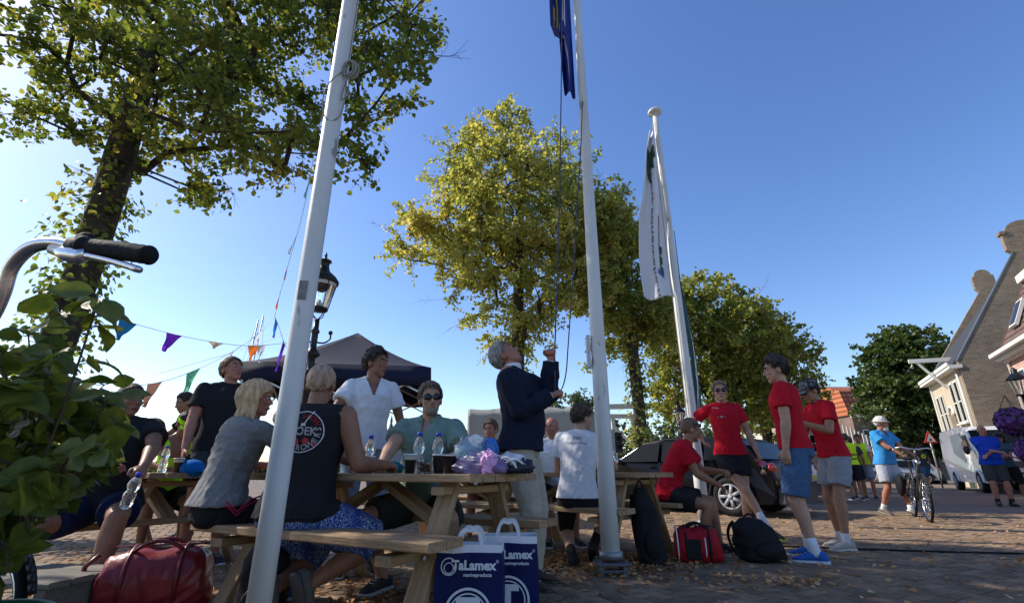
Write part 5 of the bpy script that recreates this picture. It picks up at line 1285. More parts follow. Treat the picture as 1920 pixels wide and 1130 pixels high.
def crumple(mb, c, r, seed, n=(26, 16), amp=.22, flat=None):
    rg = np.random.default_rng(seed); K = rg.normal(size=(8, 3)); K /= np.linalg.norm(K, axis=1, keepdims=True); K *= rg.uniform(2.5, 8, (8, 1)); ph = rg.uniform(0, 6, 8)
    vs = []; nu, nv = n; fs = []
    for i in range(nv + 1):
        t = PI * i / nv
        for k in range(nu):
            a = 2 * PI * k / nu; d = np.array((math.sin(t) * math.cos(a), math.sin(t) * math.sin(a), math.cos(t)))
            s = 1 + amp * float(sum((1 - abs(math.sin(K[q] @ d + ph[q]))) - .36 for q in range(8))) / 2.2
            p = [c[j] + d[j] * r[j] * s for j in range(3)]
            if flat is not None: p[2] = max(p[2], flat)
            vs.append(p)
    for i in range(nv):
        for k in range(nu): fs.append((i * nu + k, (i + 1) * nu + k, (i + 1) * nu + (k + 1) % nu, i * nu + (k + 1) % nu))
    return mb.add(vs, fs)
bp = on_table(905, 2.88)
t = thing('shopping_bag', 'crumpled purple and pink plastic bag on the near table', 'bag', (bp[0], bp[1], .75), -.5)
crumple(MB(), (-.02, 0, .04), (.17, .09, .075), 5, flat=.0).build('bag_body', mat('bag_purple', (.10, .07, .2), .35, .5, 5, bump=.7, bscale=14, col2=(.3, .22, .42)), t)
crumple(MB(), (.065, -.03, .045), (.05, .065, .075), 6, flat=.001).build('pink_panel', mat('bag_pink', (.62, .32, .52), .35, .15, 8, bump=.5, bscale=18), t)
crumple(MB(), (-.16, .0, .03), (.06, .05, .05), 16, flat=.001).build('navy_panel', mat('bag_navy', (.015, .015, .06), .35, .15, 8, bump=.5, bscale=18), t)
bp = on_table(965, 2.9)
t = thing('tote_bag', 'silver and black bag with white straps beside the purple bag', 'bag', (bp[0], bp[1], .75), -.5)
crumple(MB(), (0, 0, .035), (.11, .08, .06), 9, flat=.0).build('bag_body', mat('bag_black2', (.02, .02, .03), .5, .3, 8, bump=.4), t, True)
crumple(MB(), (-.02, -.02, .06), (.10, .065, .05), 10, flat=.002).build('silver_panel', mat('bag_silver', (.5, .5, .56), .3, .2, 12, bump=.6, bscale=20), t)
mb = MB(); mb.tube(bez((-.06, -.09, .04), (0, -.12, .14), (.06, -.09, .03), 10), .006, 6); mb.tube(bez((-.03, -.09, .03), (.05, -.12, .11), (.09, -.07, .05), 10), .006, 6); mb.build('straps', cup_w, t, True)
bp = on_table(893, 3.02)
t = thing('bottle_pack', 'shrink wrapped pack of water bottles in blue plastic behind the purple bag', 'bottle pack', (bp[0], bp[1], .75), -.3)
for i in range(3):
    for j in range(2): MB().lathe([(.03, .06), (.033, .1), (.03, .15), (.032, .19), (.012, .235), (.012, .25)], (i * .066 - .085, j * .07 - .03, -.04), 14).build('bottle', bottle_m, t, True)
crumple(MB(), (-.02, 0, .12), (.12, .07, .085), 12, amp=.15).build('wrap', mat('film_blue', (.45, .68, .88), .12, .25, 14, trans=.55, bump=.6, bscale=30), t)
crumple(MB(), (.085, 0, .12), (.05, .06, .075), 13, amp=.25).build('blue_film', mat('film_deep', (.03, .2, .62), .2, .3, 14, trans=.3, bump=.6, bscale=30), t)
crumple(MB(), (.005, -.02, .17), (.05, .045, .05), 14, amp=.25).build('white_paper', cup_w, t)
bp = on_table(730, 3.5)
t = thing('teal_bundle', 'folded teal rain jacket lying on the table', 'jacket', (bp[0], bp[1], .75)); crumple(MB(), (0, 0, .03), (.1, .07, .045), 20, flat=0).build('fabric', cloth('teal2', (.01, .16, .19), rough=.5), t)
bp = on_table(358, 4.2)
t = thing('blue_cap', 'bright blue cap lying on the left table beside the cup', 'cap', (bp[0], bp[1], .75)); MB().ell((0, 0, .03), (.1, .085, .075)).build('crown', cloth('capblue', (.01, .14, .42)), t, True)
MB().ell((.1, -.02, .012), (.06, .05, .008)).build('brim', cloth('capblue', (.01, .14, .42)), t, True)
t = thing('dark_bottle', 'black drinking bottle lying between cup and blue cap', 'bottle', (*on_table(345, 4.35), .78)); MB().lathe([(.02, 0), (.035, .02), (.035, .07), (.02, .1), (.02, .12)], n=16).build('flask', rubber, t, True)
# pink cup held by the standing man
w = p14['root'].matrix_basis @ p14['wL']
t = thing('plastic_beaker', 'pinkish clear plastic beaker held by the man leaning on the far pole', 'cup', (w.x + .02, w.y - .03, w.z - .24))
MB().lathe([(.028, 0), (.036, .15), (.034, .15), (.026, .005)], n=18).build('beaker', glass_m, t, True); MB().lathe([(.0365, .09), (.0375, .15)], n=18, cap=False).build('band', mat('pink', (.6, .08, .2), .4), t, True)

# ------------------------------------------------------------------ bags on the ground
pvc = mat('pvc_red', (.20, .018, .022), .33, .25, 7, bump=.3, bscale=24)
def duffel(name, label, loc, rz, L, r, hh, m, trim, pocket=None, seed=0, shape=.8):
    t = thing(name, label, 'duffel bag', loc, rz); rings = []
    rg = np.random.default_rng(seed)
    for i in range(13):
        f = i / 12 - .5; e = 1 - .30 * abs(2 * f) ** 5 - (.55 if i in (0, 12) else 0); sag = .02 * math.sin(i * 1.3 + seed)
        rings.append((Vector((f * L, 0, hh * e * .5 + (.0 if e > .6 else hh * .08))), Vector((0, 1, 0)), Vector((0, 0, 1)), r * e * (1 + rg.uniform(-.04, .04)), (hh * .5 * e) * (1 + rg.uniform(-.02, .02)) + sag * .3, shape))
    mb = MB().loft(rings, 28)
    b = remesh(mb, 'bag_body', .012, 3, m, t, fold=.016, seed=seed, foldfreq=.6)
    for k in (-.22, .22):
        MB().tube([(k * L, r * 1.03 * math.sin(a), hh * .5 + hh * .52 * math.cos(a)) for a in np.linspace(-2.4, 2.4, 22)], .012, 6, flat=(1, 0, 0)).build('strap', trim, t, True)
    MB().tube(bez((-.22 * L, -r * .5, hh * .93), (0, -r * .9, hh * 1.3), (.22 * L, -r * .5, hh * .93), 12), .011, 8).build('handle', trim, t, True)
    MB().tube(bez((-.22 * L, r * .5, hh * .93), (0, r * .4, hh * 1.25), (.22 * L, r * .5, hh * .93), 12), .011, 8).build('handle', trim, t, True)
    MB().box((-.4 * L, -.012, hh * 1.0), (.4 * L, .012, hh * 1.025), ch=.004).build('zip', trim, t)
    return t
t = duffel('duffel_bag', 'large shiny dark red duffel bag by the left end of the near bench', (-2.10, 3.22, 0), .35, .60, .17, .34, pvc, mat('pvc_trim', (.13, .012, .016), .4), seed=3)
MB().box((-.312, -.09, .14), (-.295, .02, .22), ch=.004).build('label_window', mat('label_grey', (.16, .15, .16), .25, .2), t)
mb = MB(); mb.tube([(-.3, -.03, .31), (-.36, -.03, .25), (-.36, -.03, .12)], .014, 6, flat=(0, 1, 0)); mb.build('strap', mat('pvc_trim', (.2, .02, .02), .4), t, True)
t = duffel('duffel_bag', 'red and black sports bag with white piping at the seated man\'s feet', (1.66, 4.78, 0), -.25, .44, .15, .29, cloth('bagred', (.33, .012, .02), rough=.6), c_black, seed=4)
for x in (-.17, .06): MB().tube([(x, .153 * math.sin(a), .145 + .15 * math.cos(a)) for a in np.linspace(-2.9, 2.9, 26)], .006, 6).build('piping', cup_w, t, True)
MB().box((-.10, -.158, .04), (.02, -.14, .20), ch=.01).build('pocket', c_black, t)
def backpack(name, label, loc, rz, w, d, h, m, seed, lean=0, cat='backpack'):
    t = thing(name, label, cat, loc, rz); rings = []
    for i in range(11):
        f = i / 10; e = (1.05 - .25 * f) * (1 - .5 * max(0, f - .82) / .18) * (.75 if i == 0 else 1)
        rings.append((Vector((lean * f * h, 0, h * f)), Vector((1, 0, 0)), Vector((0, 1, 0)), w / 2 * e, d / 2 * e, .75))
    remesh(MB().loft(rings, 24), 'bag_body', .012, 3, m, t, fold=.016, seed=seed, foldfreq=.5)
    crumple(MB(), (lean * h * .3, -d * .48, h * .3), (w * .33, d * .16, h * .2), seed + 3, amp=.06).build('front_pocket', m, t, True)
    MB().tube(bez((lean * h - w * .15, 0, h * .98), (lean * h, 0, h * 1.2), (lean * h + w * .15, 0, h * .98), 10), .009, 8).build('handle', m, t, True)
    for s_ in (-1, 1): MB().tube(bez((s_ * w * .25 + lean * h, d * .3, h * .9), (s_ * w * .55, d * .8, h * .6), (s_ * w * .4, d * .45, h * .12), 12), .014, 6, flat=(1, 0, 0)).build('strap', m, t, True)
    return t
c_bag = cloth('bagblack', (.014, .014, .016), rough=.7)
backpack('tall_backpack', 'tall black backpack propped against the right picnic table', (1.22, 4.62, 0), .1, .24, .2, .62, c_bag, 31, lean=-.12)
backpack('slouched_backpack', 'slumped black backpack on the paving by the blue shoes', (2.25, 4.80, 0), .2, .42, .3, .36, c_bag, 32, lean=-.25)
t = backpack('numbered_backpack', 'black backpack with the number 21 under the near bench', (-1.36, 2.98, 0), .3, .26, .2, .40, c_bag, 33)
me = text_mesh('21', .055, .002); o = new_obj('lettering', me, mat('print_pale', (.45, .47, .4), .7), t); o.location = (.04, -.115, .33); o.rotation_euler = (PI / 2, 0, 0)
# talamex carrier bags
bag_navy = mat('carrier_navy', (.005, .011, .075), .5, .2, 5, bump=.35, bscale=12, spec=.15); bag_white = mat('carrier_white', (.66, .67, .7), .5, .06)
def carrier(label, loc, rz, w, d, h, seed):
    t = thing('carrier_bag', label, 'shopping bag', loc, rz, 'navy paper carrier bags'); rg = random.Random(seed)
    def ring(z, k): return [Vector((x * w / 2 * k + rg.uniform(-.004, .004), y * d / 2 * k2 + rg.uniform(-.004, .004), z + rg.uniform(-.003, .003))) for x, y, k2 in ((-1, -1, 1), (-.5, -1, 1.06), (0, -1, 1.0), (.5, -1, 1.05), (1, -1, 1), (1, 0, .82), (1, 1, 1), (.5, 1, 1), (0, 1, 1), (-.5, 1, 1), (-1, 1, 1), (-1, 0, .82))]
    zs = [0, h * .3, h * .6, h * .92]; vs = []; n = 12
    for z in zs: vs += ring(z, 1 + .03 * math.sin(z * 9))
    fs = [(i * n + k, i * n + (k + 1) % n, (i + 1) * n + (k + 1) % n, (i + 1) * n + k) for i in range(3) for k in range(n)] + [tuple(range(n - 1, -1, -1))]
    o = pyd('bag_body', vs, fs, bag_navy, t); s_ = o.modifiers.new('s', 'SOLIDIFY'); s_.thickness = .002
    vt = [v.copy() for v in vs[-n:]]; v2 = [v + Vector((0, 0, h * .08)) for v in vt]
    o = pyd('white_top', [v * 1.0 for v in vt] + v2, [(k, (k + 1) % n, n + (k + 1) % n, n + k) for k in range(n)], bag_white, t); s_ = o.modifiers.new('s', 'SOLIDIFY'); s_.thickness = .002
    for yy in (-1, 1): 
        mb = MB(); P = bez((-w * .2, yy * d * .5, h * .93), (-w * .16, yy * d * .62, h * 1.22), (0, yy * d * .5, h * 1.14), 8) + bez((0, yy * d * .5, h * 1.14), (w * .16, yy * d * .45, h * 1.22), (w * .2, yy * d * .5, h * .93), 8)[1:]
        for a, b in zip(P[:-1], P[1:]): mb.bar(a, b, .016, .003, up=(0, 1, 0))
        mb.build('handle', bag_white, t)
    pc = mat('print_bag', (.62, .64, .68), .5, .04)
    def tx(s, size, x, z, bold=.001, mesh=None):
        me = mesh if mesh is not None else text_mesh(s, size, bold, extr=0); o = new_obj('lettering', me, pc, t); o.location = (x, -d / 2 - .0135, z); o.rotation_euler = (PI / 2, 0, 0); return o
    tx('TaLamex', .056, .022, h * .80, .0022); tx('®', .02, .135, h * .84, .0); tx('marineproducts', .021, .042, h * .71, .0006)
    tx('', 0, -.095, h * .79, mesh=disc_mesh(.038, 32, .033)); tx('', 0, -.095, h * .775, mesh=disc_mesh(.024, 24, .020))
    tx('T', .17, -.0, h * .33, .008); tx('', 0, -.0, h * .33, mesh=disc_mesh(.112, 44, .101)); tx('', 0, 0, h * .33, mesh=disc_mesh(.090, 44, .084))
    return t
carrier('front navy carrier bag with white lettering at the end of the near table', (-.20, 2.62, 0), -.04, .315, .13, .43, 1)
carrier('rear navy carrier bag, half hidden by the front one', (-.02, 2.88, 0), -.02, .31, .14, .44, 2)
# black cable on the ground
mb = MB(); mb.tube([screen_pt(x, y, 1) for x, y in ()] or [Vector((x, y, .016)) for x, y in ((1.6, 5.9), (2.4, 5.75), (3.2, 5.5), (4.2, 5.25), (5.4, 5.05), (6.8, 4.95), (8.5, 4.8))], .011, 8)
tag(mb.build('power_cable', rubber, None, True), 'black cable running across the brick paving to the right', 'cable')

# ------------------------------------------------------------------ bicycles
def wheel(parent, c, R, hub=.03, spokes=28, axis='x', w=.02):
    mb = MB(); nn = 40; pts = lambda r: [Vector(c) + (Vector((0, math.cos(a), math.sin(a))) if axis == 'x' else Vector((math.cos(a), 0, math.sin(a)))) * r for a in [2 * PI * i / nn for i in range(nn)]]
    mb.tube(pts(R - w), w, 10, closed=True); wo = mb.build('wheel', rubber, parent, True)
    MB().tube(pts(R - w * 2.2), w * .55, 8, closed=True).build('rim', chrome, wo, True)
    s_ = MB(); A = Vector((1, 0, 0)) if axis == 'x' else Vector((0, 1, 0)); P = pts(R - w * 2.2)
    for i in range(spokes):
        s_.tube([Vector(c) + A * (.025 if i % 2 else -.025), P[int(i * nn / spokes)]], .0013, 4)
    s_.tube([Vector(c) - A * .035, Vector(c) + A * .035], hub * .7, 12); s_.build('spokes', chrome, wo, True)
    return wo
def bicycle(label, loc, rz, R=.345, frame_m=None, panniers=True, bar_w=.3, group=None, steer=0, tall=1.1):
    fm = frame_m or black_metal; t = thing('bicycle', label, 'bicycle', loc, rz, group)     # local +y forwards
    k = R / .345; wb = .56
    wheel(t, (0, wb, R), R); wheel(t, (0, -wb, R), R)
    f = MB(); hb = (0, wb - .14, tall - .22); ht = (0, wb - .19, tall - .08); bbk = (0, -.06, .29); st = (0, -.24, .92)
    f.tube([(0, wb - .11, tall - .40), ht], .019, 12); f.tube([hb, (0, -.02, .36), bbk], .018, 10); f.tube([(0, wb - .12, tall - .34), bbk], .018, 10); f.tube([bbk, st], .016, 10)
    for sx in (-.05, .05): f.tube([bbk, (sx, -wb, R)], .009, 8); f.tube([(0, -.2, .75), (sx, -wb, R)], .009, 8); f.tube([(sx * .6, wb - .1, tall - .42), (sx, wb - .04, R + .1), (sx, wb, R)], .011, 8)
    f.build('frame', fm, t, True)
    mb = MB(); P = [(0, wb - .2, tall - .08), (0, wb - .21, tall + .0)]; mb.tube(P, .013, 10)
    B = [(-bar_w, wb - .42, tall - .02), (-bar_w + .02, wb - .32, tall), (-bar_w * .6, wb - .19, tall + .03), (0, wb - .2, tall + .0), (bar_w * .6, wb - .19, tall + .03), (bar_w - .02, wb - .32, tall), (bar_w, wb - .42, tall - .02)]
    mb.tube(B, .011, 10); hbr = mb.build('handlebar', chrome, t, True)
    for sx in (-1, 1):
        MB().tube([(sx * bar_w, wb - .43, tall - .02), (sx * (bar_w - .015), wb - .32, tall)], .016, 10).build('grip', rubber, hbr, True); MB().tube([(sx * (bar_w - .03), wb - .29, tall - .01), (sx * (bar_w - .01), wb - .4, tall - .05)], .005, 6).build('brake_lever', chrome, hbr, True)
    MB().loft([(Vector((0, -.34, .97)), Vector((1, 0, 0)), Vector((0, 0, 1)), .085, .03), (Vector((0, -.28, .975)), Vector((1, 0, 0)), Vector((0, 0, 1)), .09, .032), (Vector((0, -.15, .97)), Vector((1, 0, 0)), Vector((0, 0, 1)), .04, .022), (Vector((0, -.06, .965)), Vector((1, 0, 0)), Vector((0, 0, 1)), .018, .015)], 14).build('saddle', rubber, t, True)
    MB().tube([st, (0, -.27, .96)], .012, 8).build('seat_post', chrome, t, True)
    for sy in (-wb, wb): 
        a0, a1 = (.3, 2.9) if sy < 0 else (.2, 2.3); mb = MB(); P = [Vector((0, sy + math.cos(a) * (R + .025), R + math.sin(a) * (R + .025))) for a in np.linspace(a0, a1, 16)]
        for a, b in zip(P[:-1], P[1:]): mb.bar(a, b, .055, .004, up=(1, 0, 0)) if False else mb.tube([a, b], .016, 6)
        mb.build('mudguard', fm, t, True)
    mb = MB(); mb.tube([(0.06, -.06, .29), (.09, -.06, .13), (.17, -.06, .13)], .009, 6); mb.tube([(-.06, -.06, .29), (-.09, -.06, .45), (-.17, -.06, .45)], .009, 6); mb.lathe([(.08, -.004), (.08, .004)], n=24, M=Matrix.Translation(Vector(bbk) + Vector((.05, 0, 0))) @ Matrix.Rotation(PI / 2, 4, 'Y')); mb.build('crankset', chrome, t, True)
    mb = MB(); mb.tube([(-.06, -.3, .73), (-.06, -.75, .73), (.06, -.75, .73), (.06, -.3, .73)], .007, 6, closed=True); mb.build('luggage_rack', fm, t, True)
    MB().lathe([(.0, 0), (.035, .0), (.03, .05)], n=14, M=Matrix.Translation((0, wb - .09, tall - .2)) @ Matrix.Rotation(PI / 2, 4, 'X')).build('headlight', chrome, t, True)
    if panniers:
        for sx in (-1, 1): crumple(MB(), (sx * .13, -.52, .52), (.07, .17, .18), 40 + sx, amp=.06).build('pannier', c_bag, t, True)
    return t
bicycle('black city bicycle with panniers wheeled by the man in sky blue', (6.76, 8.64, 0), PI - .50 , bar_w=.3).rotation_euler[1] = math.radians(-4)
bicycle('bicycle with pale frame half out of view at the right edge', (11.95, 10.7, 0), PI / 2 + .6, frame_m=mat('pale_frame', (.4, .42, .4), .4), panniers=False)
bicycle('small wheeled folding bicycle with black mudguard behind the bush', (-2.72, 2.25, 0), -PI / 2 - .1, R=.25, tall=1.0, panniers=False)
# handlebar of the bicycle right beside the viewer
t = thing('upright_bicycle', 'bicycle whose chrome handlebar with black grip reaches into the upper left', 'bicycle', (-1.05, .72, 0), 0)
def SP(px, py, Y): return screen_pt(px, py, Y) - Vector((-1.05, .72, 0))
hb = [SP(-60, 640, .80), SP(-20, 600, .79), SP(5, 550, .78), SP(22, 500, .77), SP(55, 466, .76), SP(95, 456, .755), SP(140, 462, .75), SP(185, 466, .74), SP(262, 476, .72)]
def smooth(P, n=5):
    out = []
    for i in range(len(P) - 1):
        p0 = P[max(0, i - 1)]; p1 = P[i]; p2 = P[i + 1]; p3 = P[min(len(P) - 1, i + 2)]
        for k in range(n):
            u = k / n; out.append(.5 * ((2 * p1) + (p2 - p0) * u + (2 * p0 - 5 * p1 + 4 * p2 - p3) * u * u + (3 * p1 - p0 - 3 * p2 + p3) * u ** 3))
    return out + [P[-1]]
hbo = MB().tube(smooth(hb), .0112, 20).build('handlebar', chrome, t, True)
g = smooth([SP(158, 461, .745), SP(185, 466, .74), SP(215, 469, .733), SP(245, 473, .726), SP(284, 479, .716)], 6)
MB().tube(g, [.0150 + (.0012 if i % 2 else 0) if i > 2 else .019 for i in range(len(g) - 2)] + [.0165, .013], 20).build('grip', rubber, hbo, True)
MB().tube([SP(138, 461, .75), SP(168, 466, .744)], .0165, 18).build('bell_clamp', rubber, hbo, True); MB().ell(SP(160, 452, .745), (.017, .013, .016)).build('shifter', rubber, hbo, True)
mb = MB(); mb.loft([(SP(96, 468, .75), Vector((0, 1, 0)), Vector((0, 0, 1)), .008, .010), (SP(120, 474, .745), Vector((0, 1, 0)), Vector((0, 0, 1)), .010, .014), (SP(150, 480, .74), Vector((0, 1, 0)), Vector((0, 0, 1)), .011, .016), (SP(163, 476, .738), Vector((0, 1, 0)), Vector((0, 0, 1)), .009, .012)], 14); mb.build('brake_mount', chrome, hbo, True)
lv_ = smooth([SP(158, 478, .738), SP(190, 485, .73), SP(225, 494, .722), SP(262, 506, .712)], 5); mb = MB(); mb.tube(lv_, [.0065] * 3 + [.0058] * (len(lv_) - 5) + [.0062, .0055], 10); mb.build('brake_lever', chrome, hbo, True)
MB().tube(smooth([SP(100, 468, .75), SP(70, 490, .77), SP(30, 560, .82), SP(-60, 700, .9)], 5), .0028, 6).build('brake_cable', rubber, t, True) if False else None
f = MB(); x0 = -.18; f.tube([SP(-60, 640, .80), Vector((x0 - .1, .1, 1.02)), Vector((x0 - .12, .12, .98))], .0112, 10); f.tube([(x0 - .12, .12, 1.0), (x0 - .10, .12, .62)], .018, 10); f.tube([(x0 - .11, .12, .7), (x0 - .55, .12, .3)], .017, 10); f.tube([(x0 - .55, .12, .3), (x0 - .75, .12, .9)], .016, 10); f.build('frame', black_metal, t, True)
wheel(t, (x0 + .0, .12, .345), .345, axis='y')

# ------------------------------------------------------------------ cars
def car(label, loc, rz, L, W_, Hh, m, kind='hatch', group='parked cars', name='parked_car'):
    """local +x is forwards; side profile lofted over the width"""
    t = thing(name, label, 'car' if kind != 'van' else 'van', loc, rz, group)
    if kind == 'van':
        prof = [(-.5, .16), (-.5, .55), (-.495, .93), (-.47, 1.0), (0, 1.0), (.22, .985), (.30, .93), (.395, .66), (.46, .60), (.495, .50), (.5, .2), (.47, .14), (-.48, .14)]; belt = .60
    else:
        prof = [(-.5, .24), (-.505, .45), (-.49, .60), (-.455, .66), (-.40, .86), (-.35, .965), (-.2, 1.0), (0, .995), (.12, .94), (.25, .72), (.28, .66), (.42, .60), (.48, .52), (.5, .38), (.49, .2), (.3, .14), (-.3, .14), (-.48, .16)]; belt = .63
    def half(z): 
        f = z / 1.0; return (W_ / 2) * ((1 - .03 * (1 - f)) if f < belt else (1 - (.24 if kind != 'van' else .10) * (f - belt) / (1 - belt))) * (.96 if f < .3 else 1)
    V_ = []; F_ = []; n = len(prof)
    segs = (-1, -.985, -.9, 0, .9, .985, 1)
    for s_ in segs:
        for x, z in prof:
            k = 1 - (.012 if abs(s_) > .99 else 0) ; V_.append((x * L * (k if abs(s_) > .99 else 1) * (1 - .02 * abs(s_) ** 4), s_ * half(z), z * Hh * (.985 if abs(s_) > .99 else 1)))
    for i in range(len(segs) - 1):
        for j in range(n): F_.append((i * n + j, i * n + (j + 1) % n, (i + 1) * n + (j + 1) % n, (i + 1) * n + j))
    F_ += [tuple(range(n)), tuple(range(len(V_) - 1, len(V_) - n - 1, -1))]
    mb = MB(); mb.add(V_, F_); b = mb.build('body', m, t, False, bevel=.0); bv = b.modifiers.new('b', 'BEVEL'); bv.width = .012; bv.segments = 2; bv.angle_limit = .6
    wr = .33 if kind != 'van' else .36; ax = (.31, -.31) if kind != 'van' else (.34, -.27)
    for x in ax:
        for s_ in (-1, 1):
            y = s_ * (W_ / 2 - .10); M = Matrix.Translation((x * L, y, wr)) @ Matrix.Rotation(s_ * -PI / 2, 4, 'X')
            w = MB().lathe([(wr * .62, -.11), (wr * .95, -.11), (wr, -.08), (wr, .08), (wr * .95, .108), (wr * .66, .112), (wr * .62, .09)], n=30, M=M, cap=True).build('wheel', rubber, t, True)
            r = MB().lathe([(wr * .64, .085), (wr * .66, .114), (wr * .58, .112), (wr * .55, .07)], n=30, M=M, cap=False)
            for q in range(7):
                a = 2 * PI * q / 7; p0 = M @ Vector((0, 0, .10)); p1 = M @ Vector((math.cos(a) * wr * .6, math.sin(a) * wr * .6, .103)); r.bar(p0, p1, .055, .02, up=(M.to_3x3() @ Vector((0, 0, 1))))
            r.lathe([(.05, .09), (.05, .115), (.0, .118)], n=14, M=M); r.build('rim', mat('alloy', (.27, .27, .28), .45, .1), w, True)
            MB().lathe([(wr * .6, .055), (0, .055)], n=20, M=M).build('brake_disc', black_metal, w, True)
            MB().tube([(x * L + math.cos(a) * (wr + .05), s_ * (W_ / 2 + .004 - .03), wr + math.sin(a) * (wr + .05)) for a in np.linspace(0, PI, 18)], .035, 8).build('wheel_arch', rubber if kind != 'van' else m, t, True)
    def zwin(x0, x1, z0, z1, s_, sl0=0, sl1=0):
        q = .006; return [(x0 * L, s_ * (half(z0) + q), z0 * Hh), (x1 * L, s_ * (half(z0) + q), z0 * Hh), ((x1 + sl1) * L, s_ * (half(z1) + q), z1 * Hh), ((x0 + sl0) * L, s_ * (half(z1) + q), z1 * Hh)]
    def pane(name_, q, m_): 
        q = [Vector(v) for v in q]; n_ = (q[1] - q[0]).cross(q[2] - q[0]).normalized() * .01; mb = MB(); mb.add(q + [v - n_ for v in q], [(0, 1, 2, 3), (7, 6, 5, 4)] + [(i, i + 4, (i + 1) % 4 + 4, (i + 1) % 4) for i in range(4)]); return mb.build(name_, m_, t)
    for s_ in (-1, 1):
        if kind == 'van':
            pane('side_window', zwin(.17, .30, .62, .86, s_, 0, -.04), dark_glass); pane('side_door_panel', zwin(-.15, .12, .2, .9, s_), mat('door_recess', (.5, .52, .55), .3))
        else:
            pane('side_window', zwin(.02, .235, .67, .925, s_, 0, -.115), dark_glass); pane('side_window', zwin(-.19, .0, .67, .945, s_, 0, 0), dark_glass); pane('side_window', zwin(-.40, -.21, .68, .93, s_, .055, 0), dark_glass)
            pane('door_seam', zwin(.008, .012, .2, .66, s_), black_metal); pane('door_seam', zwin(-.202, -.198, .3, .66, s_), black_metal)
            for x in (-.17, .04): MB().box((x * L, s_ * W_ / 2 - .01, .60 * Hh), (x * L + .16, s_ * W_ / 2 + .02, .625 * Hh), ch=.006).build('door_handle', m, t)
        MB().ell(((.235 if kind != 'van' else .33) * L, s_ * (W_ / 2 + .09), (.68 if kind != 'van' else .62) * Hh), (.06, .10, .075 if kind != 'van' else .16)).build('wing_mirror', chrome if kind != 'van' else black_metal, t, True)
    hw = half(.7) * .92
    if kind == 'van':
        pane('windscreen', [(.395 * L + .01, -W_ / 2 * .9, .67 * Hh), (.395 * L + .01, W_ / 2 * .9, .67 * Hh), (.305 * L + .012, W_ / 2 * .86, .92 * Hh), (.305 * L + .012, -W_ / 2 * .86, .92 * Hh)], dark_glass)
        MB().box((.49 * L, -.75, .14 * Hh), (.515 * L, .75, .30 * Hh), ch=.02).build('bumper', mat('bumper_grey', (.05, .05, .055), .6), t); MB().box((.497 * L, -.5, .36 * Hh), (.51 * L, .5, .45 * Hh), ch=.01).build('grille', mat('bumper_grey', (.05, .05, .055), .6), t)
        for s_ in (-1, 1): MB().ell((.485 * L, s_ * .78, .44 * Hh), (.06, .19, .13)).build('headlight', mat('headlight', (.6, .65, .7), .08, spec=.8), t, True)
        pane('number_plate', [(.518 * L, -.26, .22 * Hh), (.518 * L, .26, .22 * Hh), (.518 * L, .26, .265 * Hh), (.518 * L, -.26, .265 * Hh)], mat('plate_yellow', (.7, .5, .03), .5))
    else:
        pane('windscreen', [(.255 * L, -hw, .73 * Hh), (.255 * L, hw, .73 * Hh), (.13 * L, hw * .86, .945 * Hh), (.13 * L, -hw * .86, .945 * Hh)], dark_glass)
        pane('rear_window', [(-.452 * L, hw, .69 * Hh), (-.452 * L, -hw, .69 * Hh), (-.392 * L, -hw * .86, .91 * Hh), (-.392 * L, hw * .86, .91 * Hh)], dark_glass)
        for s_ in (-1, 1):
            MB().ell((-.483 * L, s_ * (W_ / 2 - .14), .58 * Hh), (.045, .15, .085)).build('tail_light', mat('tail_red', (.35, .01, .012), .12, .2, 40, spec=.8), t, True); MB().ell((.455 * L, s_ * (W_ / 2 - .2), .53 * Hh), (.12, .16, .06)).build('headlight', mat('headlight', (.6, .65, .7), .08, spec=.8), t, True)
        MB().box((-.515 * L, -W_ * .44, .16 * Hh), (-.49 * L, W_ * .44, .36 * Hh), ch=.02).build('bumper', mat('bumper_grey', (.05, .05, .055), .6), t)
        pane('number_plate', [(-.52 * L, .26, .40 * Hh), (-.52 * L, -.26, .40 * Hh), (-.52 * L, -.26, .46 * Hh), (-.52 * L, .26, .46 * Hh)], mat('plate_yellow', (.7, .5, .03), .5))
    return t
paint_b = mat('paint_black', (.005, .005, .007), .12, .1, 3, spec=.2); paint_w = mat('paint_white', (.7, .71, .73), .25, .03, 3, coat=.5); paint_s = mat('paint_silver', (.38, .40, .42), .3, .03, 3, metal=.5, coat=.5); paint_g = mat('paint_grey', (.12, .13, .14), .3, .05, coat=.5)
def car_at(label, wheelpt, d, m, L=4.3, H_=1.42, **k):
    d = Vector((*d, 0)).normalized(); side = Vector((-d.y, d.x, 0)); 
    c = Vector((*wheelpt, 0)) + d * (.31 * L); c += (side if side.y > 0 else -side) * .8
    return car(label, c, math.atan2(d.y, d.x), L, 1.76, H_, m, **k)
car_at('black estate car parked behind the right picnic table', (3.95, 9.25), (-.66, .75), paint_b, 4.3, 1.40)
car_at('white car parked behind the black one, its tail light showing', (6.8, 13.4), (-.7, .7), paint_w, 4.0, 1.42)
car_at('grey car parked further along the row of cars', (9.3, 17.4), (-.7, .7), paint_g, 4.0, 1.45)
car_at('silver hatchback parked far off in front of the brick building', (25.2, 31.0), (-.8, .6), paint_s, 4.0, 1.45)
v = car('white delivery van parked in front of the gabled house', (19.1, 20.05, 0), math.atan2(-.87, -.5), 5.6, 2.0, 2.42, paint_w, kind='van', group=None, name='delivery_van')
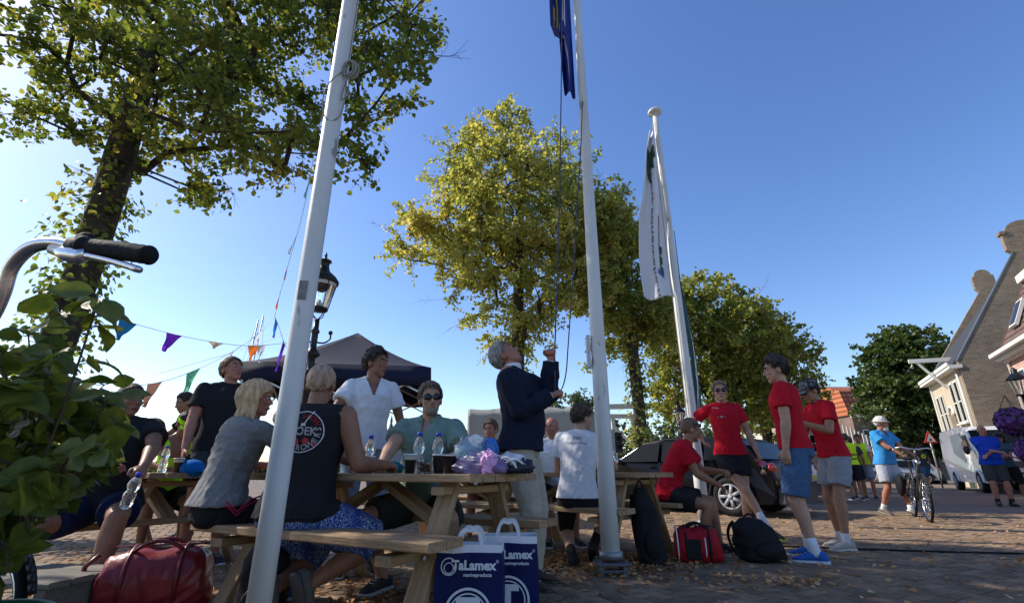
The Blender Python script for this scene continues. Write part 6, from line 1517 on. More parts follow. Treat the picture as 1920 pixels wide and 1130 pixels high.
# ------------------------------------------------------------------ street lamps
def lamp(label, loc, h, s=1.0, group='classic street lamps', arm=True):
    t = thing('street_lamp', label, 'street lamp', loc, .3, group); z = h - 1.22 * s
    MB().lathe([(.16 * s, 0), (.16 * s, .5), (.11 * s, .55), (.085 * s, .9), (.06 * s, 1.0), (.055 * s, z - .75), (.085 * s, z - .72), (.05 * s, z - .68), (.055 * s, z - .5), (.09 * s, z - .47), (.12 * s, z - .44), (.09 * s, z - .4), (.05 * s, z - .34), (.05 * s, z - .1), (.07 * s, z - .07), (.045 * s, z - .02), (.04 * s, z + .14 * s)], n=18).build('post', black_metal, t, True)
    for sx in (-1, 1):
        if arm: MB().tube(bez((0, 0, z - .22), (sx * .16, 0, z - .30), (sx * .24, 0, z - .16), 8) + [(sx * .23, 0, z - .08)], .014, 8).ell((sx * .23, 0, z - .07), (.035, .035, .035)).build('bracket', black_metal, t, True)
    zb = z + .30 * s
    m = MB()
    for k in range(4):
        a = PI / 2 * k + .78; m.tube([(0, 0, z + .12 * s), (math.cos(a) * .10 * s, math.sin(a) * .10 * s, z + .2 * s), (math.cos(a) * .13 * s, math.sin(a) * .13 * s, zb)], .009 * s, 6)
    m.lathe([(.12 * s, zb - .02), (.145 * s, zb - .01), (.145 * s, zb + .03), (.12 * s, zb + .035)], n=24)
    for k in range(6):
        a = 2 * PI * k / 6; m.tube([(math.cos(a) * .135 * s, math.sin(a) * .135 * s, zb), (math.cos(a) * .235 * s, math.sin(a) * .235 * s, zb + .48 * s)], .009 * s, 6)
    m.build('lantern_frame', black_metal, t, True)
    MB().lathe([(.13 * s, zb + .03), (.225 * s, zb + .47 * s)], n=24, cap=False).build('glass', glass_m, t, True)
    MB().lathe([(.225 * s, zb + .40 * s), (.232 * s, zb + .47 * s)], n=24, cap=False).build('frosted_band', mat('frost', (.5, .5, .48), .6), t, True)
    MB().lathe([(.26 * s, zb + .46 * s), (.265 * s, zb + .5 * s), (.21 * s, zb + .58 * s), (.10 * s, zb + .68 * s), (.075 * s, zb + .76 * s), (.075 * s, zb + .84 * s), (.11 * s, zb + .85 * s), (.10 * s, zb + .875 * s), (.03 * s, zb + .9 * s), (.02 * s, zb + .95 * s), (.028 * s, zb + .96 * s), (.006 * s, zb + 1.03 * s)], n=24).build('hood', black_metal, t, True)
    mb = MB()
    for k in range(5):
        a = 2 * PI * k / 5; mb.tube([(math.cos(a) * .05 * s, math.sin(a) * .05 * s, zb + .03 * s), (math.cos(a) * .06 * s, math.sin(a) * .06 * s, zb + .13 * s)], .018 * s, 8)
    mb.lathe([(.03 * s, zb + .02), (.035 * s, zb + .17 * s)], n=12); mb.build('burner', mat('burner', (.5, .35, .22), .5, .2), t, True); return t
lamp('black cast iron street lamp right behind the near flagpole', (screen_pt(600, 560, 7.4).x, 7.4, 0), screen_pt(603, 484, 7.4).z, 1.0)
lamp('distant street lamp between the slim linden and the far flagpole', (screen_pt(1272, 770, 19).x, 19, 0), screen_pt(1272, 752, 19).z, .95, arm=False)

# ------------------------------------------------------------------ gazebo tent
tent_m = mat('tent_navy', (.005, .009, .036), .8, .12, 3, bump=.25, bscale=6)
tt = thing('gazebo_tent', 'navy pop-up gazebo with pointed roof behind the white V-neck man', 'tent', (-3.1, 9.3, 0), .16)
a_ = 1.5; ze, zp, zv = 2.42, 3.38, 2.12; vs = []; fs = []; nseg = 10
for sd in range(4):
    R_ = Matrix.Rotation(sd * PI / 2, 4, 'Z'); o = len(vs)
    for i in range(nseg + 1):
        f = i / nseg; hz = ze + (zp - ze) * (f ** 1.5 * .55 + f * .45); w = a_ * (1 - f)
        for k in range(9):
            u = k / 8 * 2 - 1; dz = -.05 * (1 - u * u) * (1 - f) * f * 3; vs.append(R_ @ Vector((u * w, -w, hz + dz)))
    for i in range(nseg):
        for k in range(8): fs.append((o + i * 9 + k, o + i * 9 + k + 1, o + (i + 1) * 9 + k + 1, o + (i + 1) * 9 + k))
    o = len(vs)
    for k in range(9):
        u = k / 8 * 2 - 1; vs.append(R_ @ Vector((u * a_, -a_, ze))); vs.append(R_ @ Vector((u * a_ * 1.01, -a_ * 1.01, zv + .02 * math.cos(u * 12))))
    for k in range(8): fs.append((o + 2 * k, o + 2 * k + 2, o + 2 * k + 3, o + 2 * k + 1))
o = pyd('canopy', vs, fs, tent_m, tt, True); s_ = o.modifiers.new('s', 'SOLIDIFY'); s_.thickness = .006
tm = mat('tent_frame', (.55, .56, .57), .35, .05, metal=.4)
for sx in (-1, 1):
    for sy in (-1, 1): MB().box((sx * 1.46 - .018, sy * 1.46 - .018, 0), (sx * 1.46 + .018, sy * 1.46 + .018, 2.4)).build('leg', tm, tt)
mb = MB()
for sd in range(4):
    R_ = Matrix.Rotation(sd * PI / 2, 4, 'Z')
    for k in range(4):
        x0 = -1.45 + k * .725; 
        for za, zb_ in ((1.95, 2.3), (2.3, 1.95)): mb.bar(R_ @ Vector((x0, -1.45, za)), R_ @ Vector((x0 + .725, -1.45, zb_)), .014, .026)
    mb.bar(R_ @ Vector((-1.45, -1.45, 2.2)), R_ @ Vector((0, 0, 2.7)), .014, .026)
mb.tube([(0, 0, 2.55), (0, 0, 3.35)], .02, 8); mb.build('truss', tm, tt)

# ------------------------------------------------------------------ tarpaulin stall
tarp = mat('tarp_grey', (.30, .30, .275), .7, .08, 2, bump=.5, bscale=3, stretch=(1, 1, .3))
st_ = thing('tarpaulin_stall', 'grey tarpaulin covered market stall behind the man in the jacket', 'stall', (-1.14, 12.7, 0), -.24)
def tarp_wall(name, a, b, h, seed):
    a = Vector(a); b = Vector(b); n = 40; m = 12; d = (b - a); nn = Vector((d.y, -d.x, 0)).normalized(); vs = []
    for j in range(m + 1):
        for i in range(n + 1):
            f = i / n; z = h * j / m; vs.append(a + d * f + nn * (.02 * math.sin(f * 31 + seed + z) + .012 * math.sin(f * 60 + z * 4)) * (1.2 - j / m) + Vector((0, 0, z - (.035 * math.sin(f * PI * 3) ** 2 if j == m else 0))))
    o = pyd(name, vs, [(j * (n + 1) + i, j * (n + 1) + i + 1, (j + 1) * (n + 1) + i + 1, (j + 1) * (n + 1) + i) for j in range(m) for i in range(n)], tarp, st_, True); s_ = o.modifiers.new('s', 'SOLIDIFY'); s_.thickness = .004; return o
tarp_wall('front_sheet', (0, 0, 0), (2.85, 0, 0), 2.28, 1); tarp_wall('side_sheet', (2.85, 0, 0), (3.3, 2.2, 0), 2.26, 2); tarp_wall('side_sheet', (0, 2.2, 0), (0, 0, 0), 2.26, 3)
pyd('roof_sheet', [(0, 0, 2.25), (2.85, 0, 2.25), (3.3, 2.2, 2.3), (0, 2.2, 2.3)], [(0, 1, 2, 3)], tarp, st_)
MB().tube([(2.72, -.03, 2.12), (2.72, -.05, 2.2), (2.76, -.06, 2.24), (2.8, -.05, 2.2), (2.8, -.03, 2.12)], .012, 6).build('hook', black_metal, st_, True)
mb = MB(); [mb.tube([(x, y, 0), (x, y, 2.27)], .025, 8) for x, y in ((0, .04), (2.85, .04), (0, 2.15), (3.25, 2.15))]; mb.build('frame', tm, st_)

# ------------------------------------------------------------------ lifting bridge, traffic light, masts
br = thing('lifting_bridge', 'white wooden lifting bridge frame beyond the cars', 'bridge', (screen_pt(1170, 850, 24).x, 24, 0), 0)
bw = mat('bridge_white', (.62, .63, .62), .5, .08, 4)
b0 = br.location.x
def bl(px, py, Y=24): p = screen_pt(px, py, Y); return Vector((p.x - b0, Y - 24, p.z))
zt = screen_pt(1170, 782, 24).z
mb = MB(); mb.bar((-.42, 0, 0), (-.42, 0, zt), .17, .17); mb.bar((.55, 0, 0), (.55, 0, zt), .17, .17); mb.bar((-.55, 0, zt + .05), (.68, 0, zt + .05), .2, .2); mb.build('portal', bw, br)
MB().bar((-1.2, .2, screen_pt(1145, 762, 24).z), (3.4, .2, screen_pt(1260, 757, 24).z), .16, .24).build('balance_beam', bw, br); MB().bar((-.3, .1, screen_pt(1165, 800, 24).z), (1.3, .1, 1.0), .07, .1).build('stay', bw, br)
MB().bar((.5, .15, zt - .3), (1.7, .15, .9), .05, .07).build('stay', bw, br)
MB().box((-2.5, -.1, .9), (3.5, .1, 1.0)).build('railing', bw, br)
tl = thing('traffic_light', 'bridge traffic light in a black box on a grey post', 'traffic light', (screen_pt(1152, 840, 17).x, 17, 0), .1)
MB().tube([(0, 0, 0), (0, 0, 2.1)], .05, 10).build('post', zinc, tl, True); MB().box((-.16, -.14, 1.3), (.0, .1, 2.1), ch=.02).build('control_box', zinc, tl); MB().box((.03, -.12, 1.35), (.26, .1, 2.0), ch=.04).build('signal_box', black_metal, tl)
for z in (1.52, 1.8): MB().lathe([(.08, 0), (.075, .03), (.05, .01)], n=14, M=Matrix.Translation((.145, -.12, z)) @ Matrix.Rotation(PI / 2, 4, 'X')).build('signal_lens', dark_glass, tl, True)
for i, (px, top, Y, lb) in enumerate(((487, 600, 30, 'left of two slim boat masts behind the tent'), (497, 590, 32, 'right of two slim boat masts behind the tent'))):
    p = screen_pt(px, top, Y); q = thing('boat_mast', lb, 'mast', (p.x - .4, Y, 0), 0); MB().tube([(-.1, 0, 0), (0.3, 0, p.z)], [.06, .04], 8).build('mast', zinc, q, True); MB().bar((-.5, 0, p.z * .7), (.9, 0, p.z * .7), .04, .04).build('spreader', zinc, q)
    mb = MB(); mb.tube([(.3, 0, p.z), (1.8, 0, 0)], .01, 4); mb.tube([(.3, 0, p.z), (-1.6, 0, 0)], .01, 4); mb.build('stays', zinc, q)

# ------------------------------------------------------------------ bunting
bcols = {'blue': (.01, .17, .36), 'purple': (.16, .02, .45), 'cream': (.55, .42, .28), 'orange': (.75, .17, .015), 'white': (.62, .63, .66), 'green': (.12, .42, .24), 'peach': (.62, .28, .18), 'royal': (.02, .15, .55)}
def bmat(c):
    k = 'bunting_' + c
    if k in MATS: return MATS[k]
    m = mat(k, bcols[c], .5, .1, 20); n = m.node_tree.nodes; l = m.node_tree.links; tr = n.new('ShaderNodeBsdfTranslucent'); tr.inputs[0].default_value = (*[min(1, v * 1.3) for v in bcols[c]], 1)
    ms = n.new('ShaderNodeMixShader'); ms.inputs[0].default_value = .45; l.new(n['Principled BSDF'].outputs[0], ms.inputs[1]); l.new(tr.outputs[0], ms.inputs[2]); l.new(ms.outputs[0], n['Material Output'].inputs[0]); return m
def bunting(label, pts, flags, Y0, Y1):
    """pts image positions along the line, flags (fraction, colour, twist, length)"""
    P = []
    for i, (x, y) in enumerate(pts): P.append(screen_pt(x, y, lerp(Y0, Y1, i / (len(pts) - 1))))
    base = P[0]; root = thing('bunting_line', label, 'bunting', (base.x, base.y, 0), 0, 'lines of coloured bunting'); P = [p - Vector((base.x, base.y, 0)) for p in P]
    S_ = smooth(P, 8); MB().tube(S_, .0045, 5).build('cord', cup_w, root, True)
    L = [0]
    for a, b in zip(S_[:-1], S_[1:]): L.append(L[-1] + (b - a).length)
    def atl(d):
        d = max(0, min(L[-1] - 1e-4, d)); i = max(k for k in range(len(L)) if L[k] <= d); i = min(i, len(S_) - 2); return S_[i].lerp(S_[i + 1], (d - L[i]) / (L[i + 1] - L[i]))
    for f, c, tw, ln, w in flags:
        d0 = f * L[-1]; a, b = atl(d0 - w / 2), atl(d0 + w / 2); mid = (a + b) / 2; dn = Vector((tw, .12 * math.sin(f * 30), -1)).normalized(); vs = []; n = 7
        x = (b - a)
        for j in range(n + 1):
            v = j / n
            for i in range(5):
                u = i / 4 - .5; vs.append(mid + x * u * (1 - v) + dn * ln * v + Vector((0, .035 * math.sin(v * 5 + i + f * 20) * v + .03 * abs(u) * math.sin(f * 50), 0)))
        o = pyd('pennant', vs, [(j * 5 + i, j * 5 + i + 1, (j + 1) * 5 + i + 1, (j + 1) * 5 + i) for j in range(n) for i in range(4)], bmat(c), root, True)
    return root
bunting('upper bunting line running from the big linden to the lamp with blue and purple pennants', [(205, 590), (250, 606), (320, 625), (395, 640), (470, 648), (560, 640)], [(.1, 'blue', -.35, .26, .22), (.345, 'purple', -.35, .25, .20), (.56, 'cream', -.05, .09, .20), (.76, 'orange', .0, .21, .15), (.80, 'white', .05, .24, .10)], 5.9, 6.4)
bunting('lower bunting line with a green and a peach pennant', [(262, 722), (300, 716), (345, 702), (400, 678), (450, 650), (490, 620), (515, 592)], [(.09, 'peach', -.28, .30, .16), (.31, 'green', -.18, .36, .16), (.57, 'white', .1, .12, .08), (.80, 'white', -.1, .30, .10)], 5.6, 6.6)
bunting('bunting line climbing beside the near flagpole up into the linden', [(515, 592), (528, 540), (548, 470), (565, 410), (580, 340), (596, 250), (612, 190)], [(.10, 'peach', -.1, .22, .10), (.22, 'orange', -.05, .18, .06), (.36, 'white', -.2, .26, .08), (.62, 'green', -.1, .26, .07), (.88, 'blue', -.3, .26, .12)], 6.6, 5.6)
bunting('short bunting tail hanging from the knot beside the lamp', [(515, 592), (522, 610), (532, 640), (545, 672), (548, 720)], [(.1, 'royal', -.05, .24, .13), (.42, 'purple', -.12, .42, .10), (.75, 'royal', -.1, .4, .08)], 6.6, 6.4)
mb = MB(); mb.tube([screen_pt(300, 700, 8), screen_pt(420, 665, 8), screen_pt(560, 618, 7.5)], .005, 5); tag(mb.build('cord', cup_w, None), 'plain white cord stretched behind the bunting lines', 'cord')

# ------------------------------------------------------------------ buildings
brick_brown = brick_mat('brick_brown', (.16, .115, .078), (.24, .18, .125), (.25, .21, .155), .26, .085)
brick_pink = brick_mat('brick_pink', (.50, .24, .20), (.62, .32, .27), (.66, .56, .5), .24, .1)
brick_dark = brick_mat('brick_dark', (.13, .08, .06), (.2, .12, .09), (.22, .19, .16), .24, .08)
plaster = mat('facade_beige', (.50, .41, .29), .85, .12, 2.5, bump=.4, bscale=40, col2=(.56, .47, .34)); trim_w = mat('trim_white', (.66, .64, .58), .6, .06)
slate = mat('roof_slate', (.10, .105, .11), .6, .3, 6, bump=.5, bscale=10, objvar=.1); tile_o = mat('roof_tile_orange', (.45, .14, .05), .7, .25, 4, objvar=.15); tile_b = mat('roof_tile_brown', (.13, .08, .06), .6, .3, 4, objvar=.15)
lead = mat('lead', (.09, .10, .115), .5, .1)
def frame_from(C, d):
    """local x along d, y = into the building (to the right of it when seen from the street)"""
    x = Vector((*d, 0)).normalized(); return C, math.atan2(x.y, x.x)
def window(parent, x, z, w, h, y, rails=1, mull=1, depth=.10, m=None, sill=True, shade=.45):
    """window on a wall at local y, facing -y"""
    f = MB(); m = m or trim_w; b = .07
    f.box((x - w / 2, y - .03, z), (x - w / 2 + b, y + .05, z + h)); f.box((x + w / 2 - b, y - .03, z), (x + w / 2, y + .05, z + h)); f.box((x - w / 2 + b + .001, y - .031, z + h - b), (x + w / 2 - b - .001, y + .051, z + h)); f.box((x - w / 2 + b + .001, y - .031, z), (x + w / 2 - b - .001, y + .051, z + b))
    for r in range(rails): zz = z + h * (r + 1) / (rails + 1); f.box((x - w / 2 + b, y - .02, zz - .025), (x + w / 2 - b, y + .04, zz + .025))
    for r in range(mull): xx = x - w / 2 + w * (r + 1) / (mull + 1); f.box((xx - .02, y - .018, z + b), (xx + .02, y + .038, z + h - b))
    o = f.build('window', m, parent); MB().box((x - w / 2 + b, y - .004, z + b), (x + w / 2 - b, y + .004, z + h - b)).build('pane', dark_glass, o)
    if sill: MB().box((x - w / 2 - .06, y - .12, z - .08), (x + w / 2 + .06, y + .0, z - .003)).build('sill', m, o)
    return o
# gabled house: C is the corner between street facade and gable, local x runs away along the street, local y into the block
Cx, Cy = 20.7, 22.0; A = Vector((2.8, 5.0, 0)).normalized(); rz = math.atan2(A.y, A.x)
gh = thing('gabled_house', 'tall brown brick house with steep gable and rounded chimneys', 'house', (Cx, Cy, 0), rz)
# in this frame: +x along the street (away), +y = to the left of A = away from the block, so the block lies at -y
Lh, Wd, ze_, zr = 5.7, 7.4, 5.5, 10.4
MB().box((0.002, -.3, 0), (Lh, -.002, ze_)).build('facade', plaster, gh)
poly0 = [(-Wd, 0), (-.001, 0), (-.001, ze_ - .05), (.0, ze_), (-Wd / 2 + .55, zr - .1), (-Wd / 2 + .75, zr + .1), (-Wd / 2 + .75, zr + .95)] + [(-Wd / 2 + math.cos(a) * .58, zr + 1.0 + math.sin(a) * .45) for a in np.linspace(0, PI, 12)] + [(-Wd / 2 - .75, zr + .95), (-Wd / 2 - .75, zr + .1), (-Wd / 2 - .55, zr - .1), (-Wd, ze_)]
def gable(x0, th, nm, k=1):
    poly = [(-Wd / 2 + (y + Wd / 2) * (k if z > zr - .2 else 1), z if z < zr + .2 else zr + (z - zr) * (.5 + .5 * k)) for y, z in poly0]
    vs = [(x0, y, z) for y, z in poly] + [(x0 + th, y, z) for y, z in poly]; n = len(poly)
    return pyd(nm, vs, [tuple(range(n)), tuple(range(2 * n - 1, n - 1, -1))] + [(i, n + i, n + (i + 1) % n, (i + 1) % n) for i in range(n)], brick_brown, gh)
g1 = gable(-.30, .30, 'gable_wall'); g2 = gable(Lh, .3, 'gable_wall', .62)
MB().box((-.36, -Wd / 2 - .82, zr + .88), (.06, -Wd / 2 - .60, zr + 1.02)).build('chimney_shoulder', brick_brown, gh); MB().box((-.36, -Wd / 2 + .60, zr + .88), (.06, -Wd / 2 + .82, zr + 1.02)).build('chimney_shoulder', brick_brown, gh)
mb = MB(); mb.bar((-.15, .02, ze_ + .02), (-.15, -Wd / 2 + .55, zr - .05), .34, .06, up=(0, .8, .6)); mb.build('coping', lead, gh)
for s0 in (0, 1):
    y0, y1 = (.25, -Wd / 2) if s0 == 0 else (-Wd - .2, -Wd / 2); za = ze_ - .15
    pyd('roof', [(.003, y0, za), (Lh - .003, y0, za), (Lh - .003, y1, zr - .35), (.003, y1, zr - .35), (.003, y0, za - .1), (Lh - .003, y0, za - .1), (Lh - .003, y1, zr - .5), (.003, y1, zr - .5)], [(0, 1, 2, 3), (7, 6, 5, 4), (0, 4, 5, 1), (1, 5, 6, 2), (2, 6, 7, 3), (3, 7, 4, 0)], mat('roof_slate_dark', (.035, .038, .042), .75, .3, 6, bump=.5, bscale=10), gh)
MB().box((-.35, -.1, ze_ - .28), (Lh + .3, .38, ze_ - .12)).build('gutter', trim_w, gh); MB().box((-.3, .38, ze_ - .14), (Lh + .3, .42, ze_ + .02)).build('gutter_edge', trim_w, gh)
mb = MB(); mb.bar((2.2, .05, ze_ - .9), (2.2, 1.0, ze_ + .55), .1, .1); mb.bar((2.2, -.4, ze_ + .55), (2.2, 1.3, ze_ + .62), .14, .2); mb.build('hoist_beam', trim_w, gh); MB().tube([(2.2, 1.2, ze_ + .5), (2.2, 1.2, ze_ + .36), (2.2, 1.3, ze_ + .3), (2.2, 1.15, ze_ + .27)], .03, 6).build('hook', trim_w, gh, True)
R180 = None
def win_out(parent, x, z, w, h, **k):
    o = window(parent, 0, 0, w, h, 0, **k); o.location = (x, .03, z); o.rotation_euler = (0, 0, PI); return o
for x, z, w, h in ((.95, 2.9, .62, 1.9), (1.75, 2.9, .62, 1.9), (3.9, 2.6, .55, 1.9), (4.7, 2.6, .55, 1.9), (4.3, .6, .9, 1.6)): win_out(gh, x, z, w, h, rails=1, mull=0)
MB().box((2.45, .0, 0), (3.35, .05, 3.4)).build('door_recess', brick_brown, gh); mb = MB(); mb.tube([(2.45 + .45 - .45 * math.cos(a), .04, 3.4 + .4 * math.sin(a)) for a in np.linspace(0, PI, 12)], .06, 6); mb.build('arch', trim_w, gh, True)
MB().box((2.55, .05, 0), (3.25, .09, 2.3)).build('door', mat('door_green', (.03, .06, .04), .5), gh)
MB().tube([(.12, .08, 0), (.12, .08, ze_ - .2)], .05, 8).build('drainpipe', trim_w, gh, True); MB().box((5.45, 0, 0), (5.62, .06, ze_ - .3)).build('corner_pilaster', trim_w, gh)
# pink mansard house nearer on the right
Px, Py = 18.1, 17.2; ph = thing('mansard_house', 'pink brick house with brown tiled mansard roof at the right edge', 'house', (Px, Py, 0), math.atan2(.87, .5))
zc = 4.75; Lp = 8.0
MB().box((-Lp, -6, 0), (0, -.002, zc - .2)).build('wall', brick_pink, ph)
MB().box((-Lp, -.1, zc - .2), (.12, .30, zc - .02), ch=.02).build('cornice', trim_w, ph); MB().box((-Lp, .3, zc - .08), (.16, .44, zc + .08), ch=.02).build('gutter', trim_w, ph)
mb = MB(); [mb.box((-.25 - i * .3, .0, zc - .3), (-.17 - i * .3, .16, zc - .2)) for i in range(24)]; mb.build('dentils', trim_w, ph)['kind'] = 'stuff'
zt_ = zc + 2.5; sl = 1.05
MB().prism([(0, zc - .02), (-sl, zt_), (-5, zt_), (-6, zc)], 1, None)
pyd('roof_core', [(-Lp, .12, zc), (-.0, .12, zc), (-.55, -sl, zt_), (-Lp, -sl, zt_), (-Lp, -6, zc), (0, -6, zc), (-.55, -5, zt_), (-Lp, -5, zt_)], [(0, 1, 2, 3), (1, 5, 6, 2), (4, 7, 6, 5), (3, 2, 6, 7), (0, 3, 7, 4)], tile_b, ph)
tile_me = MB()
for k in range(7):
    pass
vs = []; 
for j, (yy, zz) in enumerate(((0, .0), (.33, .0))):
    for k in range(6): u = k / 5; vs.append((u * .24 - .12, yy, .025 * math.sin(u * PI) + (.035 if j == 0 else .008)))
for k in range(6): vs.append((vs[k][0], 0, 0))
tile_mesh = bpy.data.meshes.new('tile'); tile_mesh.from_pydata(vs, [], [(k, k + 1, 7 + k, 6 + k) for k in range(5)] + [(12 + k, 12 + k + 1, k + 1, k) for k in range(5)]); tile_mesh.materials.append(tile_b)
slope = Vector((0, -(sl + .12), zt_ - zc)); sl_l = slope.length; sy = slope.normalized(); ang = math.atan2(sy.z, -sy.y)
cnt = 0
for r in range(int(sl_l / .27)):
    for c in range(26):
        x = -.16 - c * .235 - r * .052
        if cnt >= 290: break
        o = new_obj('tile', tile_mesh, None, ph); o.location = Vector((x, .14, zc + .02)) + sy * (r * .27); o.rotation_euler = (ang, 0, PI) if False else (PI - ang, 0, 0); 
        o.rotation_euler = Matrix((Vector((-1, 0, 0)), sy, Vector((-1, 0, 0)).cross(sy))).transposed().to_euler(); cnt += 1
# hip side
MB().bar((0.03, .15, zc + .03), (-.55, -sl, zt_ + .05), .14, .12).build('hip_ridge', tile_b, ph)
MB().box((-Lp, -sl - .4, zt_ - .02), (-.42, -sl + .22, zt_ + .28), ch=.02).build('roof_trim', trim_w, ph); MB().box((-Lp, -4.9, zt_ + .01), (-.6, -sl - .42, zt_ + .2)).build('flat_roof', slate, ph)
mb = MB(); wn0 = Vector((-1.3, -.42 + .04, zc + 1.15)); n_ = Vector((0, sy.z, -sy.y)); n_ = n_ if n_.y > 0 else -n_
x_ = Vector((1, 0, 0)); M_ = Matrix((x_, sy, n_)).transposed().to_4x4(); M_.translation = wn0 + n_ * .08
mb.box((-.3, -.5, 0), (.3, .5, .1), M_); rw = mb.build('roof_window', trim_w, ph); MB().box((-.23, -.43, .09), (.23, .43, .112), M_).build('pane', dark_glass, rw)
for x in (-.95, -2.1, -3.3, -4.6, -5.9): win_out(ph, x, 2.35, .62, 1.75, rails=1, mull=0); 
for x in (-1.2, -3.2, -5.4): win_out(ph, x, .6, .9, 1.4, rails=1, mull=1)
MB().tube([(-.12, .06, 0), (-.12, .06, zc - .3), (-.12, .22, zc - .1)], .045, 8).build('drainpipe', trim_w, ph, True)
MB().box((-.06, -.02, 0), (.004, .03, zc - .2)).build('corner_strip', trim_w, ph)
# hanging lantern and flower baskets by the pink house
hl = thing('wall_lantern', 'dark wall lantern hanging in front of the pink house', 'lantern', (*screen_pt(1908, 715, 12.5)[:2], 0)); zb0 = screen_pt(1908, 742, 12.5).z
m = MB(); m.lathe([(.1, zb0), (.12, zb0 + .02), (.12, zb0 + .04)], n=16); [m.tube([(math.cos(a) * .11, math.sin(a) * .11, zb0), (math.cos(a) * .2, math.sin(a) * .2, zb0 + .42)], .008, 5) for a in np.linspace(0, 2 * PI, 7)]; m.build('lantern_frame', black_metal, hl)
MB().lathe([(.11, zb0 + .03), (.19, zb0 + .41)], n=20, cap=False).build('glass', glass_m, hl, True); MB().lathe([(.22, zb0 + .4), (.22, zb0 + .44), (.12, zb0 + .54), (.06, zb0 + .62), (.07, zb0 + .68), (.01, zb0 + .74)], n=20).build('hood', black_metal, hl, True)
MB().tube([(0, 0, zb0), (0, 0, 0)], .035, 8).build('post', black_metal, hl, True)
fl_m = leaf_mat('petunia', [(.2, (.03, .05, .02)), (.4, (.08, .02, .16)), (.7, (.17, .06, .30)), (.95, (.26, .13, .38))], .25)
for i, (px, py, Y, r, lb) in enumerate(((1900, 790, 11.2, .31, 'large hanging basket of purple petunias left of the lantern'), (1935, 845, 10.9, .26, 'lower basket of purple petunias at the right edge'))):
    p = screen_pt(px, py, Y); t = thing('flower_basket', lb, 'flower basket', (p.x, p.y, 0), 0, 'baskets of purple petunias'); rg = np.random.default_rng(i)
    D = rg.normal(size=(1500, 3)); D /= np.linalg.norm(D, axis=1, keepdims=True); rr2 = r * (.75 + .3 * rg.random((1500, 1))); C = D * rr2 * np.array((1, 1, .95)) + np.array((0, 0, p.z))
    leaf_mesh('blossoms', C.astype(np.float32), (D + rg.normal(size=(1500, 3)) * .4).astype(np.float32), .085, fl_m, t, i)['kind'] = 'stuff'
    MB().ell((0, 0, p.z), (r * .7, r * .7, r * .65)).build('basket', mat('basket_dark', (.02, .03, .015), .9), t, True); MB().tube([(0, 0, 0), (0, 0, p.z + r)], .04, 8).build('post', black_metal, t, True)
    for k in range(3): a = 2.1 * k; MB().tube([(math.cos(a) * r * .7, math.sin(a) * r * .7, p.z + .2), (0, 0, p.z + r * 1.9)], .008, 5).build('chain', black_metal, t)
# background houses
def simple_house(label, px0, px1, Y, py_eave, py_ridge, wall, roof, wins=3, gambrel=False, depth=8):
    a = screen_pt(px0, 880, Y); b = screen_pt(px1, 880, Y); w = b.x - a.x; e = screen_pt((px0 + px1) / 2, py_eave, Y).z; r = screen_pt((px0 + px1) / 2, py_ridge, Y + depth * .35).z
    t = thing('distant_house', label, 'house', ((a.x + b.x) / 2, Y, 0)); w /= 2
    MB().box((-w, 0, 0), (w, depth, e)).build('wall', wall, t)
    if gambrel: pr = [(0, e), (-.0, e + .01), (depth * .12, e + (r - e) * .75), (depth * .5, r), (depth * .88, e + (r - e) * .75), (depth, e)]
    else: pr = [(-.3, e - .1), (depth * .5, r), (depth + .3, e - .1)]
    n = len(pr); vs = [(-w - .15, y, z) for y, z in pr] + [(w + .15, y, z) for y, z in pr]
    pyd('roof', vs, [tuple(range(n)), tuple(range(2 * n - 1, n - 1, -1))] + [(i, n + i, n + (i + 1) % n, (i + 1) % n) for i in range(n)], roof, t)
    MB().box((-w - .2, -.42, e - .22), (w + .2, -.1, e - .0)).build('gutter', trim_w, t)
    for k in range(wins):
        x = -w + (k + .5) * 2 * w / wins; window(t, x, e * .45, min(1.1, w * 1.2 / wins), e * .32, -.04, rails=1, mull=1)
    return t, w, e, r
t, w, e, r = simple_house('low house with grey slate roof between the red shirts and the chestnut', 1520, 1632, 52, 790, 762, brick_mat('brick_rose', (.33, .22, .18), (.38, .27, .22), (.4, .33, .28), .24, .08), slate, 3)
MB().box((w * .72, 2.2, r - .2), (w * .95, 3.2, r + 1.2)).build('chimney', trim_w, t)
def tiled(m):
    n = m.node_tree.nodes; l = m.node_tree.links; b = n['Principled BSDF']; tc = [q for q in n if q.bl_idname == 'ShaderNodeTexCoord'][0]; w = n.new('ShaderNodeTexBrick'); w.offset = 0
    sx = n.new('ShaderNodeSeparateXYZ'); cx = n.new('ShaderNodeCombineXYZ'); l.new(tc.outputs['Object'], sx.inputs[0]); l.new(sx.outputs[0], cx.inputs[0]); l.new(sx.outputs[2], cx.inputs[1]); l.new(cx.outputs[0], w.inputs[0])
    w.inputs['Scale'].default_value = 1; w.inputs['Brick Width'].default_value = .42; w.inputs['Row Height'].default_value = .42; w.inputs['Mortar Size'].default_value = .07
    w.inputs['Color1'].default_value = (.5, .16, .06, 1); w.inputs['Color2'].default_value = (.42, .12, .045, 1); w.inputs['Mortar'].default_value = (.16, .045, .02, 1); l.new(w.outputs[0], b.inputs['Base Color']); return m
simple_house('house with steep orange tiled roof left of the chestnut', 1620, 1672, 44, 778, 722, brick_dark, tiled(tile_o), 1, True, 6)
simple_house('dark brick house with white windows behind the walking man', 1690, 1800, 46, 822, 800, brick_dark, slate, 3)
t, w, e, r = simple_house('grey gabled boathouse with a small cupola beyond the V-neck man', 690, 746, 60, 838, 822, mat('grey_board', (.2, .22, .25), .8, .1), slate, 1)
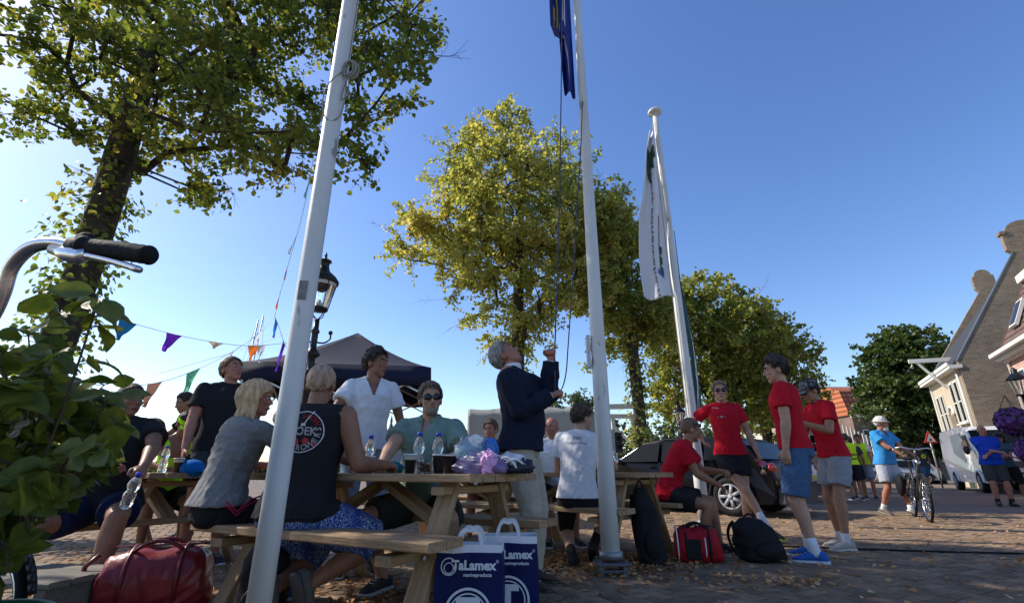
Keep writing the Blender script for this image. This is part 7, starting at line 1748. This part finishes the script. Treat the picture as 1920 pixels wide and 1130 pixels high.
MB().box((-.4, 1.8, r - .3), (.4, 2.6, r + .8)).build('cupola', mat('grey_board', (.2, .22, .25), .8), t); MB().lathe([(.5, r + .8), (.3, r + 1.3), (.12, r + 1.9), (.18, r + 2.1), (.02, r + 2.9)], (0, 2.2, 0), 14).build('spire', slate, t, True)
simple_house('low house with dark sloping roof left of the sage polo man', 752, 830, 40, 872, 805, brick_dark, slate, 0, depth=7)
t, w, e, r = simple_house('far white gabled house beyond the slate roof', 1470, 1530, 60, 800, 742, mat('cream_wall', (.5, .47, .38), .8), mat('roof_green', (.12, .16, .15), .6), 0)
# fence and railing behind the vests
ft = thing('garden_railing', 'white railing in front of the low slate roofed house', 'railing', (*screen_pt(1612, 850, 38)[:2], 0)); mb = MB()
for k in range(9): MB().box((-1.1 + k * .27, -.04, 1.6), (-1.02 + k * .27, .04, 4.2 - .12 * k)).build('slat', trim_w, ft)
MB().box((-1.3, 0.05, .0), (1.3, .35, 1.6)).build('base_wall', brick_dark, ft); MB().box((-1.2, -.06, 2.4), (1.3, -.045, 2.5)).build('rail', trim_w, ft)
# warning sign
p = screen_pt(1744, 822, 24); sg = thing('warning_sign', 'triangular red and white warning sign above the walking man', 'traffic sign', (p.x, p.y, 0), 0)
def tri(r, z): return [(r * math.sin(a), z + r * math.cos(a)) for a in (0, 2 * PI / 3, 4 * PI / 3)]
MB().prism(tri(.38, p.z), .03).build('sign_border', mat('sign_red', (.5, .01, .015), .4), sg); MB().prism(tri(.25, p.z), .01, Matrix.Translation((0, -.014, 0))).build('sign_face', cup_w, sg)
mb = MB(); mb.prism([(-.08, p.z - .08), (.08, p.z - .08), (.08, p.z - .04), (.02, p.z - .01), (.015, p.z + .04), (-.02, p.z + .04), (-.03, p.z - .02), (-.08, p.z - .04)], .006, Matrix.Translation((0, -.022, 0))); mb.build('symbol', rubber, sg)
MB().tube([(0, .05, 0), (0, .05, p.z + .2)], .035, 8).build('post', zinc, sg, True)
# hedge line at the horizon
rg = np.random.default_rng(5); n = 9000; C = np.stack([rg.uniform(-60, 60, n), 78 + rg.uniform(0, 6, n), rg.random(n) ** .7 * (2.4 + 1.0 * np.sin(np.linspace(0, 1, n) * 0)) * (1 + .3 * rg.random(n))], 1); C[:, 2] *= (.8 + .25 * np.sin(C[:, 0] * .35) + .15 * np.sin(C[:, 0] * 1.1))
hd = leaf_mesh('far_treeline', C.astype(np.float32), rg.normal(size=(n, 3)).astype(np.float32), .9, lm_far, None, 3, True); tag(hd, 'low hazy belt of greenery along the horizon', None, None, 'stuff')
